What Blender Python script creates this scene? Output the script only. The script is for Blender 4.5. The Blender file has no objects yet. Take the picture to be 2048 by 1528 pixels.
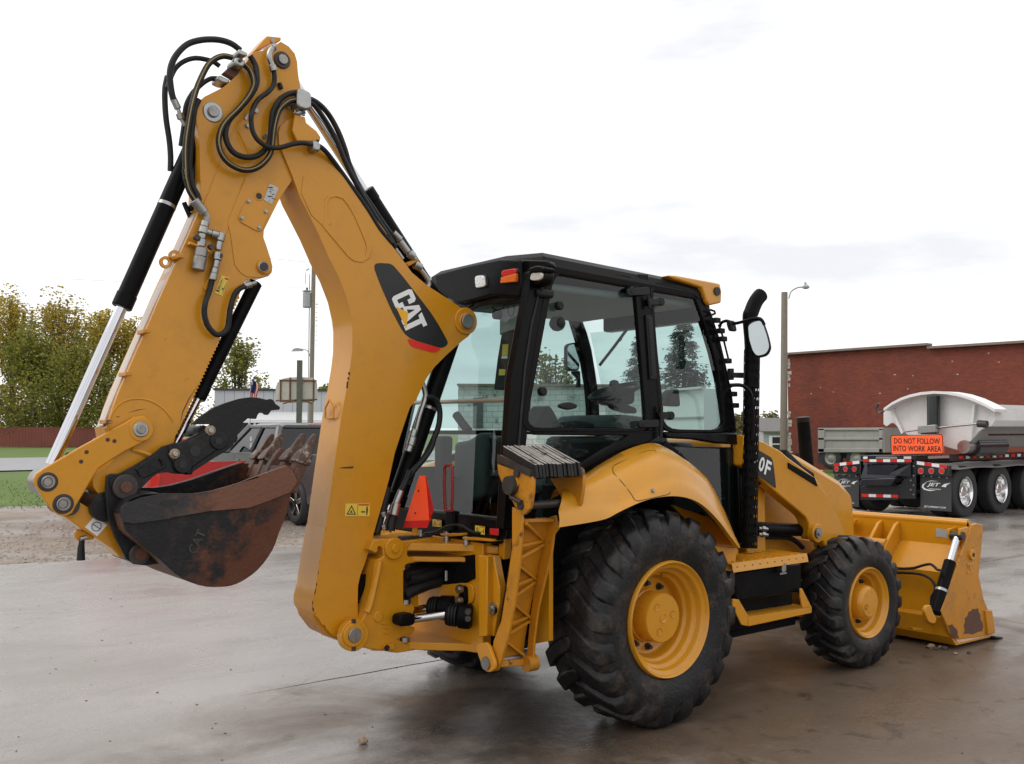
import bpy, bmesh, math, random
from mathutils import Vector, Matrix, noise as mnoise
R_ = math.radians
random.seed(7)
scene = bpy.context.scene
COL = scene.collection

# ------------------------------------------------------------------ camera, sky, sun, exposure
CAM = Vector((-4.26731, -4.98626, 1.7546)); YAW = 0.9029312; PIT = 0.0494574; FPX = 1909.57   # focal length in px of a 2048 px wide frame
cd = bpy.data.cameras.new("camera"); cam = bpy.data.objects.new("camera", cd); COL.objects.link(cam)
cam.location = CAM; cam.rotation_euler = (math.pi/2 + PIT, 0, YAW - math.pi/2)
cd.sensor_width = 36.0; cd.lens = FPX/2048*36; cd.clip_start = 0.05; cd.clip_end = 3000
scene.camera = cam
FW = Vector((math.cos(YAW)*math.cos(PIT), math.sin(YAW)*math.cos(PIT), math.sin(PIT)))
RT = Vector((math.sin(YAW), -math.cos(YAW), 0)); UP = RT.cross(FW)

world = bpy.data.worlds.new("World"); scene.world = world; world.use_nodes = True
SUN_EL, SUN_AZ = 48, 152          # degrees; azimuth counted from +X towards +Y
wn = world.node_tree.nodes; wl = world.node_tree.links; wn.clear()
wout = wn.new("ShaderNodeOutputWorld"); wbg = wn.new("ShaderNodeBackground")
sky = wn.new("ShaderNodeTexSky"); sky.sky_type = 'NISHITA'; sky.sun_disc = False
sky.sun_elevation = R_(SUN_EL); sky.sun_rotation = R_(90 - SUN_AZ); sky.air_density = 1.0; sky.dust_density = 3.0
tc = wn.new("ShaderNodeTexCoord"); mp = wn.new("ShaderNodeMapping"); mp.inputs['Scale'].default_value = (1.6, 1.6, 6.5)
n1 = wn.new("ShaderNodeTexNoise"); n1.inputs['Scale'].default_value = 1.6; n1.inputs['Detail'].default_value = 7; n1.inputs['Roughness'].default_value = .55
rp = wn.new("ShaderNodeValToRGB"); rp.color_ramp.elements[0].position = .33; rp.color_ramp.elements[0].color = (7.7, 7.75, 8.1, 1)
rp.color_ramp.elements[1].position = .52; rp.color_ramp.elements[1].color = (10.6, 10.55, 10.5, 1)
mx = wn.new("ShaderNodeMixRGB"); mx.inputs[0].default_value = .93
wl.new(tc.outputs['Generated'], mp.inputs[0]); wl.new(mp.outputs[0], n1.inputs['Vector']); wl.new(n1.outputs['Fac'], rp.inputs[0])
wl.new(sky.outputs[0], mx.inputs[1]); wl.new(rp.outputs[0], mx.inputs[2])
wl.new(mx.outputs[0], wbg.inputs['Color']); wbg.inputs['Strength'].default_value = 0.1
wl.new(wbg.outputs[0], wout.inputs[0])

sd = bpy.data.lights.new("sun", 'SUN'); so = bpy.data.objects.new("sun", sd); COL.objects.link(so)
sd.energy = 0.8; sd.angle = R_(35); sd.color = (1, .96, .9)
sdir = Vector((math.cos(R_(SUN_EL))*math.cos(R_(SUN_AZ)), math.cos(R_(SUN_EL))*math.sin(R_(SUN_AZ)), math.sin(R_(SUN_EL))))
so.rotation_euler = sdir.to_track_quat('Z', 'Y').to_euler(); so.location = sdir*60
scene.view_settings.view_transform = 'Standard'; scene.view_settings.look = 'None'
scene.view_settings.exposure = 0.3; scene.view_settings.gamma = 1; scene.view_settings.use_curve_mapping = False
scene.cycles.max_bounces = 10; scene.cycles.transparent_max_bounces = 24; scene.cycles.transmission_bounces = 8

# ------------------------------------------------------------------ measuring: a sight line of the survey photo meets a known plane
def ray(px, py): return FW*FPX + RT*(px-1024) + UP*(764-py)
def on(pt, ax, val):
    d = ray(*pt[:2]); i = 'xyz'.index(ax); return CAM + d*((val - CAM[i])/d[i])
def onp(pt, P0, N):
    d = ray(*pt[:2]); return CAM + d*((P0-CAM).dot(N)/d.dot(N))
def ons(pts, ax, val): return [on(p, ax, val) for p in pts]
def far(px, dist, z=0.0):
    d = ray(px, 858.5)/FPX*dist; return Vector((CAM.x+d.x, CAM.y+d.y, z))
def crop(ox, oy, s): return lambda *pts: [(ox+a/s, oy+b/s) for a, b in pts]
cA=crop(280,40,4.776); cB=crop(280,340,4.493); cC=crop(0,560,4.495); cD=crop(30,780,3.82); cE=crop(340,720,4.495); cF=crop(560,480,4.776)
cG=crop(580,960,4.245); cH=crop(780,860,3.057); cI=crop(840,490,5.659); cJ=crop(1040,490,3.727); cK=crop(1280,520,4.022); cL=crop(820,700,4.021)
cM=crop(1080,860,2.548); cN=crop(1380,860,3.184); cO=crop(1580,1020,4.376); cP=crop(1540,660,3.821); cQ=crop(600,250,4.131); cS=crop(1420,540,4.02)
cT=crop(600,1040,4.775); cU=crop(820,880,5.689); cV=crop(1480,820,5.092); cW=crop(480,820,6.365); cX=crop(1740,760,5.094); cY=crop(160,860,5.689)

# ------------------------------------------------------------------ materials
def nd(nt, t, **kw):
    n = nt.nodes.new(t)
    for k, v in kw.items():
        if k in n.inputs: n.inputs[k].default_value = v
        else: setattr(n, k, v)
    return n
def c4(c): return (c[0], c[1], c[2], 1)
def mat(name, col, rough=.5, metal=0, var=.08, vs=3.0, bump=0, bs=60, dirt=None, coat=0, spec=.5, col2=None, c2=(.45,.6), c2s=4, rvar=.1, emit=None, isl=None, grad=None):
    m = bpy.data.materials.new(name); m.use_nodes = True; nt = m.node_tree; b = nt.nodes['Principled BSDF']; L = nt.links.new
    tcn = nd(nt, 'ShaderNodeTexCoord'); ob = tcn.outputs['Object']
    b.inputs['Metallic'].default_value = metal; b.inputs['Specular IOR Level'].default_value = spec
    if coat: b.inputs['Coat Weight'].default_value = coat; b.inputs['Coat Roughness'].default_value = .12
    nz = nd(nt, 'ShaderNodeTexNoise', Scale=vs, Detail=5.0, Roughness=.6); L(ob, nz.inputs['Vector'])
    src = None
    if isl:                                  # each leaf or stone of a mass picks its own tone
        g = nd(nt, 'ShaderNodeNewGeometry'); r = nd(nt, 'ShaderNodeValToRGB'); L(g.outputs['Random Per Island'], r.inputs[0])
        els = r.color_ramp.elements
        els[0].position = 0; els[0].color = c4(isl[0]); els[1].position = 1; els[1].color = c4(isl[-1])
        for i, c in enumerate(isl[1:-1]): e = els.new((i+1)/(len(isl)-1)); e.color = c4(c)
        src = r.outputs[0]
    else:
        a = nd(nt, 'ShaderNodeMixRGB'); a.inputs[1].default_value = c4([x*(1-var*1.6) for x in col]); a.inputs[2].default_value = c4([min(1, x*(1+var*1.6)) for x in col])
        L(nz.outputs['Fac'], a.inputs[0]); src = a.outputs[0]
    if col2:                                 # a second finish in patches (rust, worn paint)
        n2 = nd(nt, 'ShaderNodeTexNoise', Scale=c2s, Detail=8.0, Roughness=.7); L(ob, n2.inputs['Vector'])
        r2 = nd(nt, 'ShaderNodeValToRGB'); r2.color_ramp.elements[0].position = c2[0]; r2.color_ramp.elements[1].position = c2[1]; 
        f2 = n2.outputs['Fac']
        if grad:                             # wear grows towards one end of the part
            dp = nd(nt, 'ShaderNodeVectorMath', operation='DOT_PRODUCT'); dp.inputs[1].default_value = grad[0]; L(ob, dp.inputs[0]); ad = nd(nt, 'ShaderNodeMath', operation='ADD'); ad.inputs[1].default_value = grad[1]; L(dp.outputs['Value'], ad.inputs[0]); a2 = nd(nt, 'ShaderNodeMath', operation='ADD'); L(ad.outputs[0], a2.inputs[0]); L(f2, a2.inputs[1]); f2 = a2.outputs[0]
        L(f2, r2.inputs[0])
        mm = nd(nt, 'ShaderNodeMixRGB'); mm.inputs[2].default_value = c4(col2); L(r2.outputs[0], mm.inputs[0]); L(src, mm.inputs[1]); src = mm.outputs[0]
    if dirt:
        n3 = nd(nt, 'ShaderNodeTexNoise', Scale=dirt[2], Detail=9.0, Roughness=.75); L(ob, n3.inputs['Vector'])
        r3 = nd(nt, 'ShaderNodeValToRGB'); r3.color_ramp.elements[0].position = .5; r3.color_ramp.elements[1].position = .78
        r3.color_ramp.elements[1].color = (dirt[1],)*3+(1,); r3.color_ramp.elements[0].color = (0, 0, 0, 1); L(n3.outputs['Fac'], r3.inputs[0])
        mm = nd(nt, 'ShaderNodeMixRGB'); mm.inputs[2].default_value = c4(dirt[0]); L(r3.outputs[0], mm.inputs[0]); L(src, mm.inputs[1]); src = mm.outputs[0]
    L(src, b.inputs['Base Color'])
    mr = nd(nt, 'ShaderNodeMapRange'); mr.inputs['To Min'].default_value = max(.02, rough-rvar); mr.inputs['To Max'].default_value = min(1, rough+rvar)
    L(nz.outputs['Fac'], mr.inputs['Value']); L(mr.outputs[0], b.inputs['Roughness'])
    if bump:
        nb = nd(nt, 'ShaderNodeTexNoise', Scale=bs, Detail=4.0); L(ob, nb.inputs['Vector'])
        bp = nd(nt, 'ShaderNodeBump', Strength=bump, Distance=.01); L(nb.outputs['Fac'], bp.inputs['Height']); L(bp.outputs[0], b.inputs['Normal'])
    if emit: b.inputs['Emission Color'].default_value = c4(emit[0]); b.inputs['Emission Strength'].default_value = emit[1]
    return m
def glass(name, tint, gl=.5, rough=.02):
    m = bpy.data.materials.new(name); m.use_nodes = True; nt = m.node_tree; nt.nodes.remove(nt.nodes['Principled BSDF']); L = nt.links.new
    out = nt.nodes['Material Output']; t = nd(nt, 'ShaderNodeBsdfTransparent'); t.inputs[0].default_value = c4(tint)
    g = nd(nt, 'ShaderNodeBsdfGlossy'); g.inputs['Roughness'].default_value = rough
    f = nd(nt, 'ShaderNodeFresnel'); gm = nd(nt, 'ShaderNodeNewGeometry'); io = nd(nt, 'ShaderNodeMath', operation='MULTIPLY_ADD'); io.inputs[1].default_value = 1/1.5-1.5; io.inputs[2].default_value = 1.5; L(gm.outputs['Backfacing'], io.inputs[0]); L(io.outputs[0], f.inputs['IOR']); k = nd(nt, 'ShaderNodeMath', operation='MULTIPLY'); k.inputs[1].default_value = gl*2; L(f.outputs[0], k.inputs[0])
    s = nd(nt, 'ShaderNodeMixShader'); L(k.outputs[0], s.inputs[0]); L(t.outputs[0], s.inputs[1]); L(g.outputs[0], s.inputs[2]); L(s.outputs[0], out.inputs[0])
    return m
M = {}
M['yellow'] = mat('yellow_paint', (.585,.250,.008), .30, var=.04, vs=1.2, bump=.05, bs=180, dirt=((.26,.125,.015), .35, 7), coat=.3, spec=.35, rvar=.08)
M['yellow_clean'] = mat('yellow_gloss_paint', (.60,.265,.014), .28, var=.05, vs=1.5, bump=.03, bs=90, dirt=((.26,.14,.03), .3, 9), coat=.25, spec=.4, rvar=.05)
M['yellow_dirty'] = mat('yellow_worn_paint', (.53,.215,.010), .42, var=.08, vs=6, bump=.1, bs=120, col2=(.09,.045,.025), c2=(.60,.68), c2s=9, dirt=((.14,.08,.035), .6, 4))
M['black'] = mat('black_paint', (.005,.005,.0055), .34, var=.3, vs=5, dirt=((.03,.026,.023), .25, 6), rvar=.1, spec=.06)
M['cab_black'] = mat('black_cab_paint', (.005,.0045,.005), .28, var=.2, vs=4, rvar=.06, dirt=((.018,.017,.017), .2, 5), spec=.1)
M['rubber'] = mat('hose_rubber', (.011,.011,.012), .5, var=.2, vs=30, dirt=((.08,.065,.045), .3, 18), spec=.3)
M['tyre'] = mat('tyre_rubber', (.0095,.0095,.011), .44, var=.3, vs=5, bump=.35, bs=45, dirt=((.085,.062,.045), .9, 8), rvar=.18, spec=.34)
M['chrome'] = mat('chrome_rod', (.60,.60,.63), .08, 1, var=.05, rvar=.04)
M['zinc'] = mat('zinc_fitting', (.36,.36,.35), .36, 1, var=.2, vs=30, dirt=((.2,.15,.08), .4, 25))
M['steel'] = mat('pin_steel', (.30,.285,.27), .38, .9, var=.25, vs=25, dirt=((.05,.035,.025), .6, 20))
M['dark_steel'] = mat('dark_steel', (.055,.05,.048), .5, .5, var=.3, vs=20, dirt=((.10,.05,.03), .6, 14))
M['rust'] = mat('rusty_bucket_steel', (.017,.017,.019), .46, .2, var=.3, vs=4, bump=.25, bs=55, col2=(.105,.038,.020), c2=(.44,.60), c2s=7, dirt=((.13,.085,.06), .3, 7), grad=((.75,0,-.65), 2.58), spec=.25)
M['rust_brown'] = mat('brown_rust', (.10,.037,.02), .6, .0, var=.3, vs=6, bump=.3, bs=60, col2=(.035,.028,.026), c2=(.52,.68), c2s=5, dirt=((.17,.12,.08), .4, 10))
M['tooth'] = mat('worn_tooth_steel', (.085,.045,.03), .45, .3, var=.3, vs=20, bump=.5, bs=50, col2=(.34,.29,.24), c2=(.53,.63), c2s=22)
M['thumb'] = mat('thumb_black_paint', (.008,.008,.010), .38, .0, var=.3, vs=6, bump=.15, bs=60, dirt=((.07,.05,.038), .55, 8), spec=.3)
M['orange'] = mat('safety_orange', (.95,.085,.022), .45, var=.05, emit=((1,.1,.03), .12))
M['red_reflector'] = mat('red_reflector', (.52,.012,.018), .3, var=.1)
M['red'] = mat('red_paint', (.42,.012,.012), .3, var=.05, coat=.4)
M['red_bar'] = mat('red_handle_paint', (.28,.028,.022), .45)
M['amber'] = mat('amber_lens', (.75,.16,.012), .15, var=.1, bump=.2, bs=90)
M['lens'] = mat('lamp_glass', (.72,.72,.70), .12, .4, bump=.4, bs=60)
M['decal_yellow'] = mat('decal_yellow', (.72,.52,.06), .4, var=.05)
M['decal_black'] = mat('decal_black', (.008,.008,.008), .4)
M['white'] = mat('white_paint', (.78,.78,.77), .35, var=.03, vs=1, dirt=((.45,.42,.38), .3, 2))
M['decal_white'] = mat('decal_white', (.8,.8,.8), .4, var=.02)
M['grey_plastic'] = mat('grey_seat_vinyl', (.045,.06,.056), .6, var=.15, spec=.3)
M['dark_plastic'] = mat('dark_plastic', (.010,.0105,.011), .5, var=.2, spec=.25)
M['headliner'] = mat('headliner', (.25,.27,.27), .7)
M['cab_glass'] = glass('cab_glass', (.64,.765,.75), .5)
M['car_glass'] = glass('car_glass', (.10,.11,.12), .7)
M['mirror'] = mat('mirror_glass', (.42,.46,.47), .02, 1, var=0, rvar=0)
M['wood'] = mat('weathered_pole_wood', (.24,.205,.165), .85, var=.25, vs=5, bump=.5, bs=30, dirt=((.12,.09,.07), .6, 5))
M['concrete_grey'] = mat('grey_metal', (.36,.37,.38), .5, var=.1)

# ------------------------------------------------------------------ mesh builder
OFF = {}                                             # world offset of a thing's Empty, so parts can be given in world coordinates
def frame(d):
    d = d.normalized(); a = Vector((0,0,1)) if abs(d.z) < .9 else Vector((1,0,0)); u = d.cross(a).normalized(); return u, d.cross(u).normalized()
class MB:
    def __init__(s): s.v = []; s.f = []; s.sm = []
    def add(s, vs, fs, smooth=True):
        o = len(s.v); s.v += [Vector(v) for v in vs]; s.f += [tuple(i+o for i in f) for f in fs]; s.sm += [smooth]*len(fs); return s
    def box(s, c, d, rz=0, m=None):
        c = Vector(c); hx, hy, hz = d[0]/2, d[1]/2, d[2]/2; mr = m or Matrix.Rotation(rz, 3, 'Z')
        vs = [c+mr@Vector((x*hx, y*hy, z*hz)) for x in (-1,1) for y in (-1,1) for z in (-1,1)]
        return s.add(vs, [(0,1,3,2),(4,6,7,5),(0,4,5,1),(2,3,7,6),(0,2,6,4),(1,5,7,3)], False)
    def beam(s, a, b, w, h, up=(0,0,1)):
        a = Vector(a); b = Vector(b); d = (b-a).normalized(); u = Vector(up); x = d.cross(u).normalized()*w/2; y = x.cross(d).normalized()*h/2
        vs = [a-x-y, a+x-y, a+x+y, a-x+y, b-x-y, b+x-y, b+x+y, b-x+y]
        return s.add(vs, [(3,2,1,0),(4,5,6,7),(0,1,5,4),(1,2,6,5),(2,3,7,6),(3,0,4,7)], False)
    def prism(s, pts, off, holes=None):
        n = len(pts); off = Vector(off); P = [Vector(p) for p in pts]
        s.add(P+[p+off for p in P], [tuple(range(n)), tuple(range(2*n-1, n-1, -1))]+[((i+1)%n, i, i+n, (i+1)%n+n) for i in range(n)], True); return s
    def ring(s, outer, inner, off):                  # plate with an opening; loops of equal count
        n = len(outer); off = Vector(off); O = [Vector(p) for p in outer]; I = [Vector(p) for p in inner]
        vs = O+I+[p+off for p in O]+[p+off for p in I]; fs = []
        for i in range(n):
            j = (i+1)%n; fs += [(i,j,n+j,n+i),(2*n+j,2*n+i,3*n+i,3*n+j),(j,i,2*n+i,2*n+j),(n+i,n+j,3*n+j,3*n+i)]
        return s.add(vs, fs, True)
    def cyl(s, a, b, r, r2=None, n=20, cap=True, ch=0):
        a = Vector(a); b = Vector(b); r2 = r if r2 is None else r2; u, w = frame(b-a); d = (b-a).normalized()
        st = [(a, r), (b, r2)] if not ch else [(a, r-ch), (a+d*ch, r), (b-d*ch, r2), (b, r2-ch)]
        vs = []; fs = []
        for c, q in st: vs += [c+(u*math.cos(2*math.pi*i/n)+w*math.sin(2*math.pi*i/n))*q for i in range(n)]
        for k in range(len(st)-1): fs += [(k*n+i, k*n+(i+1)%n, (k+1)*n+(i+1)%n, (k+1)*n+i) for i in range(n)]
        if cap: fs += [tuple(range(n-1,-1,-1)), tuple(range((len(st)-1)*n, len(st)*n))]
        return s.add(vs, fs, True)
    def tube(s, pts, r, n=8, rs=None):
        P = [Vector(p) for p in pts]; u = None; vs = []; fs = []
        for i, p in enumerate(P):
            d = (P[min(i+1, len(P)-1)]-P[max(i-1, 0)]).normalized()
            if u is None: u, w = frame(d)
            else: u = (u-d*u.dot(d)).normalized(); w = d.cross(u)
            q = rs[i] if rs else r
            vs += [p+(u*math.cos(2*math.pi*k/n)+w*math.sin(2*math.pi*k/n))*q for k in range(n)]
        for i in range(len(P)-1): fs += [(i*n+k, i*n+(k+1)%n, (i+1)*n+(k+1)%n, (i+1)*n+k) for k in range(n)]
        fs += [tuple(range(n-1,-1,-1)), tuple(range((len(P)-1)*n, len(P)*n))]
        return s.add(vs, fs, True)
    def lathe(s, prof, o, ax, n=40):                 # prof: (radius, distance along the axis)
        o = Vector(o); ax = Vector(ax).normalized(); u, w = frame(ax); vs = []; fs = []
        for r, t in prof: vs += [o+ax*t+(u*math.cos(2*math.pi*k/n)+w*math.sin(2*math.pi*k/n))*r for k in range(n)]
        for i in range(len(prof)-1): fs += [(i*n+k, i*n+(k+1)%n, (i+1)*n+(k+1)%n, (i+1)*n+k) for k in range(n)]
        return s.add(vs, fs, True)
    def sheet(s, rows, thick=None):                  # grid of points, optional thickness vector
        m = len(rows[0]); vs = [p for r in rows for p in r]; k = len(vs)
        fs = [(i*m+j, i*m+j+1, (i+1)*m+j+1, (i+1)*m+j) for i in range(len(rows)-1) for j in range(m-1)]
        if thick is not None:
            t = Vector(thick); vs = vs+[Vector(v)+t for v in vs]; fs += [tuple(q+k for q in reversed(f)) for f in fs]
            e = list(range(m))+[i*m+m-1 for i in range(1, len(rows))]+[(len(rows)-1)*m+j for j in range(m-2,-1,-1)]+[i*m for i in range(len(rows)-2,0,-1)]
            fs += [(e[(i+1)%len(e)], e[i], e[i]+k, e[(i+1)%len(e)]+k) for i in range(len(e))]
        return s.add(vs, fs, True)
    def build(s, name, m, parent=None, bevel=0, auto=35, seg=2, label=None, world=True):
        me = bpy.data.meshes.new(name); o3 = OFF.get(parent.name, None) if (parent and world) else None
        vs = [v-o3 for v in s.v] if o3 else s.v
        me.from_pydata([tuple(v) for v in vs], [], s.f); me.polygons.foreach_set('use_smooth', s.sm)
        bm = bmesh.new(); bm.from_mesh(me); bmesh.ops.recalc_face_normals(bm, faces=bm.faces); bm.to_mesh(me); bm.free()
        me.set_sharp_from_angle(angle=R_(auto)); me.materials.append(m if not isinstance(m, str) else M[m])
        o = bpy.data.objects.new(name, me); COL.objects.link(o)
        if parent:
            o.parent = parent
            if parent.name in OFF: OFF[o.name] = OFF[parent.name]
        if bevel:
            bv = o.modifiers.new('bevel', 'BEVEL'); bv.width = bevel; bv.segments = seg; bv.limit_method = 'ANGLE'; bv.angle_limit = R_(40); bv.harden_normals = False
        if label: o['label'] = label
        return o
def empty(name, label, cat, loc=(0,0,0), rz=0, group=None, world=True):
    o = bpy.data.objects.new(name, None); COL.objects.link(o); o.location = loc; o.rotation_euler = (0,0,rz); o.empty_display_size = .2
    o['label'] = label; o['category'] = cat
    if group: o['group'] = group
    if world: OFF[o.name] = Vector(loc)
    return o
def tag(o, label, cat, group=None): o['label'] = label; o['category'] = cat; 
def struct(o, kind='structure', label=None, cat=None):
    o['kind'] = kind
    if label: o['label'] = label
    if cat: o['category'] = cat
    return o
def spline(P, n=6):                                   # Catmull-Rom through the points
    P = [Vector(p) for p in P]; out = []
    for i in range(len(P)-1):
        a = P[max(i-1,0)]; b = P[i]; c = P[i+1]; d = P[min(i+2, len(P)-1)]
        for k in range(n):
            t = k/n; out.append(.5*((2*b)+(c-a)*t+(2*a-5*b+4*c-d)*t*t+(3*b-a-3*c+d)*t**3))
    return out+[P[-1]]
def arc2(c, r, a0, a1, n=8): return [(c[0]+r*math.cos(R_(a0+(a1-a0)*i/n)), c[1]+r*math.sin(R_(a0+(a1-a0)*i/n))) for i in range(n+1)]
def rnd(pts, r=12, n=4, skip=()):                     # round the corners of a pixel outline
    out = []; N = len(pts)
    for i, p in enumerate(pts):
        p = Vector(p[:2]); a = Vector(pts[i-1][:2]); b = Vector(pts[(i+1)%N][:2]); la = (a-p).length; lb = (b-p).length
        if i in skip or la < 1e-6 or lb < 1e-6: out.append(tuple(p)); continue
        q = min(r, la*.45, lb*.45); s = p+(a-p)/la*q; e = p+(b-p)/lb*q
        for k in range(n+1):
            t = k/n; out.append(tuple(s*(1-t)**2+p*2*t*(1-t)+e*t*t))
    return out
def text(s, name, m, parent, P, ex, ez, h, bold=0, thick=.002, world=True, width=None, shear=0):
    cu = bpy.data.curves.new(name, 'FONT'); cu.body = s; cu.align_x = 'CENTER'; cu.align_y = 'CENTER'; cu.size = 1; cu.offset = bold; cu.extrude = 0; cu.shear = shear; cu.resolution_u = 2
    t = bpy.data.objects.new(name, cu); COL.objects.link(t); dg = bpy.context.evaluated_depsgraph_get(); me = bpy.data.meshes.new_from_object(t.evaluated_get(dg)); bpy.data.objects.remove(t)
    xs = [v.co.x for v in me.vertices]; ys = [v.co.y for v in me.vertices]; sy = h/(max(ys)-min(ys)); sx = width/(max(xs)-min(xs)) if width else sy
    cx = (max(xs)+min(xs))/2; cy = (max(ys)+min(ys))/2; ex = Vector(ex).normalized(); ez = Vector(ez).normalized(); P = Vector(P); nrm = ex.cross(ez)
    if world and parent is not None and parent.name in OFF: P = P-OFF[parent.name]
    for v in me.vertices: v.co = P+ex*((v.co.x-cx)*sx)+ez*((v.co.y-cy)*sy)+nrm*thick
    me.materials.append(M[m] if isinstance(m, str) else m); o = bpy.data.objects.new(name, me); COL.objects.link(o); o.parent = parent
    return o
# ------------------------------------------------------------------ ground sheets
def slab_mat():
    m = bpy.data.materials.new('wet_concrete'); m.use_nodes = True; nt = m.node_tree; b = nt.nodes['Principled BSDF']; L = nt.links.new
    ob = nd(nt, 'ShaderNodeTexCoord').outputs['Object']
    def noi(sc, det=6, ro=.6, scale=None, dist=0):
        n = nd(nt, 'ShaderNodeTexNoise', Scale=sc, Detail=det, Roughness=ro, Distortion=dist)
        if scale: mp_ = nd(nt, 'ShaderNodeMapping'); mp_.inputs['Scale'].default_value = scale; L(ob, mp_.inputs[0]); L(mp_.outputs[0], n.inputs['Vector'])
        else: L(ob, n.inputs['Vector'])
        return n.outputs['Fac']
    def ramp(f, a, b_, ca=(0,0,0), cb=(1,1,1)):
        r = nd(nt, 'ShaderNodeValToRGB'); r.color_ramp.elements[0].position = a; r.color_ramp.elements[1].position = b_; r.color_ramp.elements[0].color = c4(ca); r.color_ramp.elements[1].color = c4(cb); L(f, r.inputs[0]); return r.outputs[0]
    def mix(f, a, b_, t='MIX'):
        x = nd(nt, 'ShaderNodeMixRGB', blend_type=t)
        for i, q in ((0,f),(1,a),(2,b_)):
            if isinstance(q, (int,float)): x.inputs[i].default_value = q if i == 0 else (q,q,q,1)
            elif isinstance(q, tuple): x.inputs[i].default_value = c4(q)
            else: L(q, x.inputs[i])
        return x.outputs[0]
    def op(t, a, b_):
        q = nd(nt, 'ShaderNodeMath', operation=t)
        for i, z in ((0,a),(1,b_)):
            if isinstance(z, (int,float)): q.inputs[i].default_value = z
            else: L(z, q.inputs[i])
        return q.outputs[0]
    base = mix(noi(.55, 8, .65), (.235,.207,.186), (.325,.298,.276))
    base = mix(ramp(noi(2.2, 9, .7, (.6,1.6,1), .8), .52, .75), base, (.195,.175,.158))           # weather streaks
    base = mix(ramp(noi(26, 3), .55, .72), base, mix(.5, base, (.19,.172,.155)))                   # fine speckle
    base = mix(ramp(noi(150, 3), .56, .68), base, (.155,.138,.122)); base = mix(ramp(noi(95, 2), .64, .70), base, (.42,.40,.38))
    hair = nd(nt, 'ShaderNodeTexVoronoi', feature='DISTANCE_TO_EDGE', Scale=.33); wv = nd(nt, 'ShaderNodeMixRGB'); wv.inputs[0].default_value = .10; nq = nd(nt, 'ShaderNodeTexNoise', Scale=2.5, Detail=6.0); L(ob, nq.inputs['Vector']); L(ob, wv.inputs[1]); L(nq.outputs['Color'], wv.inputs[2]); L(wv.outputs[0], hair.inputs['Vector'])
    base = mix(op('MULTIPLY', ramp(hair.outputs['Distance'], .0, .004, (1,1,1), (0,0,0)), op('MULTIPLY', ramp(noi(.7,3), .48, .6), .55)), base, (.10,.085,.07))
    # damp brown silt trodden round the machine and off to its right, in ragged patches
    sx = nd(nt, 'ShaderNodeSeparateXYZ'); L(ob, sx.inputs[0])
    def lin(o, k, c): q = nd(nt, 'ShaderNodeMath', operation='MULTIPLY_ADD'); q.inputs[1].default_value = k; q.inputs[2].default_value = c; L(o, q.inputs[0]); return q.outputs[0]
    ex = lin(sx.outputs['X'], 1/4.4, -1.5/4.4); ey = lin(sx.outputs['Y'], 1/3.3, 2.0/3.3)
    r2 = op('ADD', op('MULTIPLY', ex, ex), op('MULTIPLY', ey, ey))
    fall = op('SUBTRACT', 1.55, r2)
    f = op('ADD', op('MULTIPLY', fall, .42), op('MULTIPLY', op('SUBTRACT', noi(.9, 8, .62, None, .6), .5), 1.5))
    silt = ramp(f, .12, .48)
    base = mix(op('MULTIPLY', silt, .92), base, mix(noi(1.7, 8, .7), (.066,.042,.024), (.185,.132,.09)))
    base = mix(op('MULTIPLY', ramp(noi(3.3, 9, .72, None, .5), .56, .68), silt), base, (.055,.040,.028))
    under_shade = ramp(op('ADD', op('MULTIPLY', op('SUBTRACT', 1.0, op('ADD', op('MULTIPLY', lin(sx.outputs['X'],1/1.5,.55/1.5), lin(sx.outputs['X'],1/1.5,.55/1.5)), op('MULTIPLY', lin(sx.outputs['Y'],1/1.1,.5), lin(sx.outputs['Y'],1/1.1,.5)))), .5), op('MULTIPLY', op('SUBTRACT', noi(2.2, 7, .65), .5), 1.3)), .15, .5)
    base = mix(op('MULTIPLY', under_shade, .75), base, (.032,.026,.022))  # shadow under the machine painted into the slab colour as a ragged dark patch
    L(base, b.inputs['Base Color'])
    wet = noi(.8, 5, .55, (.7,1.3,1)); fine = noi(30, 3)
    wr = ramp(wet, .38, .62); ro = op('ADD', op('MULTIPLY', wr, .26), op('MULTIPLY', fine, .16)); ro = op('ADD', op('ADD', ro, .06), op('MULTIPLY', silt, .12))
    L(ro, b.inputs['Roughness']); L(op('SUBTRACT', .45, op('MULTIPLY', silt, .2)), b.inputs['Specular IOR Level'])
    bp = nd(nt, 'ShaderNodeBump', Strength=.35, Distance=.02)
    h = op('ADD', op('MULTIPLY', noi(70, 4), .25), op('ADD', op('MULTIPLY', noi(3, 4), .3), op('MULTIPLY', op('MULTIPLY', noi(9, 4, .6, None, 1.2), silt), .6)))
    L(h, bp.inputs['Height']); L(bp.outputs[0], b.inputs['Normal'])
    return m
M['slab'] = slab_mat()
M['gravel'] = mat('gravel', (.26,.21,.17), .85, var=.35, vs=1.2, bump=1.0, bs=22, col2=(.34,.32,.30), c2=(.48,.62), c2s=.5, dirt=((.09,.07,.05), .9, 42))
M['grass'] = mat('grass', (.095,.155,.022), .9, var=.3, vs=.6, bump=1.0, bs=30, dirt=((.12,.11,.03), .5, 1.2))
M['road'] = mat('road_asphalt', (.30,.30,.31), .6, var=.12, vs=.5)
M['stone'] = mat('pebble', (.2,.16,.12), .8, isl=[(.32,.265,.215),(.24,.19,.15),(.40,.36,.32),(.19,.15,.12)])
M['blade'] = mat('grass_blade', (.1,.15,.03), .8, isl=[(.07,.13,.016),(.11,.175,.022),(.15,.185,.045),(.085,.15,.018)])
EDGE = lambda x: 8.59-.176*x
JY = 1.141
jx = [-1.79+.11*i for i in range(120)]+[11.5+i for i in range(1, 36)]
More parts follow.
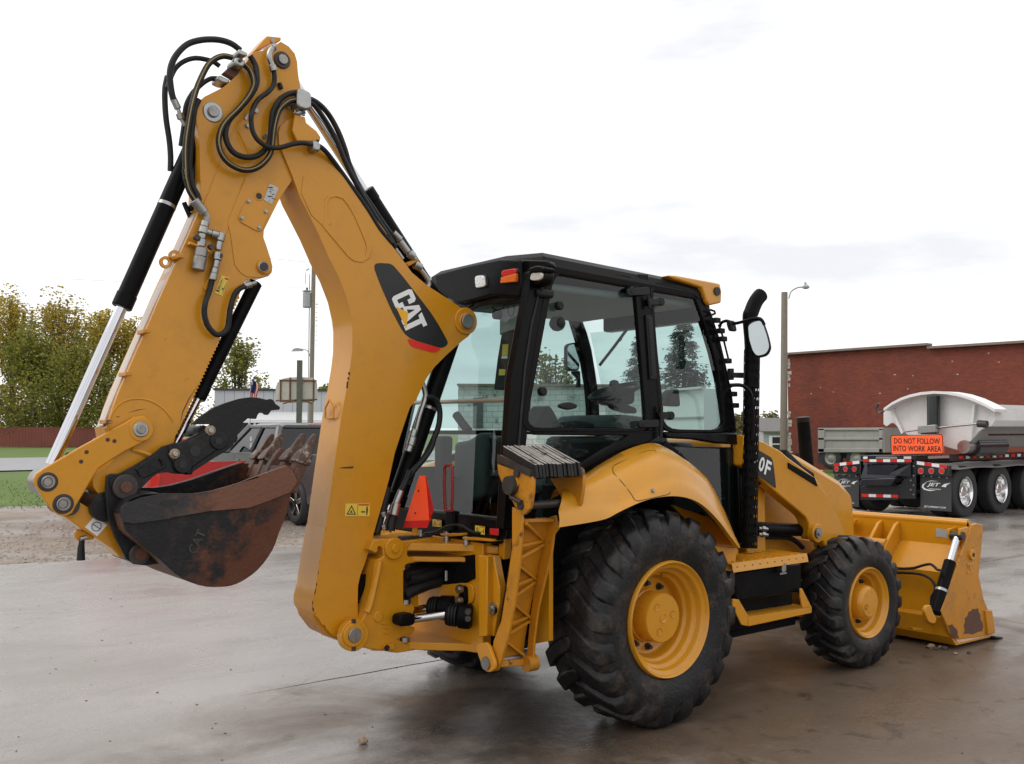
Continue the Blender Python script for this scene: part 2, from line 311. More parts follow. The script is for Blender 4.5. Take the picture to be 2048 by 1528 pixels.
def jw(x): return JY+.012*mnoise.noise(Vector((x*3.1,0,0)))+.006*mnoise.noise(Vector((x*17,3,0)))
b = MB(); b.f and None
low = [(x, jw(x)-.011*min(1,(x+1.79)*1.2)) for x in jx]; hi = [(x, jw(x)+.011*min(1,(x+1.79)*1.2)) for x in jx]
poly = [(-40,-40),(47,-40)]+low[::-1]+hi[1:]+[(47,EDGE(47))]+[(47-2.9*i, EDGE(47-2.9*i)+.06*mnoise.noise(Vector((i*1.7,0,5)))) for i in range(1,30)]+[(-40,EDGE(-40))]
b.prism([(x,y,0) for x,y in poly], (0,0,-.14)); slab = struct(b.build('concrete_slab', M['slab'], auto=20))
def sheet_ground(name, pts, z, m): b = MB(); b.add([(x,y,z) for x,y in pts], [tuple(range(len(pts)))], False); return struct(b.build(name, m))
sheet_ground('grass_field', [(-900,-900),(1500,-900),(1500,1500),(-900,1500)], -.16, M['grass'])
sheet_ground('gravel_strip', [(-60,EDGE(-60)-.6),(60,EDGE(60)-.6),(60,EDGE(60)+9),(30,EDGE(30)+10.5),(0,EDGE(0)+11.1),(-60,EDGE(-60)+12)], -.03, M['gravel'])
sheet_ground('road', [(-400,43),(500,43),(500,64),(-400,64)], -.10, M['road'])
random.seed(3)
b = MB()                                              # loose stones lying over the gravel
for i in range(5200):
    x = random.uniform(-7, 9) if i < 4200 else random.uniform(9, 34); y = EDGE(x)+abs(random.gauss(0, 3.2))+random.uniform(-.12,.1); s = random.uniform(.012,.034)*(1.35 if y > EDGE(x)+4 else 1)
    c = Vector((x,y,-.03+s*.3 if y > EDGE(x)+.05 else s*.4)); vs = [c+Vector((random.uniform(.6,1.2)*s*a, random.uniform(.6,1.2)*s*d, random.uniform(.5,.9)*s*e)) for a,d,e in ((1,0,0),(0,1,0),(-1,0,0),(0,-1,0),(0,0,1))]
    b.add(vs, [(0,1,4),(1,2,4),(2,3,4),(3,0,4)], False)
struct(b.build('loose_gravel', M['stone']), 'stuff', 'loose brown and grey stones scattered over the gravel strip', 'gravel')
b = MB()
for i in range(15000):                                # grass blades along the near edge of the lawn and in gravel gaps
    x = random.uniform(-9, 12); y = EDGE(x)+10.6+random.random()**2*16+random.gauss(0,.35)
    if i % 6 == 0: x = random.uniform(14, 34); y = EDGE(x)+random.uniform(1.5, 16)
    h = random.uniform(.015,.05); a = random.uniform(0,6.28); w = random.uniform(.008,.02); q = Vector((math.cos(a)*w, math.sin(a)*w, 0)); t = Vector((random.gauss(0,.03), random.gauss(0,.03), h)); z0 = -.15 if y > EDGE(x)+11 else -.04; p = Vector((x,y,z0))
    b.add([p-q, p+q, p+t*1.2], [(0,1,2)], False)
struct(b.build('grass_tufts', M['blade']), 'stuff', 'short green grass growing along the edge of the gravel', 'grass')
def pebble(P, s, label, seed, cat='stone', m='stone', group=None, sc=(1,1,.7)):
    random.seed(seed); bm = bmesh.new(); bmesh.ops.create_icosphere(bm, subdivisions=2, radius=s)
    for v in bm.verts: v.co = Vector((v.co.x*sc[0], v.co.y*sc[1], v.co.z*sc[2]))*(1+.35*mnoise.noise(v.co/s*1.1+Vector((seed*3.1,0,0))))
    me = bpy.data.meshes.new('pebble'); bm.to_mesh(me); bm.free(); me.materials.append(M[m]); o = bpy.data.objects.new('pebble', me); COL.objects.link(o)
    o.location = (P[0], P[1], s*sc[2]*.8); o['label'] = label; o['category'] = cat
    if group: o['group'] = group
    return o
M['pebble_tan'] = mat('pebble_tan', (.33,.23,.15), .7, var=.3, vs=40, bump=.4, bs=60)
M['pebble_dark'] = mat('pebble_dark', (.07,.05,.04), .7, var=.3, vs=40)
pebble(on((726,1487),'z',0), .026, 'small square brown stone lying alone on the concrete in front of the machine', 1, m='pebble_tan', sc=(1,1,.8))
spots = [((1862,1297),.030,'pebble_tan'),((1873,1300),.020,'pebble_dark'),((1881,1297),.018,'pebble_tan'),((1888,1299),.024,'pebble_dark'),((1854,1296),.018,'pebble_dark'),((1911,1309),.015,'pebble_tan'),((1938,1307),.017,'pebble_dark')]
lab = ['largest pale pebble of the small heap by the loader bucket corner','dark pebble beside the largest pale one near the loader bucket','pale chip in the middle of the pebble heap by the bucket','dark pebble at the right end of the heap by the bucket','dark chip at the left end of the heap by the bucket','pale pebble lying alone right of the heap by the bucket','dark pebble farthest right of the heap by the bucket']
for i, (p, s, m) in enumerate(spots): pebble(on(p,'z',0), s, lab[i], 10+i, m=m, group='pebbles lying by the loader bucket')
b = MB(); random.seed(11)
for i in range(300):                                  # grit and leaf bits on the slab
    x = random.uniform(-3.2, 5.5); y = random.uniform(-4.2, 6.5); s = random.uniform(.003,.0085); a = random.uniform(0,6.28); q = Vector((math.cos(a)*s*1.6, math.sin(a)*s*1.6, 0)); r = Vector((-q.y, q.x, 0))*.5; c = Vector((x,y,.001))
    b.add([c-q,c+r,c+q,c-r,c+Vector((0,0,s*.6))], [(0,1,4),(1,2,4),(2,3,4),(3,0,4)], False)
struct(b.build('grit', M['pebble_dark']), 'stuff', 'specks of dark grit and leaf scraps strewn over the concrete', 'grit')

# ------------------------------------------------------------------ trees
M['bark'] = mat('bark', (.09,.07,.055), .9, var=.3, vs=8, bump=.6, bs=25)
M['leaf_autumn'] = mat('autumn_leaves', (.1,.1,.02), .7, isl=[(.17,.155,.025),(.32,.265,.035),(.46,.345,.05),(.56,.395,.055),(.36,.29,.04),(.62,.45,.085)])
M['leaf_green'] = mat('green_leaves', (.05,.07,.02), .7, isl=[(.09,.11,.022),(.17,.19,.035),(.28,.265,.045),(.37,.32,.06)])
M['leaf_sparse'] = mat('sparse_leaves', (.2,.18,.06), .7, isl=[(.12,.11,.03),(.22,.19,.06),(.30,.26,.11),(.10,.10,.04)])
def leafy(m):
    nt = m.node_tree; L = nt.links.new; b = nt.nodes['Principled BSDF']; tr = nd(nt, 'ShaderNodeBsdfTranslucent'); L(b.inputs['Base Color'].links[0].from_socket, tr.inputs[0]); s = nd(nt, 'ShaderNodeMixShader'); s.inputs[0].default_value = .5; L(b.outputs[0], s.inputs[1]); L(tr.outputs[0], s.inputs[2]); L(s.outputs[0], nt.nodes['Material Output'].inputs[0])
for k_ in ('leaf_autumn','leaf_green','leaf_sparse'): leafy(M[k_])
M['needle'] = mat('spruce_needles', (.02,.04,.025), .7, isl=[(.012,.024,.016),(.02,.04,.026),(.035,.058,.038),(.05,.075,.052)])
def leafquad(b, c, s):
    a = Vector((random.gauss(0,1), random.gauss(0,1), random.gauss(0,.8))).normalized(); u, w = frame(a); u = u*s; w = w*s*random.uniform(.5,.8)
    b.add([c-u, c+w, c+u, c-w], [(0,1,2,3)], False)
def tree(P, h, r, label, leafm='leaf_autumn', n=4200, ls=.3, bare=.25, seed=1, group=None, name='deciduous_tree', base=.12):
    random.seed(seed); P = Vector(P); t = empty(name, label, 'tree', P, group=group); tr = MB(); cr = MB()
    tr.tube([P, P+Vector((.05*r,0,h*.3)), P+Vector((-.03*r,.05*r,h*.62)), P+Vector((0,0,h*.93))], .1, 7, [h*.02, h*.016, h*.009, h*.002])
    tips = []
    for i in range(30):
        z = random.uniform(base+.05, .95); a = random.uniform(0, 6.283); fz = (z-base)/(1-base); rad = r*(math.sin(math.pi*min(1, fz**.75*.93+.07))**.75)*random.uniform(.45,1.0)
        e = P+Vector((math.cos(a)*rad, math.sin(a)*rad, h*min(.99, z+.04))); s = P+Vector((0,0,h*max(.08, z-.26)))
        md = s.lerp(e,.55)+Vector((0,0,-.02*h)); tr.tube([s, md, e], .05, 5, [h*.006, h*.004, h*.0012]); tips.append((e, z)); tips.append((md.lerp(e,.4), z))
    for i in range(14):                                # upright leaders that plume at the top
        a = random.uniform(0,6.28); q = random.uniform(.1,.8)*r*.75; s = P+Vector((math.cos(a)*q*.6, math.sin(a)*q*.6, h*random.uniform(.45,.62))); e = P+Vector((math.cos(a)*q, math.sin(a)*q, h*(.97-.22*(q/r)**1.5+random.uniform(-.07,.03)))); tr.tube([s, s.lerp(e,.5), e], .05, 5, [h*.006,h*.004,.01])
        for k in range(n//70):
            u = random.random()**.8; c = s.lerp(e, u); w = r*.12*(1.1-u); q3 = Vector((random.gauss(0,1), random.gauss(0,1), random.gauss(0,1.2))); leafquad(cr, c+q3*(min(1, 1.6/max(.01, q3.length))*w), ls*random.uniform(.5,1.1))
    n = int(n*.8); per = n//len(tips)
    for e, z in tips:
        sg = r*random.uniform(.10,.22)
        for k in range(per):
            q = Vector((random.gauss(0,1), random.gauss(0,1), random.gauss(0,1.2))); q = q*(min(1, 1.7/max(.01, q.length))*sg)
            leafquad(cr, e+q, ls*random.uniform(.5,1.2))
    tr.build('trunk', 'bark', t); cr.build('crown', M[leafm], t); return t
W = 'trees in the row behind the red fence'
row = [(-150,112,15,6.5,'leaf_autumn',41,'yellow green tree beyond the left end of the red fence'),(20,113,17.6,5.0,'leaf_autumn',42,'tall yellow green tree nearest the left end of the red fence'),(115,112,17.4,5.4,'leaf_autumn',43,'tallest golden green tree behind the middle of the red fence'),(62,106,13,5.8,'leaf_green',44,'darker green bushy tree in front of the tall golden ones behind the fence'),
       (205,110,16.2,5.0,'leaf_autumn',45,'golden tree behind the fence seen left of the chrome rod'),(272,112,15.4,5.0,'leaf_autumn',46,'golden tree rising behind the bucket rod of the digging arm'),(160,104,11.5,6.0,'leaf_green',47,'low dark green tree at the foot of the golden ones by the fence'),(345,111,12.5,5,'leaf_autumn',48,'golden tree mostly hidden behind the yellow digging arm')]
for px, d, h, r, lm, sdn, lb in row: tree(far(px,d), h, r, lb, lm, 11500, .17, seed=sdn, group=W, base=.04)
tree(far(478,78), 9.4, 2.6, 'slim green tree behind the grey metal building, left of the flag', 'leaf_green', 4600, .13, seed=51)
tree(far(506,80), 6.6, 2.4, 'thin nearly bare tree behind the flag and the grey metal building', 'leaf_sparse', 500, .16, seed=52)
tree(far(650,130), 7.6, 2.2, 'small round green tree behind the right part of the grey metal building', 'leaf_green', 1400, .3, seed=53)
for i, (px, d, h, r) in enumerate([(1480,110,3.6,1.6),(1508,118,3.3,1.8),(1540,125,3.6,2.4)]):
    tree(far(px,d), h, r, ['pale bush like tree seen just right of the black cab frame','low pale tree left of the grey house seen past the perforated guard','pale tree behind the roof of the grey house'][i], 'leaf_sparse', 1300, .22, seed=60+i, group='low trees round the grey house', base=.02)
tree(far(1105,46), 5.6, 1.75, 'thin yellowing tree seen through the cab door glass', 'leaf_sparse', 1500, .11, seed=70, base=.3)
def spruce(P, h, r, label, seed, group):
    random.seed(seed); P = Vector(P); t = empty('spruce_tree', label, 'tree', P, group=group); tr = MB(); cr = MB(); tr.tube([P, P+Vector((0,0,h*.5)), P+Vector((0,0,h))], .1, 7, [h*.022, h*.013, h*.002])
    z = .06*h
    while z < h*.985:
        f = 1-z/h; k = 6+int(7*f)
        for i in range(k):
            a = random.uniform(0,6.28); L = r*(f**.85)*random.uniform(.7,1.12)+.05; d = Vector((math.cos(a), math.sin(a), 0)); s = P+Vector((0,0,z+random.uniform(-.1,.1)))
            e = s+d*L+Vector((0,0,-.22*L+.05)); tr.tube([s, s.lerp(e,.5)+Vector((0,0,.05*L)), e+Vector((0,0,.12*L))], .02, 4, [.02,.013,.004])
            m = int(16+52*L)
            for q in range(m):
                u = random.random()**.7; c = s.lerp(e,u)+Vector((random.gauss(0,.09*L+.02), random.gauss(0,.09*L+.02), random.gauss(-.05,.06))); sd_ = Vector((d.x*.8+random.gauss(0,.6), d.y*.8+random.gauss(0,.6), random.uniform(-.7,.2))).normalized(); w = sd_.cross(Vector((random.gauss(0,1),random.gauss(0,1),1))).normalized()*.03; l = random.uniform(.08,.2)
                cr.add([c-w, c+w, c+sd_*l], [(0,1,2)], False)
        z += h*.026
    tr.build('trunk', 'bark', t); cr.build('crown', M['needle'], t)
spruce(far(1368,40), 6.75, 2.0, 'spruce seen through the right front pane of the cab', 81, 'spruces behind the cab')
spruce(far(1286,44), 6.6, 2.1, 'spruce seen past the door pillar of the cab', 82, 'spruces behind the cab')

spruce(Vector((17.2,-19.4,0)), 7.6, 2.3, 'tall spruce whose reflection streaks the cab door glass', 83, 'spruces behind the cab')  # out-of-view spruce added so the door glass has something to reflect
bpy.data.objects['spruce_tree.002']['group'] = 'added unseen spruces reflected in the cab'
for i_, (a_, d_, h_) in enumerate(((-36,31,5.4),(-54,27,5.0),(-62,30,6.2))): spruce(Vector((d_*math.cos(R_(a_)), d_*math.sin(R_(a_)), 0)), h_, 2.0, ['low spruce mirrored at the front edge of the cab glass','broad spruce mirrored in the middle of the cab glass','spruce mirrored toward the rear of the cab glass'][i_], 84+i_, 'added unseen spruces reflected in the cab')  # more out-of-view spruces added for the cab side glass to mirror
for i_, (a_, d_, h_) in enumerate(((127,38,3.6),(134,40,4.2),(141,37,3.4))): tree(Vector((d_*math.cos(R_(a_)), d_*math.sin(R_(a_)), 0)), h_, 3.0, ['low green tree mirrored at the right of the rear cab glass','low green tree mirrored in the middle of the rear cab glass','low green tree mirrored at the left of the rear cab glass'][i_], 'leaf_green', 1500, .2, seed=90+i_, group='added unseen low trees reflected in the rear glass', base=.02)  # out-of-view low trees added for the rear glass to mirror
# ------------------------------------------------------------------ buildings
M['boards'] = mat('red_fence_boards', (.20,.055,.04), .75, var=.25, vs=.5)
M['siding'] = mat('grey_metal_siding', (.44,.45,.47), .5, var=.06, vs=.3)
M['roofmetal'] = mat('white_metal_roof', (.62,.63,.63), .45, var=.05)
M['darkwall'] = mat('dark_wall', (.045,.048,.052), .7, var=.2)
M['win'] = mat('window_glass', (.03,.035,.04), .06, .0, var=.1, spec=1)
M['shingle'] = mat('grey_shingles', (.16,.155,.15), .85, var=.2, vs=4)
F0 = far(-140,101); F1 = far(262,101); fd = (F1-F0).normalized(); nrm = Vector((fd.y,-fd.x,0))
t = empty('board_fence', 'long red brown board fence behind the lawn below the golden trees', 'fence', F0)
Lf = (F1-F0).length; npan = 9; q = MB()
for i in range(npan):
    b = MB(); a = F0+fd*Lf*i/npan; c = F0+fd*Lf*(i+1)/npan; w = (c-a).length/14; hh = 2.08-.02*(i%3)
    for k in range(14):
        m = a+fd*w*(k+.5); b.box(m+nrm*(.015*(k%2))+Vector((0,0,hh/2-.08)), (w*.94,.03,hh), math.atan2(fd.y,fd.x))
    b.build('panel', 'boards', t)
    MB().box(a-nrm*.08+Vector((0,0,.95)), (.11,.11,2.2), math.atan2(fd.y,fd.x)).build('post', 'boards', t)
# grey metal building with porch (left, behind the pickup)
DB = 62; a = far(428,DB); c = far(800,DB+3); d = (c-a).normalized(); n = Vector((d.y,-d.x,0)); az = math.atan2(d.y,d.x); Z = Vector((0,0,1)); LB = (c-a).length
t = empty('metal_building', 'long grey metal clad building with a white roofed porch behind the pickup', 'building', a)
b = MB(); b.prism([a-Z*.2, c-Z*.2, c+Z*4.3, a+Z*4.35], -n*9); b.build('wall', 'darkwall', t)
for i in range(int(LB/.62)):
    p = a+d*(.31+.62*i); MB().box(p+n*.03+Z*3.42, (.60,.04,1.72), az).build('panel', 'siding', t)
MB().beam(a+n*.06+Z*4.36-d*.1, c+n*.06+Z*4.36, .3, .12).build('eave_trim', 'darkwall', t)
b = MB(); p0 = a+d*1.1; b.prism([p0+n*.07+Z*2.85, c+n*.07+Z*2.85, c+n*2.3+Z*2.28, p0+n*2.3+Z*2.28], Z*.07); b.build('porch_roof', 'roofmetal', t)
MB().beam(p0+n*2.34+Z*2.24, c+n*2.34+Z*2.24, .06, .14).build('porch_fascia', 'white', t)
for px in (497, 507, 587, 668):
    p = a+d*((px-428)/(800-428)*LB)+n*2.2; MB().box(p+Z*1.1, (.14,.14,2.2), az).build('porch_post', 'white', t)
p = a+d*3.45+n*.03; df = MB().box(p+Z*1.02, (1.25,.06,2.05), az).build('door', 'white', t); MB().box(p+n*.04+Z*1.35-d*.28, (.3,.03,.75), az).box(p+n*.04+Z*1.35+d*.28, (.3,.03,.75), az).build('pane', 'win', df)
MB().box(p+d*5.2+n*.03+Z*1.3, (1.5,.05,1.1), az).build('window', 'win', t)
# flag on a slanted pole
fp = far(500,57); t = empty('flag', 'striped flag hanging from a slim pole by the grey metal building', 'flag', fp)
MB().tube([fp, fp+Z*4.9], .03).build('flagpole', 'zinc', t)
rows = [[fp+d*(.05+.42*j/8+.05*math.sin(i*.7))+n*(.10*math.sin(j*1.6+i*.25))+Z*(4.75-1.75*i/14-.28*j/8) for j in range(9)] for i in range(15)]
for k in range(7):
    b = MB(); b.sheet([[r[min(8, int(k*8/7)+dx)] for dx in (0,1)] for r in rows]); b.build('stripe', 'red_reflector' if k % 2 == 0 else 'decal_white', t)
M['flagblue'] = mat('flag_blue', (.02,.03,.12), .8)
b = MB(); b.sheet([[p+n*.025 for p in r[:5]] for r in rows[:7]]); b.build('canton', 'flagblue', t)
# brick building
M['brick'] = None
def brick_mat():
    m = mat('brick_wall', (.195,.045,.027), .85, var=.22, vs=.45, dirt=((.085,.028,.022), .75, .7)); nt = m.node_tree; L = nt.links.new; bs = nt.nodes['Principled BSDF']
    src = bs.inputs['Base Color'].links[0].from_socket; ob = nd(nt, 'ShaderNodeTexCoord').outputs['Object']; mp_ = nd(nt, 'ShaderNodeMapping'); mp_.inputs['Rotation'].default_value = (R_(90), 0, R_(90)); L(ob, mp_.inputs[0])
    sp = nd(nt, 'ShaderNodeSeparateXYZ'); cb = nd(nt, 'ShaderNodeCombineXYZ'); L(ob, sp.inputs[0]); L(sp.outputs['Y'], cb.inputs['X']); L(sp.outputs['Z'], cb.inputs['Y'])
    bt = nd(nt, 'ShaderNodeTexBrick'); bt.inputs['Scale'].default_value = 1; bt.inputs['Brick Width'].default_value = .22; bt.inputs['Row Height'].default_value = .075; bt.inputs['Mortar Size'].default_value = .008
    bt.inputs['Color1'].default_value = (.75,.75,.75,1); bt.inputs['Color2'].default_value = (1.15,1.1,1.1,1); bt.inputs['Mortar'].default_value = (1.0,1.25,1.3,1); L(cb.outputs[0], bt.inputs['Vector'])
    x = nd(nt, 'ShaderNodeMixRGB', blend_type='MULTIPLY'); x.inputs[0].default_value = .8; L(src, x.inputs[1]); L(bt.outputs['Color'], x.inputs[2])
    n = nd(nt, 'ShaderNodeTexNoise', Scale=1.7, Detail=3.0); L(ob, n.inputs['Vector']); r = nd(nt, 'ShaderNodeValToRGB'); r.color_ramp.elements[0].position = .775; r.color_ramp.elements[1].position = .79; L(n.outputs['Fac'], r.inputs[0])
    y = nd(nt, 'ShaderNodeMixRGB'); y.inputs[2].default_value = (.5,.42,.37,1); L(r.outputs[0], y.inputs[0]); L(x.outputs[0], y.inputs[1]); L(y.outputs[0], bs.inputs['Base Color'])
    bp = nd(nt, 'ShaderNodeBump', Strength=.5, Distance=.01); L(bt.outputs['Fac'], bp.inputs['Height']); bp.invert = True; L(bp.outputs[0], bs.inputs['Normal']); return m
M['brick'] = brick_mat(); M['coping'] = mat('stone_coping', (.22,.17,.145), .85, var=.2)
M['plaster'] = mat('patched_mortar', (.42,.37,.33), .9, var=.3, vs=4)
BX = 35.5; t = empty('brick_building', 'long windowless red brick building behind the white side dump trailer', 'building', (BX,16,0))
ytop = [(23.5,5.40),(20,5.39),(16.2,5.37),(16.19,5.22),(12,5.19),(-14,5.1)]
b = MB(); b.prism([(BX,23.5,-.3)]+[(BX,y,z) for y,z in ytop]+[(BX,-14,-.3)], (16,0,0)); b.build('wall', 'brick', t, auto=20)
b = MB()
for (y0,z0),(y1,z1) in zip(ytop[:3],ytop[1:3]): b.beam((BX-.02,y0,z0+.06), (BX-.02,y1,z1+.06), .5, .10)
for (y0,z0),(y1,z1) in zip(ytop[3:],ytop[4:]): b.beam((BX-.02,y0,z0+.06), (BX-.02,y1,z1+.06), .5, .10)
b.build('coping', 'coping', t)
random.seed(5)
for i in range(34):
    z = .1+5.1*i/34
    if z < 1.6 or z > 4.6 or random.random() < .3: MB().box((BX-.008, 23.5-.05-random.random()*.06, z+.07), (.03,.10+random.random()*.22,.13+random.random()*.05)).build('corner_patch', 'plaster', t)
random.seed(8)
for i in range(17): MB().box((BX-.004, random.uniform(11,22.8), random.uniform(2.0,5.0)), (.012,random.uniform(.04,.12),random.uniform(.04,.06))).build('mortar_patch', 'plaster', t)
MB().cyl((BX-.05,23.62,-.1),(BX-.05,23.62,5.2),.05).build('downpipe', 'dark_plastic', t)
# white painted brick building, seen through the cab glass
M['whitebrick'] = mat('flaking_white_brick', (.60,.62,.62), .8, var=.1, vs=2, col2=(.25,.26,.26), c2=(.56,.62), c2s=1.1, bump=.6, bs=14)
wm = M['whitebrick']; nt = wm.node_tree; L = nt.links.new; bs = nt.nodes['Principled BSDF']; src = bs.inputs['Base Color'].links[0].from_socket
ob = nd(nt, 'ShaderNodeTexCoord').outputs['Object']; mp_ = nd(nt, 'ShaderNodeMapping'); mp_.inputs['Rotation'].default_value = (0,0,-(YAW-math.pi/2)); L(ob, mp_.inputs[0]); sp_ = nd(nt, 'ShaderNodeSeparateXYZ'); cb = nd(nt, 'ShaderNodeCombineXYZ'); L(mp_.outputs[0], sp_.inputs[0]); L(sp_.outputs['X'], cb.inputs['X']); L(sp_.outputs['Z'], cb.inputs['Y'])
bt = nd(nt, 'ShaderNodeTexBrick'); bt.inputs['Scale'].default_value = 1; bt.inputs['Brick Width'].default_value = .42; bt.inputs['Row Height'].default_value = .2; bt.inputs['Mortar Size'].default_value = .014; bt.inputs['Color1'].default_value = (.8,.8,.8,1); bt.inputs['Color2'].default_value = (1.1,1.1,1.1,1); bt.inputs['Mortar'].default_value = (.55,.56,.56,1); L(cb.outputs[0], bt.inputs['Vector'])
xx_ = nd(nt, 'ShaderNodeMixRGB', blend_type='MULTIPLY'); xx_.inputs[0].default_value = .9; L(src, xx_.inputs[1]); L(bt.outputs['Color'], xx_.inputs[2]); L(xx_.outputs[0], bs.inputs['Base Color'])
a = far(916,35); c = far(1330,34); d = (c-a).normalized(); n = Vector((d.y,-d.x,0)); az = math.atan2(d.y,d.x)
t = empty('white_brick_building', 'white painted brick building with flaking paint seen through the cab windows', 'building', a)
b = MB(); b.prism([a-Z*.2, c-Z*.2, c+Z*3.28, a+Z*3.36], -n*8); b.build('wall', 'whitebrick', t)
MB().beam(a+n*.03+Z*3.38, c+n*.03+Z*3.30, .4, .08).build('coping', 'coping', t)
MB().box(a+d*.75+n*.01+Z*2.35, (.36,.06,1.1), az).build('window', 'win', t)
random.seed(9)
for i in range(5): MB().box(a+d*(2.2+1.05*i)+n*.02+Z*(.9+.1*(i%2)), (1.0,.05,.22), az).build('board', 'concrete_grey', t)
a = far(1326,30); c = far(1408,29); d = (c-a).normalized(); n = Vector((d.y,-d.x,0))
t = empty('white_shed', 'low smooth white wall seen through the front side pane of the cab', 'shed', a)
b = MB(); b.prism([a-Z*.2, c-Z*.2, c+Z*3.0, a+Z*2.92], -n*1.0); b.build('wall', 'white', t); MB().beam(a+n*.03+Z*2.95, c+n*.03+Z*3.02, .3, .07).build('roof_edge', 'roofmetal', t); MB().beam(a+n*.03+Z*2.1, c+n*.03+Z*2.12, .05, .05).build('trim', 'concrete_grey', t)
# grey house at the pole
a = far(1527,78); c = far(1596,78); d = (c-a).normalized(); n = Vector((d.y,-d.x,0)); az = math.atan2(d.y,d.x)
M['housegrey'] = mat('house_siding', (.36,.37,.36), .7, var=.06)
t = empty('house', 'small grey house with one white framed window behind the bare wooden pole', 'house', a)
b = MB(); b.prism([a-Z*2, c-Z*2, c+Z*1.55, a+Z*1.55], -n*6); b.build('wall', 'housegrey', t)
b = MB(); b.prism([a+n*.4-d*.3+Z*1.5, c+n*.4+d*.3+Z*1.5, c-n*3+d*.3+Z*2.6, a-n*3-d*.3+Z*2.6], Z*.12); b.build('roof', 'shingle', t)
for i in range(9): MB().box(a+d*(c-a).length/2+n*.015+Z*(-.9+.26*i), ((c-a).length-.05,.03,.24), az).build('siding_board', 'housegrey', t)
p = a+d*1.0+n*.05; w = MB().box(p+Z*.55, (1.15,.06,1.35), az).build('window', 'white', t)
MB().box(p+n*.035+Z*.86, (.62,.03,.52), az).box(p+n*.035+Z*.24, (.62,.03,.52), az).build('pane', 'win', w)
for s in (-1,1): MB().box(p+n*.035+d*s*.46+Z*.55, (.16,.03,1.3), az).build('shutter', 'decal_white', w)

# ------------------------------------------------------------------ poles, lamps, wires, hoop
def pole(P, top, r0, r1, label, lean=(0,0)):
    t = empty('utility_pole', label, 'utility pole', P); b = MB(); P = Vector(P)
    b.tube([P-Z*.1, P+Vector((lean[0]*.5,lean[1]*.5,top*.5)), P+Vector((lean[0],lean[1],top))], .1, 14, [r0, (r0+r1)/2, r1]); b.build('shaft', 'wood', t, auto=60); return t
pr = far(1566,45); tr_ = pole(pr, 8.25, .18, .145, 'bare grey wooden pole with a curved lamp arm at its top right', (RT.x*.16, RT.y*.16))
tp = pr+RT*.16+Z*8.1
MB().tube(spline([tp+RT*.2+Z*-.15, tp+RT*.32+Z*.18, tp+RT*.6+Z*.36, tp+RT*.85+Z*.40]), .03).build('lamp_arm', 'zinc', tr_)
l = MB(); l.lathe([(.04,.16),(.10,.14),(.17,.05),(.15,-.02),(.02,-.06)], tp+RT*1.02+Z*.36, (0,0,1), 16); l.build('lamp_head', 'concrete_grey', tr_); MB().cyl(tp+RT*1.0+Z*.5, tp+RT*1.0+Z*.62, .05, n=10).build('photocell', 'zinc', tr_)
pl = far(621,48); tl = pole(pl, 10.3, .13, .105, 'tall slim wooden pole carrying a grey transformer can and a lamp, left of the boom', (RT.x*.08, RT.y*.08))
tp = pl+RT*.05
for zz in (9.1,):
    c = tp-RT*.30+Z*7.9; b = MB(); b.cyl(c, c+Z*.78, .21, n=18, ch=.03); k = b.build('transformer', 'concrete_grey', tl); MB().cyl(c+Z*.78, c+Z*1.02, .05, n=8).build('bushing', 'dark_plastic', k); MB().box(c+Z*.84, (.36,.36,.06)).build('lid', 'concrete_grey', k)
MB().tube([tp-RT*.36+Z*9.8, tp-RT*.2+Z*9.9], .05).tube([tp-RT*.38+Z*9.1, tp-RT*.38+Z*9.7],.03).build('cutout', 'white', tl)
MB().tube(spline([tp-RT*.1+Z*5.4, tp-RT*.25+Z*5.72, tp-RT*.55+Z*5.78]), .022).build('lamp_arm', 'zinc', tl)
b = MB(); c = tp-RT*.75+Z*5.74; b.prism([c-RT*.32-Z*.06, c+RT*.25-Z*.04, c+RT*.25+Z*.07, c+Z*.12, c-RT*.2+Z*.08], FW*.18); b.build('lamp_head', 'concrete_grey', tl)
MB().tube([tp-RT*.19+Z*1, tp-RT*.17+Z*9.6], .025).build('conduit', 'concrete_grey', tl)
random.seed(6)
for i in range(16): q = tp+RT*.16+Z*random.uniform(6.0,8.6); MB().beam(q, q+RT*random.uniform(.04,.1), .02,.02).build('climbing_peg', 'dark_steel', tl)
def wire(P, Q_, sag, label):
    o = MB().tube([Vector(P).lerp(Vector(Q_), i/16)-Z*sag*4*(i/16)*(1-i/16) for i in range(17)], .0075, 5).build('power_line', 'concrete_grey'); tag(o, label, 'power line')
e0 = pl+Z*9.9; e1 = far(-900,60)
wire(pl+Z*10.2, Vector((e1.x,e1.y,19.5)), .7, 'topmost thin wire crossing the white sky at far left')
wire(pl+Z*8.9, Vector((e1.x,e1.y,14.2)), .6, 'lower thin wire crossing the sky left of the digging arm')
hp = far(598,30); t = empty('basketball_hoop', 'rusty framed basketball backboard seen from behind on a square post', 'basketball hoop', hp)
MB().box(hp+Z*1.9, (.15,.15,4.05), YAW).build('post', mat('mossy_steel', (.10,.105,.085), .8, var=.3, vs=6), t)
ctr = hp+Z*3.0-RT*.12+FW*.35; fl = Vector((FW.x,FW.y,0)).normalized()
out = [(-.72,-.33),(-.72,.05)]+[(-.72+.42*(1-math.cos(R_(a))), .05+.34*math.sin(R_(a))) for a in (30,60,90)]+[(.10,.40),(.45,.38),(.60,.22),(.62,-.30),(.40,-.42),(-.45,-.42)]
M['backboard'] = mat('weathered_backboard', (.55,.53,.47), .7, var=.12, vs=3, dirt=((.2,.11,.06), .6, 3))
b = MB(); b.prism([ctr+RT*x+Z*y for x,y in out], fl*.04); b.build('backboard', 'backboard', t)
M['rust_pipe'] = mat('rusty_pipe', (.14,.065,.035), .8, var=.3, vs=9)
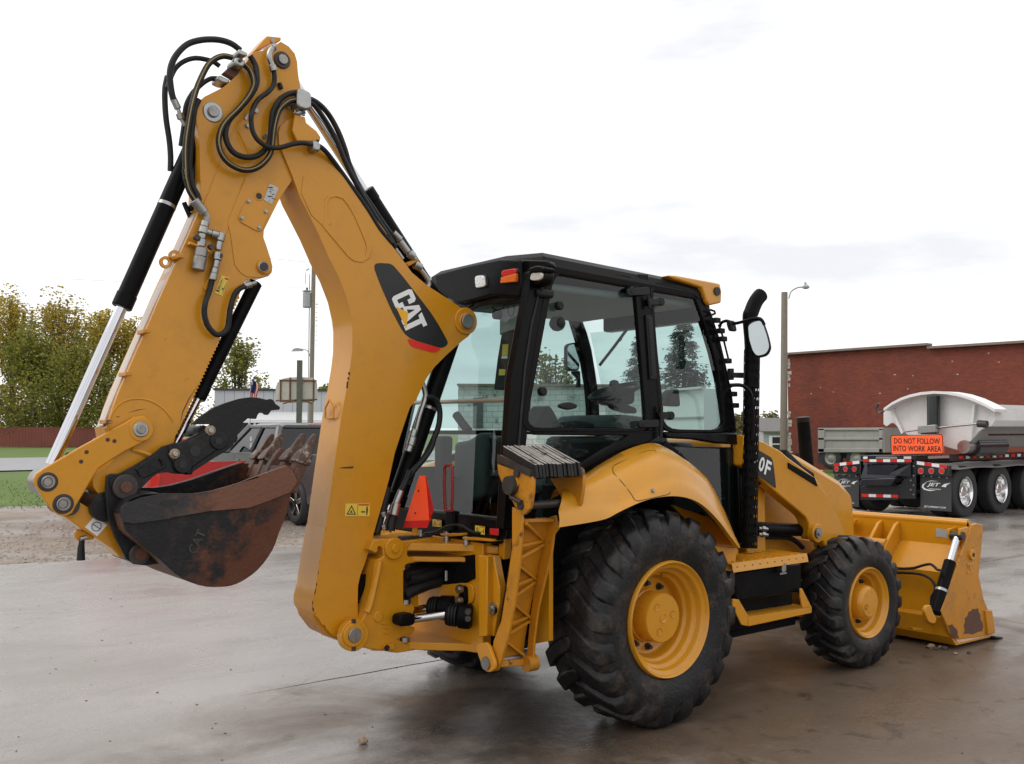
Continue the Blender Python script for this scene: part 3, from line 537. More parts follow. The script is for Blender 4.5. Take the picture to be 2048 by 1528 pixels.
for A, B_ in [((-.70,-.36),(.62,-.32)),((-.6,.3),(.60,.28)),((-.25,-.42),(-.25,.38)),((.12,-.42),(.12,.38)),((-.55,-.4),(-.55,.28)),((.5,-.4),(.5,.34))]: MB().tube([ctr+RT*A[0]+Z*A[1]-fl*.03, ctr+RT*B_[0]+Z*B_[1]-fl*.03], .025, 6).build('brace', 'rust_pipe', t)
for A in ((-.45,-.45),(.45,-.45)): MB().tube([ctr+RT*A[0]+Z*A[1]-fl*.02, hp+Z*2.72], .02, 6).build('strut', 'rust_pipe', t)
# ------------------------------------------------------------------ white side dump trailer
XT = 13.9
M['reflect_white'] = mat('reflective_white_tape', (.75,.75,.76), .35, var=.05)
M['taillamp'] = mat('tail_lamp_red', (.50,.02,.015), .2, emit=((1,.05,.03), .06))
M['flap'] = mat('mud_flap_rubber', (.035,.037,.04), .6, var=.15)
M['truck_black'] = mat('trailer_black_paint', (.012,.013,.017), .25, var=.2, coat=.3)
M['truck_white'] = mat('trailer_white_paint', (.74,.74,.73), .3, var=.04, coat=.2, dirt=((.42,.38,.33), .45, 2.2))
M['truck_tyre'] = mat('truck_tyre', (.028,.028,.030), .7, var=.25, vs=6, bump=.3, bs=40)
M['alu'] = mat('polished_aluminium', (.80,.80,.80), .12, 1, var=.04)
M['tub_grey'] = mat('grey_tub_tone', (.27,.26,.25), .45, var=.12, vs=1)  # tub underside's dirty grey reflection put into the colour; also the grey fender
t = empty('dump_trailer', 'white side dump trailer with mud flaps and an orange warning sign by the brick wall', 'trailer', (XT, 5.5, 0))
def px_(pts, x): return ons(pts, 'x', x)
def plate(pts, x, dx, name, m, par, bevel=.01): b = MB(); b.prism(px_(pts, x), (dx,0,0)); return b.build(name, m, par, bevel=bevel)
# tub: end panel, curved flange, long body
endp = cP((885,600),(1000,530),(1120,492),(1250,480),(1400,490),(1540,530),(1690,612),(1655,735),(1595,775),(1530,850),(1512,895),(1490,915),(1420,915),(1320,885),(1015,790),(950,715),(930,710),(890,738),(866,720),(866,612))
tub = plate(endp, XT+.55, .06, 'tub', 'truck_white', t)
top = cP((868,597),(930,553),(1000,517),(1070,493),(1150,475),(1250,466),(1350,470),(1450,488),(1550,521),(1640,562),(1717,604)); T0 = px_(top, XT+.25)
b = MB(); b.sheet([T0, [p+Vector((.5,0,0)) for p in T0]], Vector((0,0,-.055))); b.build('flange', 'truck_white', tub)
for a, c in (((932,600),(1020,790)),((1565,570),(1540,820))): q = px_(cP(a,c), XT+.50); MB().beam(q[0], q[1], .05, .10, (1,0,0)).build('rib', 'truck_white', tub)
body = cP((1000,640),(1200,560),(1450,560),(1640,640),(1612,760),(1560,850),(1520,900),(1400,905),(1250,880),(1050,790)); q = px_(body, XT+.6)
b = MB(); b.prism(q, (8.6,0,0)); b.build('tub_body', 'tub_grey', t)
q = px_(cP((1690,606),(1717,602),(1722,690),(1690,735),(1650,740)), XT+.5); b = MB(); b.prism(q, (9,0,0)); b.build('side_rail', 'truck_white', t)
q = px_(cP((1545,800),(1545,815)), XT+.62); MB().beam(q[0]+Vector((.1,-.28,0)), q[0]+Vector((8,-.28,0)), .03, .04).build('trim_strip', 'truck_black', t)
q = px_(cP((1250,505),(1250,760)), XT+.38); k = MB(); k.cyl(q[0], q[1], .125, n=16); k.build('hoist_post', 'truck_black', t)
plate(cP((1128,735),(1262,722),(1265,782),(1128,792)), XT+.18, .1, 'latch_box', 'zinc', t); plate(cP((1140,768),(1270,766),(1270,795),(1150,797)), XT+.22, .12, 'latch_mount', 'truck_black', t)
q = px_(cP((1265,748),(1590,716),(1590,716),(1660,720)), XT+.3); MB().tube(q[:2], .022).build('latch_rod', 'steel', t); MB().cyl(q[2]-Vector((0,.0,0)), q[3], .07, n=12).build('rod_end', 'dark_steel', t)
q = px_(cP((1018,778),(1130,764)), XT+.28); MB().tube(q, .018).build('latch_rod', 'steel', t)
q = px_(cP((835,562),(818,580),(814,605),(826,628),(850,632),(872,618)), XT+.3); MB().tube(spline(q,4), .022).build('tarp_hook', 'truck_black', t)
q = px_(cP((1480,893)), XT+.45)[0]; MB().cyl(q, q+Vector((.3,0,0)), .13, n=16).build('hinge_tube', 'zinc', t); q = px_(cP((1535,890)), XT+.75)[0]; MB().cyl(q, q+Vector((1.2,-.0,0)), .2, n=18).build('hinge_hub', 'truck_black', t)
# sign
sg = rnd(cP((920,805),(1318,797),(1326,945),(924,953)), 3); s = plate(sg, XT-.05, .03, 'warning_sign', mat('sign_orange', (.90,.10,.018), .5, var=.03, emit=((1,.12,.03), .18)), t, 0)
Y_ = Vector((0,-1,0)); Zv = Vector((0,0,1))
c = px_(cP((1120,848),(1122,906)), XT-.055); text('DO NOT FOLLOW', 'decal_black', M['decal_black'], s, c[0], Y_, Zv, .115, .012, width=.96); text('INTO WORK AREA', 'decal_black', M['decal_black'], s, c[1], Y_, Zv, .115, .012, width=1.0)
for o in s.children: o.name = 'lettering'
o_, i_ = px_(rnd(cP((920,805),(1318,797),(1326,945),(924,953)),3), XT-.053), px_(rnd(cP((925,809),(1313,801),(1320,941),(929,949)),3), XT-.053)
b = MB(); b.ring(o_, i_, (.004,0,0)); b.build('border', 'decal_black', s)
# rear frame
plate(cP((690,958),(1110,958),(1110,992),(690,992)), XT+.02, .5, 'rear_crossbar', 'truck_black', t)
hexo = cP((690,1135),(720,1040),(735,1020),(985,1018),(1060,1022),(1072,1034),(960,1125),(900,1135)); hexi = cP((738,1106),(752,1062),(768,1036),(870,1034),(955,1034),(968,1040),(908,1100),(880,1108))
b = MB(); b.ring(px_(hexo,XT), px_(hexi,XT), (.1,0,0)); b.build('guard_frame', mat('satin_guard_paint', (.05,.055,.065), .3), t, bevel=.01)
plate(cP((690,1030),(1065,1030),(1065,1140),(690,1140)), XT+.16, .05, 'guard_back', 'truck_black', t); plate(cP((680,1168),(700,1140),(960,1130),(920,1190),(685,1190)), XT-.1, .4, 'bumper', 'truck_black', t, .015)
plate(cP((690,1190),(985,1190),(980,1300),(690,1300)), XT+.1, .25, 'underride_guard', 'truck_black', t)
plate(cP((1060,985),(1112,990),(1112,1290),(985,1290),(985,1200),(1060,1120)), XT+.06, .06, 'side_plate', 'truck_black', t)
MB().box((XT+4.5,5.62,.98), (9,.95,.34)).build('chassis_rail', 'truck_black', t)
def tape(a, c, h, n, x, start=0):
    A, C = px_([a,c], x)
    for i in range(n):
        p, q = A.lerp(C, i/n), A.lerp(C, (i+1)/n); b = MB(); b.prism([p, q, q-Zv*h, p-Zv*h], (.006,0,0)); b.build('reflector', 'taillamp' if (i+start) % 2 == 0 else 'reflect_white', t)
tape(*cP((710,988),(1080,988)), .055, 7, XT-.004); tape(*cP((700,1252),(980,1260)), .06, 5, XT+.09); tape(*cP((485,1020),(682,998)), .065, 4, XT+.03); tape(*cP((1122,1002),(1352,1034)), .065, 4, XT+.03, 1)
plate(cP((712,967),(745,967),(745,985),(712,985)), XT+.01, .006, 'reflector', 'reflect_white', t, 0); plate(cP((1022,965),(1078,966),(1078,984),(1022,984)), XT+.01, .006, 'reflector', 'reflect_white', t, 0)
plate(rnd(cP((808,968),(972,968),(972,985),(808,985)),2), XT+.008, .006, 'nameplate', 'zinc', t, 0)
for out, lamps, rr in ((cP((478,1022),(690,998),(696,1100),(480,1100)), [(513,1063),(580,1063),(648,1063)], .058),(cP((1116,1002),(1365,1038),(1368,1122),(1116,1105)), [(1157,1077),(1236,1077),(1315,1077)], .062)):
    pn = plate(out, XT+.04, .12, 'light_panel', 'truck_black', t)
    for l in lamps:
        c = px_(cP(l), XT+.04)[0]; lm = MB().cyl(c+Vector((.01,0,0)), c-Vector((.02,0,0)), rr, n=20).build('tail_lamp', 'zinc', pn); lm2 = MB().cyl(c, c-Vector((.03,0,0)), rr*.78, n=20)
        lm2.build('lamp_lens', 'taillamp', t)
def logo(cx, cy, k, x, par):
    c = px_(cP((cx,cy)), x)[0]; text('JET', 'lettering', 'decal_white', par, c, Y_, Zv, .085*k, .02, width=.27*k, shear=.35)
    A = lambda u, v: c+Y_*u*k+Zv*v*k
    b = MB(); up = [A(-.20+.0*i, 0) for i in ()]; o = [(-.12,.06),(-.22,.0),(-.235,-.05),(-.19,-.095),(-.08,-.115),(.05,-.10),(-.08,-.095),(-.165,-.075),(-.20,-.045),(-.185,-.005)]; b.prism([A(*q) for q in o], (-.003,0,0)); b.build('logo_swoosh', 'decal_white', par)
    b = MB(); o = [(-.16,.05),(-.05,.085),(.1,.075),(-.04,.07)]; b.prism([A(*q) for q in o], (-.003,0,0)); o = [(.15,-.02),(.21,.03),(.33,.055),(.25,.005),(.24,-.03)]; b.prism([A(*q) for q in o], (-.003,0,0)); b.build('logo_wing', 'decal_white', par)
    c2 = c-Zv*.075*k+Y_*.02; text('TRAILERS', 'lettering', 'decal_white', par, c2, Y_, Zv, .022*k, .01, width=.24*k)
for pts, lg, bt, k in ((cP((490,1100),(683,1112),(678,1352),(492,1338)), (575,1165), (580,1320), .92),(cP((1148,1105),(1385,1125),(1385,1388),(1150,1372)), (1250,1185), (1260,1355), 1.05)):
    fl_ = plate(pts, XT+.18, .015, 'mud_flap', 'flap', t, 0); logo(*lg, k, XT+.178, fl_); c = px_(cP(bt), XT+.178)[0]; text('JETCOMPANY.COM', 'lettering', 'decal_white', fl_, c, Y_, Zv, .04*k, .015, width=.42*k)
    for i in range(4): c = px_([tuple(Vector(pts[0]).lerp(Vector(pts[1]), .12+.25*i))], XT+.17)[0]-Zv*.02; MB().cyl(c, c-Vector((.012,0,0)), .014, n=8).build('bolt', 'zinc', fl_)
for i in range(8): c = px_(cP((1078+22*(i%2), 1005+36*i)), XT+.055)[0]; MB().cyl(c, c-Vector((.015,0,0)), .016, n=8).build('bolt', 'zinc', t)
# side rail with tape, fender sheet, wheels
MB().box((XT+5.2,4.42,1.20), (10,.05,.13)).build('side_beam', 'truck_black', t)
for i in range(34): MB().box((XT+.55+.28*i,4.39,1.20), (.15,.006,.055)).build('reflector', 'reflect_white' if i % 2 else 'taillamp', t)
b = MB(); b.sheet([[Vector((XT+.30+.35*i, y, 1.16-.10*math.exp(-((y-4.9)/.5)**2*0)-(.07 if y < 4.6 else 0)+.012*math.sin(i*1.3+y*4))) for y in (4.32,4.45,4.7,4.95,5.2)] for i in range(28)], Vector((0,0,-.012))); b.build('fender', 'tub_grey', t)
tyrep = [(.30,-.02),(.30,.01),(.34,.02),(.44,.0),(.49,.015),(.512,.045),(.514,.24),(.49,.275),(.44,.285),(.30,.26)]
rimp = [(.30,-.005),(.285,.0),(.272,.02),(.262,.05),(.25,.13),(.235,.15),(.19,.155),(.165,.135),(.11,.12),(.10,.05),(.085,.035),(.0,.033)]
def twheel(x, y, s, vis=True):
    w = MB(); w.lathe(tyrep, (x,y,.512), (0,s,0), 36); ty = w.build('wheel', 'truck_tyre', t)
    if vis:
        r = MB(); r.lathe(rimp, (x,y,.512), (0,s,0), 36); r.build('rim', 'alu', ty)
        for i in range(10): a = R_(36*i); c = Vector((x+.145*math.cos(a), y+s*.115, .512+.145*math.sin(a))); MB().cyl(c, c-Vector((0,s*.04,0)), .016, n=6).build('wheel_nut', 'alu', ty)
for i in range(4):
    x = XT+.78+1.50*i; twheel(x, 4.42, 1); twheel(x, 4.75, 1, False); twheel(x, 6.85, -1); twheel(x, 6.52, -1, False); MB().cyl((x,4.6,.512),(x,6.7,.512),.07,n=12).build('axle', 'truck_black', t)

# ------------------------------------------------------------------ grey dump body by the brick wall
XD = 32.6; fr = ons([(1636,856),(1766,855),(1768,905),(1634,906)], 'x', XD); t = empty('dump_truck', 'old grey dump body on wheels standing against the red brick wall', 'dump truck', (XD, fr[0].y, 0))
M['oldgrey'] = mat('faded_grey_paint', (.33,.32,.31), .6, var=.12, vs=1.2, dirt=((.16,.12,.09), .5, 2))
b = MB(); b.prism([p+Vector((.06,0,0)) for p in fr], (2.3,0,0)); b.build('dump_body', 'oldgrey', t)
for pts in (cP((365,752),(415,752),(415,935),(365,940)),cP((830,752),(858,752),(858,935),(830,935)),cP((366,748),(858,748),(858,768),(366,768)),cP((366,822),(858,822),(858,842),(366,842)),cP((366,905),(858,905),(858,935),(366,935))): b = MB(); b.prism(px_(pts, XD), (.09,0,0)); b.build('rib', 'oldgrey', t, bevel=.02)
MB().box((XD+1.2, (fr[0].y+fr[1].y)/2, .62), (2.0, abs(fr[0].y-fr[1].y)-.3, .25)).build('chassis', 'truck_black', t)
c = on((1661,910),'x',XD+.1); zc = .50
for yy in (c.y, c.y-1.25): k = MB(); k.lathe([(.28,-.02),(.30,-.03),(.43,-.02),(.49,.02),(.50,.06),(.50,.2),(.4,.26)], (XD+.1,yy,zc), (1,0,0), 28); w = k.build('wheel', 'truck_tyre', t); k = MB(); k.lathe([(.29,-.02),(.27,.02),(.2,.07),(.17,.03),(.10,.0),(.05,-.03),(0,-.03)], (XD+.1,yy,zc), (1,0,0), 24); k.build('rim', 'oldgrey', w)
plate(cP((368,940),(400,940),(400,1020),(368,1020)), XD+.2, .03, 'mud_flap', 'flap', t, 0)
# dark bins at the foot of the pole
bp_ = on((1590,920),'x',31); k = MB(); k.cyl((31,bp_.y,-.05),(31,bp_.y,.72),.25,.29,n=18); o = k.build('bin', 'truck_black'); o['label'] = 'dark round bin with debris on top at the left foot of the brick building'; o['category'] = 'bin'

# ------------------------------------------------------------------ pickups (local frame: +Y forward, left side at -X)
def pickup(label, loc, rz, paint, dims, bedrail, name='pickup_truck', chromebump=True):
    Lg, Wd, H, hood, belt, bed = dims; t = empty(name, label, 'pickup truck', loc, rz, world=False); hw = Wd/2
    def P(x,y,z): return Vector((x,y,z))
    def body(rows, m, nm, par=t, bev=.02): b = MB(); b.sheet(rows); return b.build(nm, m, par, bevel=0, auto=40)
    cab0, cab1, ws = 2.05, 4.05, 4.55
    arch = lambda yc: [(yc+.50*math.cos(R_(180-18*i)), .40+.50*math.sin(R_(180-18*i))) for i in range(11)]
    side = [(0,.55)]+arch(1.15)+arch(Lg-.95)+[(Lg,.5),(Lg,hood-.12),(Lg-.25,hood),(ws,belt),(cab0,belt),(cab0,bed),(0,bed)]
    for s in (-1,1): b = MB(); b.prism([P(s*hw,y,z) for y,z in side], (-s*.12,0,0)); b.build('body_side', paint, t, bevel=.03)
    b = MB(); b.prism([P(-hw+.1,y,z) for y,z in [(cab0,.5),(Lg-.1,.5),(Lg-.03,hood-.14),(Lg-.3,hood),(ws,belt+.01),(cab0,belt+.005)]], (Wd-.2,0,0)); b.build('hood', paint, t, bevel=.04)
    MB().box((0,1.0,.72),(Wd-.24,2.05,.10)).build('bed_floor', 'dark_plastic', t); MB().box((0,.06,.98),(Wd-.2,.07,bed-.62)).build('tailgate', paint, t); MB().box((0,cab0-.05,1.0),(Wd-.2,.06,.7)).build('bed_front', paint, t)
    if bedrail:
        for s in (-1,1): MB().box((s*(hw-.06),1.0,bed+.02),(.14,2.0,.05)).build('bed_rail', 'dark_plastic', t, bevel=.01)
    # greenhouse: loft from belt to roof with tumblehome
    ins = .20; rf = [(cab0+.22,H),(cab0+.6,H+.015),(cab1-.35,H),]; 
    g = MB(); rows = []
    def loop(y0,y1,x,z): return [P(-x,y0,z),P(-x,y1,z),P(x,y1,z),P(x,y0,z)]
    lo = loop(cab0+.02,ws-.02,hw-.03,belt); hi = loop(cab0+.25,cab1-.35,hw-ins,H-.05)
    rt = loop(cab0+.40,cab1-.55,hw-ins-.12,H+.02)
    g.add(hi+rt, [(0,1,5,4),(1,2,6,5),(2,3,7,6),(3,0,4,7),(4,5,6,7)]); g.build('roof', paint, t, auto=50)
    for i, nm in ((0,'side_window'),(1,'windshield'),(2,'side_window'),(3,'rear_window')):
        j = (i+1)%4; b = MB(); b.add([lo[i],lo[j],hi[j],hi[i]], [(0,1,2,3)], False); b.build(nm, 'car_glass', t)
    n_ = [Vector((-1,0,.25)).normalized(), None, Vector((1,0,.25)).normalized()]
    for i in range(4): MB().beam(lo[i], hi[i], .13, .09, (1,0,0)).build('pillar', paint, t, bevel=.02)
    for s, i, j in ((-1,0,1),(1,3,2)):
        for f in (.50,):
            a = lo[i].lerp(lo[j], f-.03); c = hi[i].lerp(hi[j], f+.02); MB().beam(a, c, .10, .06, (1,0,0)).build('door_pillar', 'dark_plastic', t)
        MB().beam(hi[i], hi[j], .07, .07).build('roof_rail', paint, t, bevel=.015); m_ = MB().box((s*(hw+.16),ws-.42,belt+.10),(.20,.10,.24)).build('wing_mirror', 'dark_plastic', t, bevel=.03); MB().box((s*(hw+.16),ws-.475,belt+.10),(.16,.008,.19)).build('mirror_glass', 'mirror', m_)
        for yy in (2.25, 3.3): MB().box((s*(hw+.004),yy+.55,belt-.16),(.03,.16,.035)).build('door_handle', paint, t, bevel=.008)
    MB().beam(hi[0]+Vector((.1,0,0)), hi[3]-Vector((.1,0,0)), .08,.07).build('roof_rail', paint, t, bevel=.015); MB().box((0,cab0+.25,H-.035),(.34,.05,.055)).build('brake_light', 'taillamp', t)
    MB().box((0,cab0+.8,.9),(Wd-.3,.25,1.0)).box((0,cab0+1.6,.9),(Wd-.3,.25,1.1)).build('seat', 'dark_plastic', t, bevel=.05)
    cm = 'alu' if chromebump else 'dark_plastic'
    MB().box((0,-.08,.62),(Wd-.06,.16,.22)).build('rear_bumper', cm, t, bevel=.04); MB().box((0,Lg+.07,.58),(Wd-.02,.18,.26)).build('front_bumper', cm, t, bevel=.05); MB().box((0,Lg+.005,hood-.32),(Wd*.62,.03,.26)).build('grille', 'dark_plastic', t)
    for s in (-1,1):
        MB().box((s*(hw-.10),-.012,bed-.28),(.17,.04,.38)).build('tail_lamp', 'taillamp', t, bevel=.02); MB().box((s*(hw-.2),Lg+.0,hood-.3),(.3,.05,.2)).build('headlight', 'lens', t, bevel=.02)
        for yc in (1.15, Lg-.95):
            k = MB(); k.lathe([(.25,.0),(.27,-.01),(.34,-.012),(.385,.02),(.40,.06),(.40,.2),(.36,.25),(.25,.24)], (s*(hw-.0),yc,.40), (-s,0,0), 32); w = k.build('wheel', 'truck_tyre', t)
            k = MB(); k.lathe([(.255,.0),(.24,.01),(.235,.08),(.0,.09)], (s*hw,yc,.40), (-s,0,0), 32); k.build('rim', 'dark_steel', w)
            k = MB()
            for i in range(5): a = R_(72*i+18); d = Vector((0,math.cos(a),math.sin(a))); o = Vector((s*(hw-.015),yc,.40)); k.beam(o+d*.03, o+d*.245, .085, .03, (1,0,0))
            k.cyl((s*(hw-.045),yc,.40),(s*(hw-.0),yc,.40),.06,n=14); k.build('spoke', 'alu', w, bevel=.008)
    return t
M['truck_grey'] = mat('grey_car_paint', (.085,.088,.095), .28, .3, var=.04, coat=.5)
gp = Vector((3.60,10.35,0)); tgk = pickup('dark grey crew cab pickup parked behind the digging bucket', (gp.x+1.0, gp.y, -.02), 0, 'truck_grey', (5.75,2.0,1.88,1.22,1.30,1.32), False)
c = Vector((-.93,3.32,1.45)); [text(ch, 'lettering', 'decal_white', tgk, c+Vector((-.02-.0*i,0,.13-.13*i)), (0,-1,0), (.1,0,1), .09, .02, world=False) for i, ch in enumerate('QU')]
pickup('bright red pickup with a black bed rail behind the digging bucket', (1.50, 10.6, -.03), 0, 'red', (4.9,1.74,1.62,1.02,1.12,1.16), True)
# ================================================================== the backhoe loader
BH = empty('backhoe_loader', 'yellow and black backhoe loader with its digging arm folded up, parked on wet concrete', 'backhoe loader', (0,0,0), world=False)
V = Vector
# ---- wheels
def big_wheel(cx, cz, yo, s, R, Wd, rr, nl, prof, hub, lug, seed):
    """yo: outer face, s: +1 if inboard is +Y"""
    random.seed(seed); O = V((cx,yo,cz)); A = V((0,s,0)); k = MB(); k.lathe(prof, O, A, 72)
    def pt(t, r, a): return V((cx+r*math.cos(a), yo+s*t, cz+r*math.sin(a)))
    for side in (0,1):
        for i in range(nl):
            a0 = 2*math.pi*(i+.5*side)/nl+random.gauss(0,.006); st = lug(R)
            rings = []
            for (t, da, hw, rb, rt) in st:
                a = a0+da; tt = t if side == 0 else Wd-t; rt = rt-random.random()*.004
                rings.append([pt(tt, rb, a-hw*1.5), pt(tt, rt, a-hw), pt(tt, rt, a+hw), pt(tt, rb, a+hw*1.5)])
            vs = [p for r in rings for p in r]; m = len(rings)
            fs = [(4*j+q, 4*j+q+1, 4*j+q+5, 4*j+q+4) for j in range(m-1) for q in range(3)]+[(3,2,1,0),(4*m-4,4*m-3,4*m-2,4*m-1)]
            k.add(vs, fs, True)
    ty = k.build('wheel', 'tyre', BH, auto=38, bevel=.006, seg=1)
    if hub: hub(O, A, ty, s)
    return ty
P24 = [(.335,.045),(.345,.028),(.375,.018),(.43,.0),(.49,-.004),(.545,.010),(.582,.035),(.603,.07),(.612,.15),(.614,.25),(.612,.35),(.603,.43),(.582,.465),(.545,.49),(.49,.504),(.43,.50),(.375,.482),(.335,.46)]
P18 = [(.252,.03),(.26,.018),(.285,.008),(.33,-.004),(.375,-.002),(.415,.018),(.436,.045),(.448,.09),(.452,.165),(.448,.24),(.436,.285),(.415,.312),(.375,.332),(.33,.334),(.285,.322),(.252,.30)]
def lug24(R): return [(-.005,.25,.066,.495,.535),(.008,.24,.074,.53,.592),(.032,.22,.082,.56,.622),(.07,.18,.082,.59,.632),(.13,.10,.074,.59,.637),(.20,.03,.070,.59,.638),(.255,-.01,.062,.59,.635),(.275,-.02,.05,.59,.625)]
def lug18(R): return [(-.004,.24,.070,.375,.405),(.010,.225,.080,.40,.455),(.035,.20,.086,.42,.470),(.085,.12,.082,.42,.477),(.14,.03,.076,.425,.479),(.175,-.02,.064,.425,.476),(.188,-.03,.05,.425,.468)]
def hub24(O, A, par, s):
    k = MB(); k.lathe([(.345,.035),(.342,.012),(.335,.004),(.328,.008),(.324,.022),(.316,.03),(.304,.032),(.298,.04),(.296,.072),(.290,.080),(.276,.083),(.270,.092),(.268,.122),(.262,.131),(.250,.134),(.244,.144),(.242,.19),(.236,.208),(.225,.215),(.0,.215)], O, A, 64); r = k.build('rim', 'yellow_clean', par, auto=65)
    k = MB(); k.lathe([(.158,.22),(.158,.19),(.150,.185),(.147,.085),(.141,.075),(.0,.074)], O, A, 48); h = k.build('hub', 'yellow_clean', par, auto=40)
    for i in range(3): a = R_(8+120*i); c = O+A*.076+V((.085*math.cos(a),0,.085*math.sin(a))); MB().lathe([(.022,-.004),(.016,-.0015),(.008,.001),(.0,.002)], c, A, 14).build('hub_dimple', 'yellow_dirty', par)
    k = MB(); k.lathe([(.030,-.003),(.027,-.0045),(.023,-.003),(.020,-.001)], O+A*.075, A, 20); k.build('hub_ring', 'yellow_clean', par)
    for i in range(10):
        a = R_(36*i+20); c = O+A*.215+V((.192*math.cos(a),0,.192*math.sin(a))); MB().cyl(c, c-A*.014, .021, n=14).cyl(c, c-A*.038, .013, n=6).build('wheel_nut', 'dark_steel', par)
    c = O+A*.14+V((.05,0,.265)); MB().tube([c, c-A*.03-V((0,0,.03))], .012).build('valve', 'yellow_dirty', par)
def hub18(O, A, par, s):
    k = MB(); k.lathe([(.262,.03),(.259,.010),(.252,.003),(.245,.008),(.240,.02),(.233,.028),(.222,.031),(.217,.04),(.215,.07),(.209,.079),(.198,.083),(.193,.093),(.191,.128),(.184,.14),(.0,.14)], O, A, 56); k.build('rim', 'yellow_clean', par, auto=50)
    k = MB(); k.lathe([(.128,.145),(.126,.04),(.116,.018),(.105,.012),(.100,.004),(.0,.004)], O, A, 44); k.build('hub', 'yellow_clean', par, auto=40)
    for i in range(8):
        a = R_(45*i+12); c = O+A*.14+V((.160*math.cos(a),0,.160*math.sin(a))); MB().cyl(c, c-A*.02, .016, n=10).cyl(c, c-A*.034, .010, n=6).build('wheel_nut', 'dark_steel', par)
    c = O+A*.003+V((-.055,0,-.02)); k = MB(); k.lathe([(.022,.002),(.022,-.004),(.017,-.005),(.015,-.001),(0,-.001)], c, A, 16); k.build('plug', 'yellow_dirty', par)
    for i in range(6): a = R_(60*i+15); c = O+A*.006+V((.07*math.cos(a),0,.07*math.sin(a))); MB().lathe([(.010,-.003),(.006,-.001),(0,0)], c, A, 10).build('hub_dimple', 'yellow_dirty', par)
big_wheel(0,.632,-1.105,1,.655,.5,.335,20,P24,hub24,lug24,1); big_wheel(0,.632,1.105,-1,.655,.5,.335,20,P24,None,lug24,2)
big_wheel(2.2,.478,-1.05,1,.485,.33,.255,20,P18,hub18,lug18,3); big_wheel(2.2,.478,1.05,-1,.485,.33,.255,20,P18,None,lug18,4)
b = MB(); b.cyl((0,-.62,.62),(0,.62,.62),.16,n=20); b.box((0,0,.62),(.5,.5,.45)); b.build('rear_axle', 'black', BH, bevel=.02)
b = MB(); b.cyl((2.2,-.75,.475),(2.2,.75,.475),.10,n=16); b.box((2.2,0,.5),(.3,.3,.3)); b.build('front_axle', 'yellow_dirty', BH, bevel=.02)
# ---- chassis
b = MB(); b.box((.9,-.28,.62),(3.7,.12,.34)).box((.9,.28,.62),(3.7,.12,.34)).box((.55,0,.62),(1.4,.6,.42)).box((2.1,0,.72),(1.5,.55,.3)); b.build('main_frame', 'black', BH, bevel=.01)
b = MB(); b.box((.0,-.60,1.12),(1.1,.06,.60)).box((0,.60,1.12),(1.1,.06,.60)).box((.0,0,1.05),(1.7,1.2,.12)); b.build('wheel_well', 'black', BH)
b = MB(); b.prism(ons([(1345,1010),(1420,1035),(1445,1060),(1478,1100),(1474,1140),(1440,1144),(1425,1115),(1395,1060)], 'y', -.80), (0,.03,0)); b.build('fender_bracket', 'yellow', BH, bevel=.006)
b = MB(); b.prism(ons(cM((870,590),(1005,600),(995,700),(985,725),(930,715),(872,600)), 'y', -1.02), (0,.02,0)); b.build('fender_skirt', 'yellow', BH, bevel=.006)
b = MB(); b.prism([V((-.98,-.55,.47)),V((-.98,-.55,1.10)),V((-.98,.55,1.10)),V((-.98,.55,.47))], (.06,0,0)); b.build('rear_plate', 'yellow', BH, bevel=.004)
b = MB(); b.prism(ons([(1062,1100),(1098,1094),(1098,1282),(1068,1288)], 'x', -.74), (.03,0,0)); b.build('axle_guard', 'yellow', BH)
# ---- right rear fender
def resample(P, n):
    P = [V(p) for p in P]; L = [0]
    for a, c in zip(P, P[1:]): L.append(L[-1]+(c-a).length)
    out = []
    for i in range(n):
        t = L[-1]*i/(n-1); j = max(k for k in range(len(L)) if L[k] <= t+1e-9); j = min(j, len(P)-2); out.append(P[j].lerp(P[j+1], (t-L[j])/max(1e-9, L[j+1]-L[j])))
    return out
fu = resample(spline(ons(cM((70,310),(203,240),(300,178),(400,120),(480,86),(560,66),(620,78),(690,130),(770,212),(850,302),(925,430),(985,545),(1014,594)), 'y', -.78), 4), 48)
fc = resample(spline(ons(cM((95,418),(200,398),(300,385),(380,395),(440,368),(520,318),(600,280),(680,260),(750,268),(820,312),(880,375),(940,460),(985,535),(1015,596)), 'y', -1.09), 4), 48)
fl_ = resample(spline(ons(cM((97,496),(200,480),(330,455),(390,425),(440,400),(520,365),(600,344),(690,337),(780,355),(850,400),(915,468),(965,535),(1016,602)), 'y', -1.125), 4), 48)
rows = [[p+V((0,.03,-.05)) for p in fu], fu]+[[a.lerp(c, t)+V((0,-.05*math.sin(t*math.pi)*k,.055*math.sin(t*math.pi)*k)) for a, c, k in ((a, c, min(1,(47-i)/14)) for i, (a, c) in enumerate(zip(fu,fc)))] for t in (.2,.4,.6,.8)]+[[a.lerp(c,.93)+V((0,-.006,.006)) for a, c in zip(fu,fc)], fc, [a.lerp(c,.5)+V((0,-.006,0)) for a, c in zip(fc,fl_)], fl_, [p+V((0,.04,.004)) for p in fl_]]
b = MB(); b.sheet(rows); fen = b.build('fender', 'yellow_clean', BH, auto=60)
from mathutils.bvhtree import BVHTree
def cast(o, pts, lift=.002):
    me = o.data; tr = BVHTree.FromPolygons([v.co for v in me.vertices], [tuple(p.vertices) for p in me.polygons]); out = []
    for p in pts:
        d = ray(*p).normalized(); h = tr.ray_cast(CAM, d)
        if h[0] is not None: out.append(h[0]-d*lift)
    return out
sm = cast(fen, rnd(cM((590,101),(540,106),(370,183),(371,215),(420,268),(462,322),(484,358),(500,362),(580,345),(668,325)), 8)[1:-1], .0005)
MB().tube(sm, .0022, 5).build('hatch_seam', 'decal_black', fen)
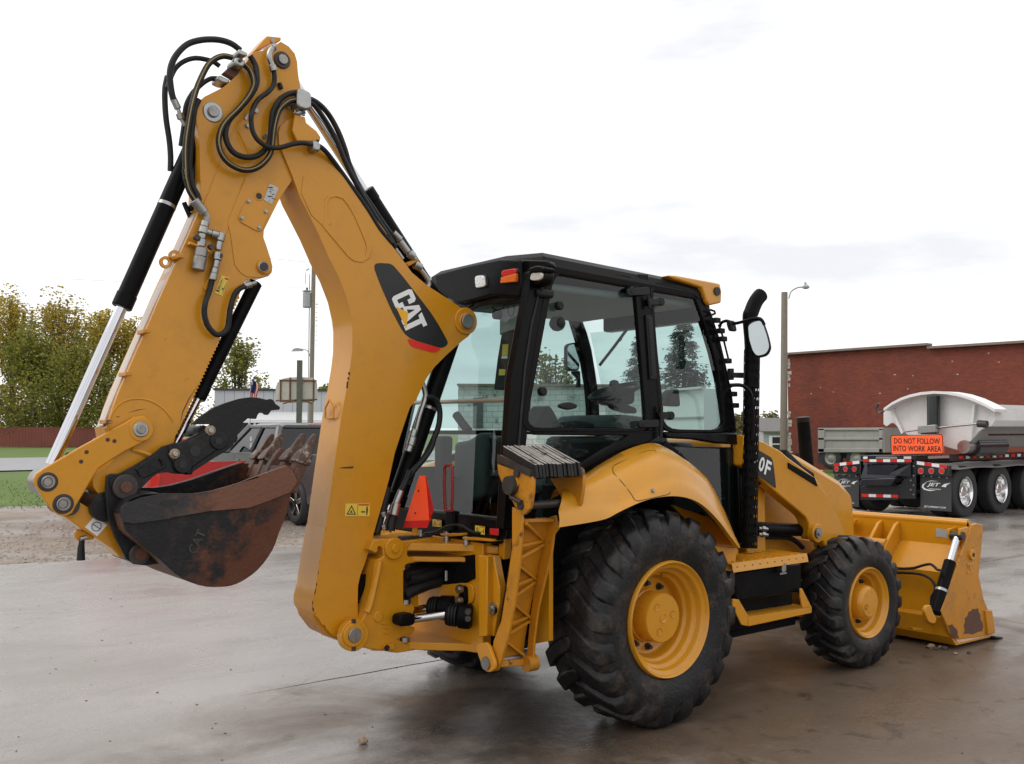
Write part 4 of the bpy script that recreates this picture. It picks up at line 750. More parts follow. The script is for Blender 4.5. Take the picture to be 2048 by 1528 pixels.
c = cast(fen, cM((574,311)))[0]; MB().cyl(c+V((0,.01,0)), c-V((0,.014,-.004)), .011, n=12).build('bolt', 'zinc', fen)
mir = [[V((p.x,-p.y,p.z)) for p in r] for r in rows]; MB().sheet(mir).build('fender', 'yellow_clean', BH, auto=60)

# ---- cab
CN = V((0,1,-.06)); C0 = V((0,-.75,1.2)); RN = V((1,0,-.22)); R0 = V((-.95,0,1.2))
def sp(pts, d=0): return [onp(p, C0+V((0,d,0)), CN) for p in pts]
def rpl(pts, d=0): return [onp(p, R0+V((d,0,0)), RN) for p in pts]
def sy(z): return .75-.06*(z-1.2)
def rxz(z): return -.95+.22*(z-1.2)
cab = 'cab_black'
def post(pts, w, d, name, up=(1,0,0), bev=.012):
    b = MB()
    for a, c in zip(pts, pts[1:]): b.beam(a, c, w, d, up)
    return b.build(name, cab, BH, bevel=bev)
# rear corner posts as folded sections: side leaf and rear leaf
def leaf(pts, off, name, bev=.008): b = MB(); b.prism(pts, off); return b.build(name, cab, BH, bevel=bev)
rp_ = leaf(sp(cI((1400,150),(1465,190),(1480,262),(1400,760),(1290,1400),(1270,1528))+[(1038,1062),(1006,1058)]+cI((1040,1528),(1235,480),(1240,300))), (0,.07,0), 'rear_post')
q = [V((rxz(z)-.005, -sy(z)+.005+k, z)) for z, k in ((1.14,0),(2.70,0),(2.70,.10),(1.14,.10))]; leaf(q, (.05,0,0), 'rear_post_leaf')
MB().tube(cast(rp_, cI((1405,300),(1260,900),(1185,1400)))+cast(rp_, [(1032,950)]), .009, 6).build('post_seal', 'rubber', BH)
post([V((rxz(z)+.04, sy(z)-.05, z)) for z in (1.13,2.7)], .10, .10, 'rear_post', (0,1,0))
Zs = (1.02,1.74,2.2,2.66)
ap = sp(cK((775,1400),(765,1370),(735,1170),(690,950),(640,740),(575,470),(520,330)), .03)
apl = sp(cK((505,318),(548,365),(592,470),(642,620),(692,830),(742,1060),(782,1388),(705,1388),(676,1150),(642,950),(592,740),(538,560),(445,300)), -.002)
leaf(apl, (0,.06,0), 'front_post'); leaf([V((p.x,-p.y,p.z)) for p in apl], (0,-.06,0), 'front_post'); lo = sp([(1472,868),(1480,1085)], .03); post(lo, .06, .07, 'lower_post', (0,1,0)); post([V((p.x,-p.y,p.z)) for p in lo], .06, .07, 'lower_post', (0,1,0))
bq = cJ((880,215),(960,215),(1000,500),(1060,1100),(1075,1390),(960,1390),(945,1100),(900,500)); leaf(sp(bq), (0,.06,0), 'door_post'); leaf([V((p.x,-p.y,p.z)) for p in sp(bq)], (0,-.06,0), 'door_post')
b = MB(); g = sp(cJ((940,520),(985,520),(1022,1000),(972,1000)), -.014); b.prism(g, (0,.014,0)); vp = b.build('vent_strip', 'dark_plastic', BH, bevel=.003)
for i in range(29): f = .06+.90*i/29; a = g[0].lerp(g[3], f); c = g[1].lerp(g[2], f); MB().beam(a.lerp(c,.22)-V((0,.003,0)), a.lerp(c,.86)-V((0,.003,0)), .007,.005,(0,1,0)).build('slat', 'decal_black', vp)
# sill, header, door frames
fr_ = lambda o, i, nm, d=-.004, t=.035, m=cab, bev=.004: [b_ for b_ in [MB()] if b_.ring(sp(o,d), sp(i,d), (0,t,0))][0].build(nm, m, BH, bevel=bev)
do = rnd(cJ((215,165),(885,232),(985,1392),(5,1392)), 30); di = rnd(cJ((262,196),(853,252),(950,1368),(45,1362)), 30); fr_(do, di, 'door_frame')
wo = rnd(cJ((962,255),(1300,320),(1420,470),(1500,760),(1600,1395),(1050,1395)), 30); wi = rnd(cJ((985,285),(1290,350),(1395,480),(1440,600),(1535,1380),(1075,1372)), 30); fr_(wo, wi, 'front_pane_frame')
leaf(sp(cJ((1290,345),(1400,365),(1420,480),(1385,470))), (0,.03,0), 'corner_plate')
leaf(sp(cJ((-5,1390),(1610,1392),(1612,1425),(1100,1408),(-8,1412))), (0,.05,0), 'sill_rail')
leaf(sp(cJ((1080,1400),(1612,1400),(1650,1440),(1640,1490),(1480,1480),(1300,1450),(1100,1440)), -.02), (0,.05,0), 'step_rail', .012)
def pane(pts, nm, m='cab_glass', par=BH): b = MB(); b.add(pts, [tuple(range(len(pts)))], False); return b.build(nm, m, par)
dg = pane(sp(di, .014), 'door_glass'); pane(sp(wi, .014), 'front_side_glass')
pane([V((p.x,-p.y,p.z)) for p in sp(di,.014)], 'door_glass'); pane([V((p.x,-p.y,p.z)) for p in sp(wi,.014)], 'front_side_glass')
for s in (0,1): leaf([V((p.x,p.y if not s else -p.y,p.z)) for p in sp(cM((-30,5),(640,0),(600,40),(555,62),(390,118),(190,225),(150,205),(370,75),(440,30),(-30,25)))], (0,.03 if not s else -.03,0), 'lower_door_frame')
pane(sp(cM((-20,22),(440,28),(380,72),(195,185),(150,140),(-20,60)), .01), 'lower_door_glass'); lg = sp(cM((660,85),(1010,100),(990,560),(770,215)), .01); pane(lg, 'lower_front_glass')
post(sp(cM((625,70),(700,125),(790,225),(900,370),(985,520)), .02), .05, .035, 'lower_front_frame', (0,1,0))
# roof
rl = [(-.715,-.40),(-.615,-.665),(.80,-.655),(1.02,-.46),(1.02,.46),(.80,.655),(-.615,.665),(-.715,.40)]
def loop(pts, k, z, dx=0): return [V((x*k[0]+dx, y*k[1], z+(-.035*(x-.3)))) for x, y in pts]
lp = [loop(rl,(1.0,1.0),2.655), loop(rl,(1.01,1.015),2.70), loop(rl,(.99,.985),2.755), loop(rl,(.93,.90),2.79), loop(rl,(.5,.5),2.80)]
b = MB(); vs = [p for l in lp for p in l]; b.add(vs, [(i*8+j, i*8+(j+1)%8, (i+1)*8+(j+1)%8, (i+1)*8+j) for i in range(4) for j in range(8)]+[tuple(range(32,40)), tuple(range(7,-1,-1))]); b.build('roof', mat('roof_black', (.010,.009,.009), .5, var=.15, spec=.15), BH, bevel=.015, auto=25)
MB().box((.10,0,2.625),(1.45,1.16,.05)).build('headliner', 'headliner', BH, bevel=.02)
MB().box((1.0,0,2.60),(.10,.95,.16)).build('windscreen_header', cab, BH, bevel=.02)
# rear visor panel with lamps
XV = -.735
vis = [on(p,'x',XV) for p in cI((150,336),(500,240),(900,158),(1130,162),(1150,455),(1120,590),(800,570),(620,620),(420,660),(200,520))]
b = MB(); b.prism(vis, (.07,0,-.01)); vz = b.build('rear_visor', cab, BH, bevel=.012)
vis = [on(p,'x',-.70) for p in cI((1128,160),(1440,172),(1465,215),(1400,430),(1250,470),(1150,455))]; b = MB(); b.prism(vis, (.06,0,-.01)); b.build('visor_corner', cab, BH, bevel=.01)
MB().box((-.62,-.1,2.56),(.12,1.2,.05)).build('visor_lip', 'dark_plastic', BH, bevel=.015)
def lamp(px, name, hm, lm, d=-.06, grow=1.22, back=.07):
    pts = [on(p,'x',XV-.02) for p in rnd(px,6)]; c = sum(pts, V())/len(pts); o = [c+(p-c)*grow+V((.012,0,0)) for p in pts]; b = MB(); b.prism(o, (back,0,0)); h = b.build(name, hm, BH, bevel=.008); b = MB(); b.prism(pts, (.02,0,0)); b.build('lens', lm, h, bevel=.004); return h
lamp(cI((615,350),(720,340),(735,470),(625,490)), 'work_lamp', 'dark_plastic', 'lens', -.09)
h = lamp(cI((915,290),(1075,262),(1080,320),(920,365)), 'turn_lamp', 'dark_plastic', 'taillamp', -.085); 
b = MB(); b.prism([on(p,'x',XV-.022) for p in cI((912,365),(1080,320),(1075,415),(905,432))], (.03,0,0)); b.build('lens', 'amber', h, bevel=.004)
lamp(cI((1255,315),(1390,308),(1375,385),(1300,405),(1238,395)), 'work_lamp', 'dark_plastic', 'lens', -.10)
leaf([on(p,'x',XV-.03) for p in rnd(cI((1225,260),(1330,228),(1415,255),(1400,306),(1235,312)),20)], (.08,0,0), 'lamp_hood', .012)
# visor cap, yellow, at the front corner
for s in (0,1):
    pts = sp(cK((232,122),(300,125),(600,180),(645,190),(660,255),(655,345),(560,366),(535,330),(500,222),(430,200),(270,150)), -.03); sgn = 1 if not s else -1
    b = MB(); b.prism([V((p.x,p.y*sgn,p.z)) for p in pts], (0,.20*sgn,0)); vc = b.build('roof_corner_cap', 'yellow_clean', BH, bevel=.015)
    if not s: c = sp(cK((620,252)), -.036)[0]; MB().cyl(c+V((0,.01,0)), c-V((0,.006,0)), .03, n=18).build('cap_opening', 'decal_black', vc)
# hinges, knobs, latch
for px in (cJ((800,325),(965,310),(975,372),(805,378)), cJ((885,1308),(1040,1300),(1045,1358),(890,1362)), cJ((960,395),(1060,405),(1062,445),(965,450)), cJ((1040,1240),(1140,1250),(1142,1295),(1045,1295))):
    b = MB(); b.prism(sp(rnd(px,6), -.03), (0,.02,0)); b.build('hinge', 'dark_plastic', BH, bevel=.004)
for p, r in ((cJ((825,342))[0],.028),(cJ((1045,425))[0],.026),(cJ((1118,1272))[0],.028),(cJ((905,1335))[0],.02),(cJ((290,452))[0],.026),(cJ((165,1092))[0],.026)): c = sp([p], -.012)[0]; MB().cyl(c+V((0,.02,0)), c-V((0,.022,0)), r, n=18, ch=.006).build('knob', 'dark_plastic', BH)
for a, c in (((930,380),(968,470)),((1030,1200),(1050,1440))): q = sp(cJ((a[0]+25,a[1]),(c[0],c[1])), -.03); MB().cyl(q[0], q[1], .011, n=10).build('hinge_pin', 'dark_plastic', BH)
c = sp(cJ((278,585)), .05)[0]; MB().lathe([(.0,-.05),(.03,-.042),(.045,-.02),(.048,0),(.045,.02),(.03,.042),(0,.05)], c, (0,1,0), 18).build('door_knob', 'dark_plastic', BH)
b = MB(); b.prism(sp(rnd(cJ((298,1188),(365,1168),(430,1188),(430,1215),(365,1232),(298,1212)),6), .004), (0,.03,0)); b.build('door_latch', 'dark_plastic', BH, bevel=.008)
# windscreen, wiper, rear glass, bars
wf = [V((p.x-.01,y,p.z)) for p in (ap[1],ap[3],ap[5]) for y in (0,)]; b = MB(); b.sheet([[V((p.x+.02,y,p.z)) for y in (-.62,0,.62)] for p in (ap[1],ap[2],ap[3],ap[4],ap[5])]); b.build('windscreen', 'cab_glass', BH)
q = [on(p,'x',.98) for p in cJ((595,895),(700,760),(800,625))]; MB().tube(q, .012).tube([on(p,'x',1.0) for p in cJ((745,715),(805,600))], .008).build('wiper', 'dark_plastic', BH)
b = MB(); b.prism([on(p,'x',.95) for p in rnd(cJ((668,600),(740,578),(830,572),(830,615),(680,618)),5)], (.05,0,0)); b.build('wiper_motor', 'dark_plastic', BH, bevel=.01)
rg = [V((rxz(z)+.03,y,z)) for z, y in ((1.25,-.64),(1.25,.64),(2.60,.60),(2.60,-.60))]; pane(rg, 'rear_glass')
q = rpl([(880,804),(1016,800)], -.01); MB().tube([q[0]+(q[0]-q[1]).normalized()*.35, q[1]], .013).build('glass_rail', mat('tan_rail', (.30,.24,.17), .45), BH)
q = [V((rxz(1.25)+.015,y,1.245)) for y in (-.64,.64)]; MB().beam(q[0],q[1],.03,.012).build('glass_rest', 'zinc', BH)
b = MB(); b.box((-.955,0,1.178),(.05,1.36,.145)); b.build('rear_lower_panel', cab, BH, bevel=.01)
# lower right side body below the sill, behind the fender
b = MB(); b.box((.10,-.70,1.07),(1.6,.03,.26)); b.build('cab_side_panel', cab, BH)
b = MB(); b.box((.15,0,1.10),(1.9,1.36,.06)); b.build('cab_floor', 'dark_plastic', BH)
MB().box((.12,.72,1.28),(1.9,.03,.42)).build('cab_side_panel', cab, BH); MB().box((.15,-.42,1.45),(.95,.22,.52)).build('added_console', 'dark_plastic', BH, bevel=.04); MB().box((1.06,0,1.30),(.06,1.40,.66)).build('firewall', 'dark_plastic', BH, bevel=.01); MB().box((.98,0,1.60),(.2,.7,.12)).build('dashboard', 'dark_plastic', BH, bevel=.03)  # left panel and console box added to darken the cab interior
# ---- interior
def xpl(pts, x, dx, name, m, bev=.03, smooth=True): b = MB(); b.prism([on(p,'x',x) for p in pts], (dx,0,0)); return b.build(name, m, BH, bevel=bev, seg=3)
xpl(rnd(cL((352,740),(420,735),(490,712),(545,660),(578,685),(602,760),(600,900),(588,1180),(520,1215),(360,1222),(345,1000)),20), -.35, .14, 'seat_backrest', 'grey_plastic')
MB().box((.05,.02,1.42),(.55,.52,.18)).build('seat_cushion', 'grey_plastic', BH, bevel=.06); MB().box((.05,.02,1.22),(.4,.4,.3)).build('seat_base', 'dark_plastic', BH)
xpl(rnd(cL((592,700),(650,688),(725,705),(735,960),(590,960)),14), -.30, .10, 'armrest_console', 'dark_plastic'); xpl(cL((590,960),(735,965),(730,1020),(585,1018)), -.30, .2, 'console_trim', 'grey_plastic', .01)
xpl(rnd(cL((190,690),(258,690),(250,900),(262,1240),(190,1250)),12), -.55, .1, 'lever_tower', 'dark_plastic')
q = [on(p,'x',-.5) for p in cL((372,520),(430,600),(470,650))]; MB().tube(spline(q,4), .03, 10, None).build('control_lever', 'dark_plastic', BH)
yb = -.30
def ypl(pts, y, dy, name, m, bev=.02): b = MB(); b.prism([on(p,'y',y) for p in pts], (0,dy,0)); return b.build(name, m, BH, bevel=bev)
ypl(rnd(cJ((105,1365),(110,1340),(160,1270),(215,1185),(260,1250),(300,1345),(300,1365)),16), -.45, .15, 'lever_boot', 'dark_plastic')
ypl(rnd(cJ((305,1370),(310,1320),(440,1308),(560,1325),(565,1370)),12), -.40, .3, 'side_console', 'dark_plastic')
ypl(rnd(cJ((600,1370),(612,1320),(660,1275),(760,1262),(870,1275),(960,1290),(960,1370)),16), -.35, .5, 'front_seat', 'grey_plastic')
ypl(rnd(cJ((722,1070),(800,1050),(862,1060),(862,1190),(740,1192)),12), .1, .25, 'instrument_tower', 'dark_plastic'); ypl(rnd(cJ((685,1145),(710,1140),(800,1190),(870,1215),(870,1260),(740,1225)),8), .0, .1, 'steering_column', 'dark_plastic')
c = on(cJ((702,1050))[0],'y',-.1); MB().lathe([(0,-.045),(.03,-.035),(.04,0),(.03,.035),(0,.045)], c, (0,0,1), 14).build('spinner_knob', 'dark_plastic', BH)
c = on(cJ((705,1090))[0],'y',.0); k = MB(); k.tube([c+V((.18*math.cos(R_(a)),.18*math.sin(R_(a)),.06*math.cos(R_(a)))) for a in range(0,361,20)], .016, 8); k.build('steering_wheel', 'dark_plastic', BH)
for px, y in ((cJ((350,740),(410,725),(443,735),(446,930),(400,942),(350,920)), .66),(cJ((1055,470),(1120,425),(1165,440),(1172,500),(1110,548),(1062,560)), .15)):
    b = MB(); b.prism([on(p,'y',y) for p in rnd(px,10)], (0,.04,0)); k = b.build('inside_mirror', 'dark_plastic', BH, bevel=.006); pp = [on(p,'y',y-.004) for p in rnd(px,10)]; cc = sum(pp,V())/len(pp); b = MB(); b.prism([cc+(p-cc)*.9 for p in pp], (0,.002,0)); b.build('mirror_glass', 'mirror', k)
ypl(cJ((395,940),(450,940),(455,1060),(430,1060),(440,1000),(400,960)), .67, .03, 'mirror_bracket', 'dark_plastic', .004)
xx = on(cJ((1108,1100))[0],'y',.2); ypl(rnd(cJ((1102,1110),(1130,1075),(1190,1072),(1200,1205),(1105,1200)),5), .30, .08, 'exhaust_cover', 'dark_plastic')
ypl(rnd(cJ((1390,650),(1420,640),(1422,660),(1395,672)),3), -.5, .05, 'clip', 'dark_plastic', .003)
for px in (cI((805,680),(830,720),(890,735),(940,715),(955,690)), cI((995,690),(1000,770),(1025,808),(1060,780),(1068,685))): MB().tube(spline(rpl(px,.06),5), .004, 6).build('cable_loop', 'dark_plastic', BH)
for px in (cI((545,730),(600,660),(640,600)), cI((560,735),(700,670),(860,590))): MB().tube(rpl(px,-.03), .010).build('gas_strut', 'dark_plastic', BH)
c = rpl(cI((875,790)),.06)[0]; MB().cyl(c-V((.02,0,0)), c+V((.02,0,0)), .03, n=16).build('knob', 'dark_plastic', BH)
xpl(cI((945,730),(1180,655),(1180,760),(1120,765),(1115,900),(1080,950),(920,1000),(900,1020),(900,850)), -.40, .03, 'sun_shade', mat('pale_panel', (.52,.55,.55), .6), .005)
def decal(pts3, off, name, m, par=None): b = MB(); b.prism(pts3, off); return b.build(name, m, par or BH)
lpst = xpl(cI((918,1000),(1085,950),(1010,1500),(985,1640),(830,1640),(870,1300)), -.42, .05, 'inner_post', 'dark_plastic', .01)
decal([on(p,'x',-.425) for p in cI((935,1125),(1000,1120),(990,1250),(925,1255))], (.004,0,0), 'decal', 'decal_yellow', lpst); decal([on(p,'x',-.425) for p in cI((925,1258),(990,1255),(985,1285),(920,1285))], (.004,0,0), 'decal', 'decal_white', lpst)
decal([on(p,'x',-.425) for p in cI((895,1405),(965,1405),(960,1475),(890,1475))], (.004,0,0), 'decal', 'decal_yellow', lpst)
# ---- right side: battery box, steps, tread plate
tp_ = [V((.60,-1.06,.905)), V((1.40,-1.06,.905)), V((1.40,-.76,.905)), V((.60,-.76,.905))]
b = MB(); b.prism(tp_, (0,0,-.012)); b.add([V((.60,-1.062,.907)),V((1.40,-1.062,.907)),V((1.40,-1.075,.85)),V((.60,-1.075,.85))], [(0,1,2,3)]); tr = b.build('tread_plate', 'yellow_clean', BH, bevel=.003)
for i in range(9): x = .66+.085*i; MB().beam(V((x,-1.04,.908)), V((x,-.80,.908)), .012, .006).build('tread_rib', 'yellow_clean', tr)
for i in range(10): c = V((.645+.078*i,-1.0685,.88)); MB().cyl(c+V((0,.002,0)), c-V((0,.001,0)), .005, n=8).build('tread_hole', 'decal_black', tr)
bx = MB().box((1.02,-.90,.745),(.72,.27,.20)).build('toolbox', 'black', BH, bevel=.02); c = on(cN((565,880))[0],'y',-1.04)
MB().cyl(c, c-V((0,.04,0)), .022, n=12).box(c-V((.0,.03,.03)),(.07,.014,.012)).box(c-V((-.02,.03,-.01)),(.02,.014,.05)).build('latch', 'zinc', bx)
MB().box((1.0,-.78,.60),(.85,.3,.35)).build('battery_tray', 'black', BH, bevel=.02)
q = ons(cN((372,1190),(775,1128),(775,1165),(375,1250)), 'y', -1.07); b = MB(); b.prism(q, (0,.012,0)); b.add([q[0],q[1],q[1]+V((0,.17,0)),q[0]+V((0,.17,0))],[(0,1,2,3)],False); b.build('step', 'yellow', BH, bevel=.003)
for i in range(26): a = q[0].lerp(q[1], .02+.96*i/26); MB().prism([a, a.lerp(q[1],.018), a+V((0,.004,.012))], (0,.005,0)).build('step_tooth', 'yellow', BH) if False else None
k = MB()
for i in range(40): a = q[0].lerp(q[1], (i+.2)/40); c = q[0].lerp(q[1], (i+.8)/40); k.add([a, c, a.lerp(c,.5)+V((0,0,.013))], [(0,1,2)], False)
o = k.build('step_teeth', 'yellow', BH); o['kind'] = 'stuff'
for pts in (cN((272,1075),(312,1080),(378,1192),(378,1250),(330,1242),(270,1120)), cN((703,1008),(716,1010),(776,1130),(776,1165),(716,1130),(703,1060))): MB().prism(ons(pts,'y',-1.065), (0,.012,0)).build('step_bracket', 'yellow', BH, bevel=.003)
MB().box((1.1,-.72,.42),(1.0,.2,.12)).build('step_mount', 'black', BH)
for z in (.80,.62): c = V((.66,-.98,z)); MB().cyl(c, c-V((0,.05,0)), .05, n=14).build('hub_cap', 'dark_steel', BH)
# ---- exhaust with perforated guard
ex0 = on((1498,1096),'y',-.83); ex1 = on((1504,700),'y',-.80); exr = .056; exn = (ex1-ex0).normalized(); u, w = frame(exn)
k = MB(); NC, NR = 16, 22; Lx = (ex1-ex0).length
for j in range(NR):
    for i in range(NC):
        def sx_(a, t): a = 2*math.pi*(i+a+.5*(j%2))/NC; return ex0+exn*Lx*(j+t)/NR+(u*math.cos(a)+w*math.sin(a))*exr
        sq = [sx_(a,t) for a,t in ((0,0),(.5,0),(1,0),(1,.5),(1,1),(.5,1),(0,1),(0,.5))]; ho = [sx_(.5+.30*math.cos(R_(225+45*m)), .5+.26*math.sin(R_(225+45*m))) for m in range(8)]
        k.add(sq+ho, [(m,(m+1)%8,8+(m+1)%8,8+m) for m in range(8)])
k.build('exhaust_guard', 'black', BH, auto=60)
k = MB(); q = [ex0+exn*.02-u*.0, ex0.lerp(ex1,.5), ex1]; k.tube([p+V((-.010,.006,0)) for p in q], .034, 16); k.build('exhaust_pipe', 'black', BH)
st = [ex1-exn*.25, ex1+exn*.02]+[on(p,'y',-.80) for p in cK((885,470),(895,420),(925,345),(955,300),(972,282))]; k = MB(); k.tube(spline(st,5), .052, 18); k.build('exhaust_stack', 'black', BH, auto=60)
MB().prism(ons(cK((745,905),(835,905),(835,950),(745,945)),'y',-.78), (0,.02,0)).prism(ons(cK((728,872),(758,872),(758,965),(728,965)),'y',-.77), (0,.03,0)).build('guard_bracket', 'dark_plastic', BH, bevel=.004)
MB().tube(spline(ons(cK((720,1008),(800,1006),(845,1022),(885,1070),(900,1150),(906,1300),(905,1440)),'y',-.93),4), .013).build('grab_rail', 'black', BH)
MB().tube(spline(ons(cK((672,1300),(668,1120),(680,1060),(705,1035),(735,1015)),'y',-.70),4), .011).build('grab_rail', 'black', BH)
# ---- mirror
mo = rnd(cK((862,520),(905,488),(965,472),(992,500),(1030,610),(1052,710),(1020,770),(940,788),(905,745),(872,640)), 8); XM = .92
MN = V((-.906,-.423,0)); pm = [onp(p, V((XM,-.98,2.4)), MN) for p in mo]; b = MB(); b.prism(pm, (.045,.021,0)); k = b.build('mirror', 'dark_plastic', BH, bevel=.012); cc = sum(pm,V())/len(pm); b = MB(); b.prism([cc+(p-cc)*.90+MN*.004 for p in pm], -MN*.002); b.build('mirror_glass', 'mirror', k)
MB().tube(spline([on(p,'x',XM+.02) for p in cK((640,540),(655,505),(700,490),(760,510),(850,490),(930,470),(975,478),(1000,520))],4), .011).build('mirror_arm', 'black', BH)
MB().prism([on(p,'x',XM) for p in rnd(cK((697,480),(730,488),(745,570),(712,575),(692,515)),4)], (.05,0,0)).build('mirror_clamp', 'dark_plastic', BH, bevel=.006)
MB().tube(ons(cK((632,520),(655,580),(672,640),(712,800)),'y',-.72), .007).build('wiper_link', 'dark_plastic', BH)
for p in cK((650,570),(668,635),(705,812),(615,485),(750,1078),(765,1170)): c = on(p,'y',-.72); MB().box(c,(.05,.04,.035)).build('clip', 'dark_plastic', BH, bevel=.006)
MB().tube(ons(cK((565,400),(600,412),(605,430),(570,445)),'y',-.70), .008).build('rain_bracket', 'dark_plastic', BH)
# ---- hood, loader tower and arms
hp_ = [(1.22,.9),(1.22,1.68),(1.5,1.70),(2.2,1.55),(2.75,1.34),(2.95,1.2),(2.98,.8),(2.6,.75)]; MB().prism([V((x,-.46,z)) for x,z in hp_], (0,.92,0)).build('hood', 'yellow_clean', BH, bevel=.05)
[MB().box((1.35,y,1.15),(.22,.12,.95)).build('loader_tower', 'yellow', BH, bevel=.01) for y in (-.62,.62)]
arm = cV((40,250),(180,305),(240,322),(330,370),(420,420),(480,475),(640,592),(770,690),(850,815),(920,900),(1000,1060),(1040,1160),(1075,1260),(1080,1420),(870,1420),(855,1345),(800,1325),(740,1322),(712,1270),(700,1150),(670,1090),(600,1030),(370,840),(180,668),(40,560))
AY = -.80
for s in (1,-1):
    b = MB(); b.prism([V((p.x,p.y*s,p.z)) for p in ons(arm,'y',AY)], (0,.10*s,0)); b.build('loader_arm', 'yellow', BH, bevel=.01)
la = [o for o in BH.children if o.name.startswith('loader_arm')][0]
decal(ons(rnd(cV((45,332),(180,402),(330,490),(350,620),(370,805),(180,660),(45,556)),6),'y',AY-.003), (0,.002,0), 'decal', 'decal_black', la)
ex = on(cV((275,592))[0],'y',AY)-on(cV((213,552))[0],'y',AY); ez = on(cV((240,480))[0],'y',AY)-on(cV((205,630))[0],'y',AY)
p0 = on(cV((213,552))[0],'y',AY); ch = ex.length*1.02
for i, s in enumerate('420F'): text(s, 'lettering', 'decal_white', la, p0+ex*(i-2)+V((0,-.006,0)), ex, ez, ez.length*.98, .028, width=ch*.80)
b = MB(); b.prism(ons(cV((497,535),(765,690),(795,778),(500,592)),'y',AY-.012), (0,.06,0)); b.build('arm_edge_panel', 'black', BH, bevel=.004); MB().prism(ons(cV((470,470),(497,505),(765,690),(760,640),(640,560),(480,400)),'y',AY+.03), (0,.5,0)).build('hood_vent_strip', 'dark_plastic', BH, bevel=.01)
c = on(cV((760,1250))[0],'y',AY); MB().cyl(c+V((0,.02,0)), c-V((0,.035,0)), .070, n=28).build('pin_boss', 'yellow', BH, bevel=.006); c = on(cV((785,1252))[0],'y',AY-.035); MB().cyl(c, c-V((0,.02,0)), .038, n=20).cyl(c, c-V((0,.03,0)), .02, n=6).build('pin', 'zinc', BH)
q = ons(cV((150,1205),(700,1225)),'y',-.70); MB().cyl(q[0], q[1], .047, n=20).build('lift_cylinder', 'black', BH); MB().prism(ons(cV((170,1150),(270,1155),(300,1180),(300,1210),(170,1200)),'y',-.75), (0,.08,0)).build('cylinder_head', 'black', BH, bevel=.008)
for y in (1205,1265): q = ons(cV((185,y),(275,y+8)),'y',-.76); MB().cyl(q[0],q[1],.014,n=8).cyl(q[0].lerp(q[1],.35),q[0].lerp(q[1],.7),.021,n=6).build('fitting', 'zinc', BH)
MB().tube(spline(ons(cV((185,745),(230,735),(290,790),(390,860),(600,1020),(660,1080)),'y',-.74),5), .016).build('hose', 'rubber', BH)
q = ons(cV((200,1290),(460,1295),(560,1330),(640,1400)),'y',-.66); MB().tube(spline(q,4), .02).build('hose', 'rubber', BH)
MB().prism(ons(cV((170,1270),(560,1310),(860,1360),(860,1470),(170,1440)),'y',-.55), (0,.1,0)).build('frame_rail', 'yellow_dirty', BH)
# air intake stack standing on the hood
q0 = on(cV((690,690))[0],'y',-.25); q1 = on(cV((642,85))[0],'y',-.25); MB().cyl(q0, q1, .058, .052, n=28).build('intake_stack', 'black', BH); MB().cyl(q1-(q1-q0).normalized()*.03, q1+(q1-q0).normalized()*.012, .056, n=28, ch=.004).build('stack_rim', 'dark_plastic', BH)
MB().prism(ons(cV((752,628),(850,612),(855,760),(780,770)),'y',-.30), (0,.35,0)).build('hood_guard', 'yellow', BH, bevel=.006)
# ---- loader bucket
LB_ = [(3.52,1.0),(3.50,.98),(3.50,.80),(3.27,.60),(3.29,.48),(3.265,.36),(3.245,.27),(3.19,.25),(3.20,.11),(3.28,.035),(3.90,.022),(3.90,.034),(3.32,.05),(3.24,.13),(3.24,.23),(3.30,.28),(3.33,.48),(3.32,.58),(3.54,.78),(3.54,.97)]
b = MB(); b.prism([V((x,-1.13,z)) for x,z in LB_], (0,2.26,0)); lbk = b.build('loader_bucket', 'yellow', BH, auto=30)
MB().cyl((3.53,-1.13,.985),(3.53,1.13,.985),.035,n=14).build('bucket_rail', 'yellow_clean', lbk)
side = cO((1590,130),(1640,118),(1686,130),(1690,180),(1655,580),(1700,790),(1735,872),(1772,880),(1800,1075),(1740,1100),(1640,1115),(1480,1135),(1440,1125),(1400,1080),(1370,1000),(1322,885))
for y0 in (-1.15, 1.15): b = MB(); b.prism([V((p.x,y0,max(.012,p.z))) for p in ons(side,'y',-1.15)], (0,.03 if y0 < 0 else -.03,0)); b.build('bucket_side', 'yellow_dirty', lbk, bevel=.006)
decal(ons(cO((1522,1085),(1534,1050),(1524,1010),(1538,975),(1534,948),(1556,925),(1566,892),(1590,884),(1600,866),(1628,868),(1646,858),(1652,890),(1670,925),(1668,950),(1684,985),(1692,1020),(1682,1060),(1650,1066),(1600,1088),(1560,1080)),'y',-1.153), (0,.002,0), 'worn_patch', mat('brown_worn_patch', (.10,.045,.03), .6, var=.35, vs=9, col2=(.5,.22,.02), c2=(.62,.66), c2s=12), lbk)
decal(ons(cO((1385,1010),(1402,1008),(1420,1000),(1436,1024),(1458,1040),(1470,1066),(1466,1090),(1482,1120),(1440,1118),(1420,1100),(1405,1075),(1398,1040)),'y',-1.153), (0,.002,0), 'worn_patch', 'rust_brown', lbk)
b = MB(); b.prism(ons(cO((1715,880),(1770,880),(1800,1075),(1735,1090)),'y',-1.17), (0,.03,0)); b.build('bucket_corner_guard', 'yellow_dirty', lbk, bevel=.004)
MB().prism([V((3.86,-1.17,.035)),V((3.99,-1.17,.012)),V((3.99,1.17,.012)),V((3.86,1.17,.035))], (0,0,-.012)).build('cutting_edge', 'dark_steel', lbk)
c = on(cO((1585,390))[0],'y',-1.15); MB().cyl(c+V((0,.02,0)), c-V((0,.02,0)), .045, n=20).build('boss', 'yellow', lbk, bevel=.005); MB().cyl(c-V((0,.019,0)), c-V((0,.024,0)), .017, n=12).build('boss_hole', 'decal_black', lbk)
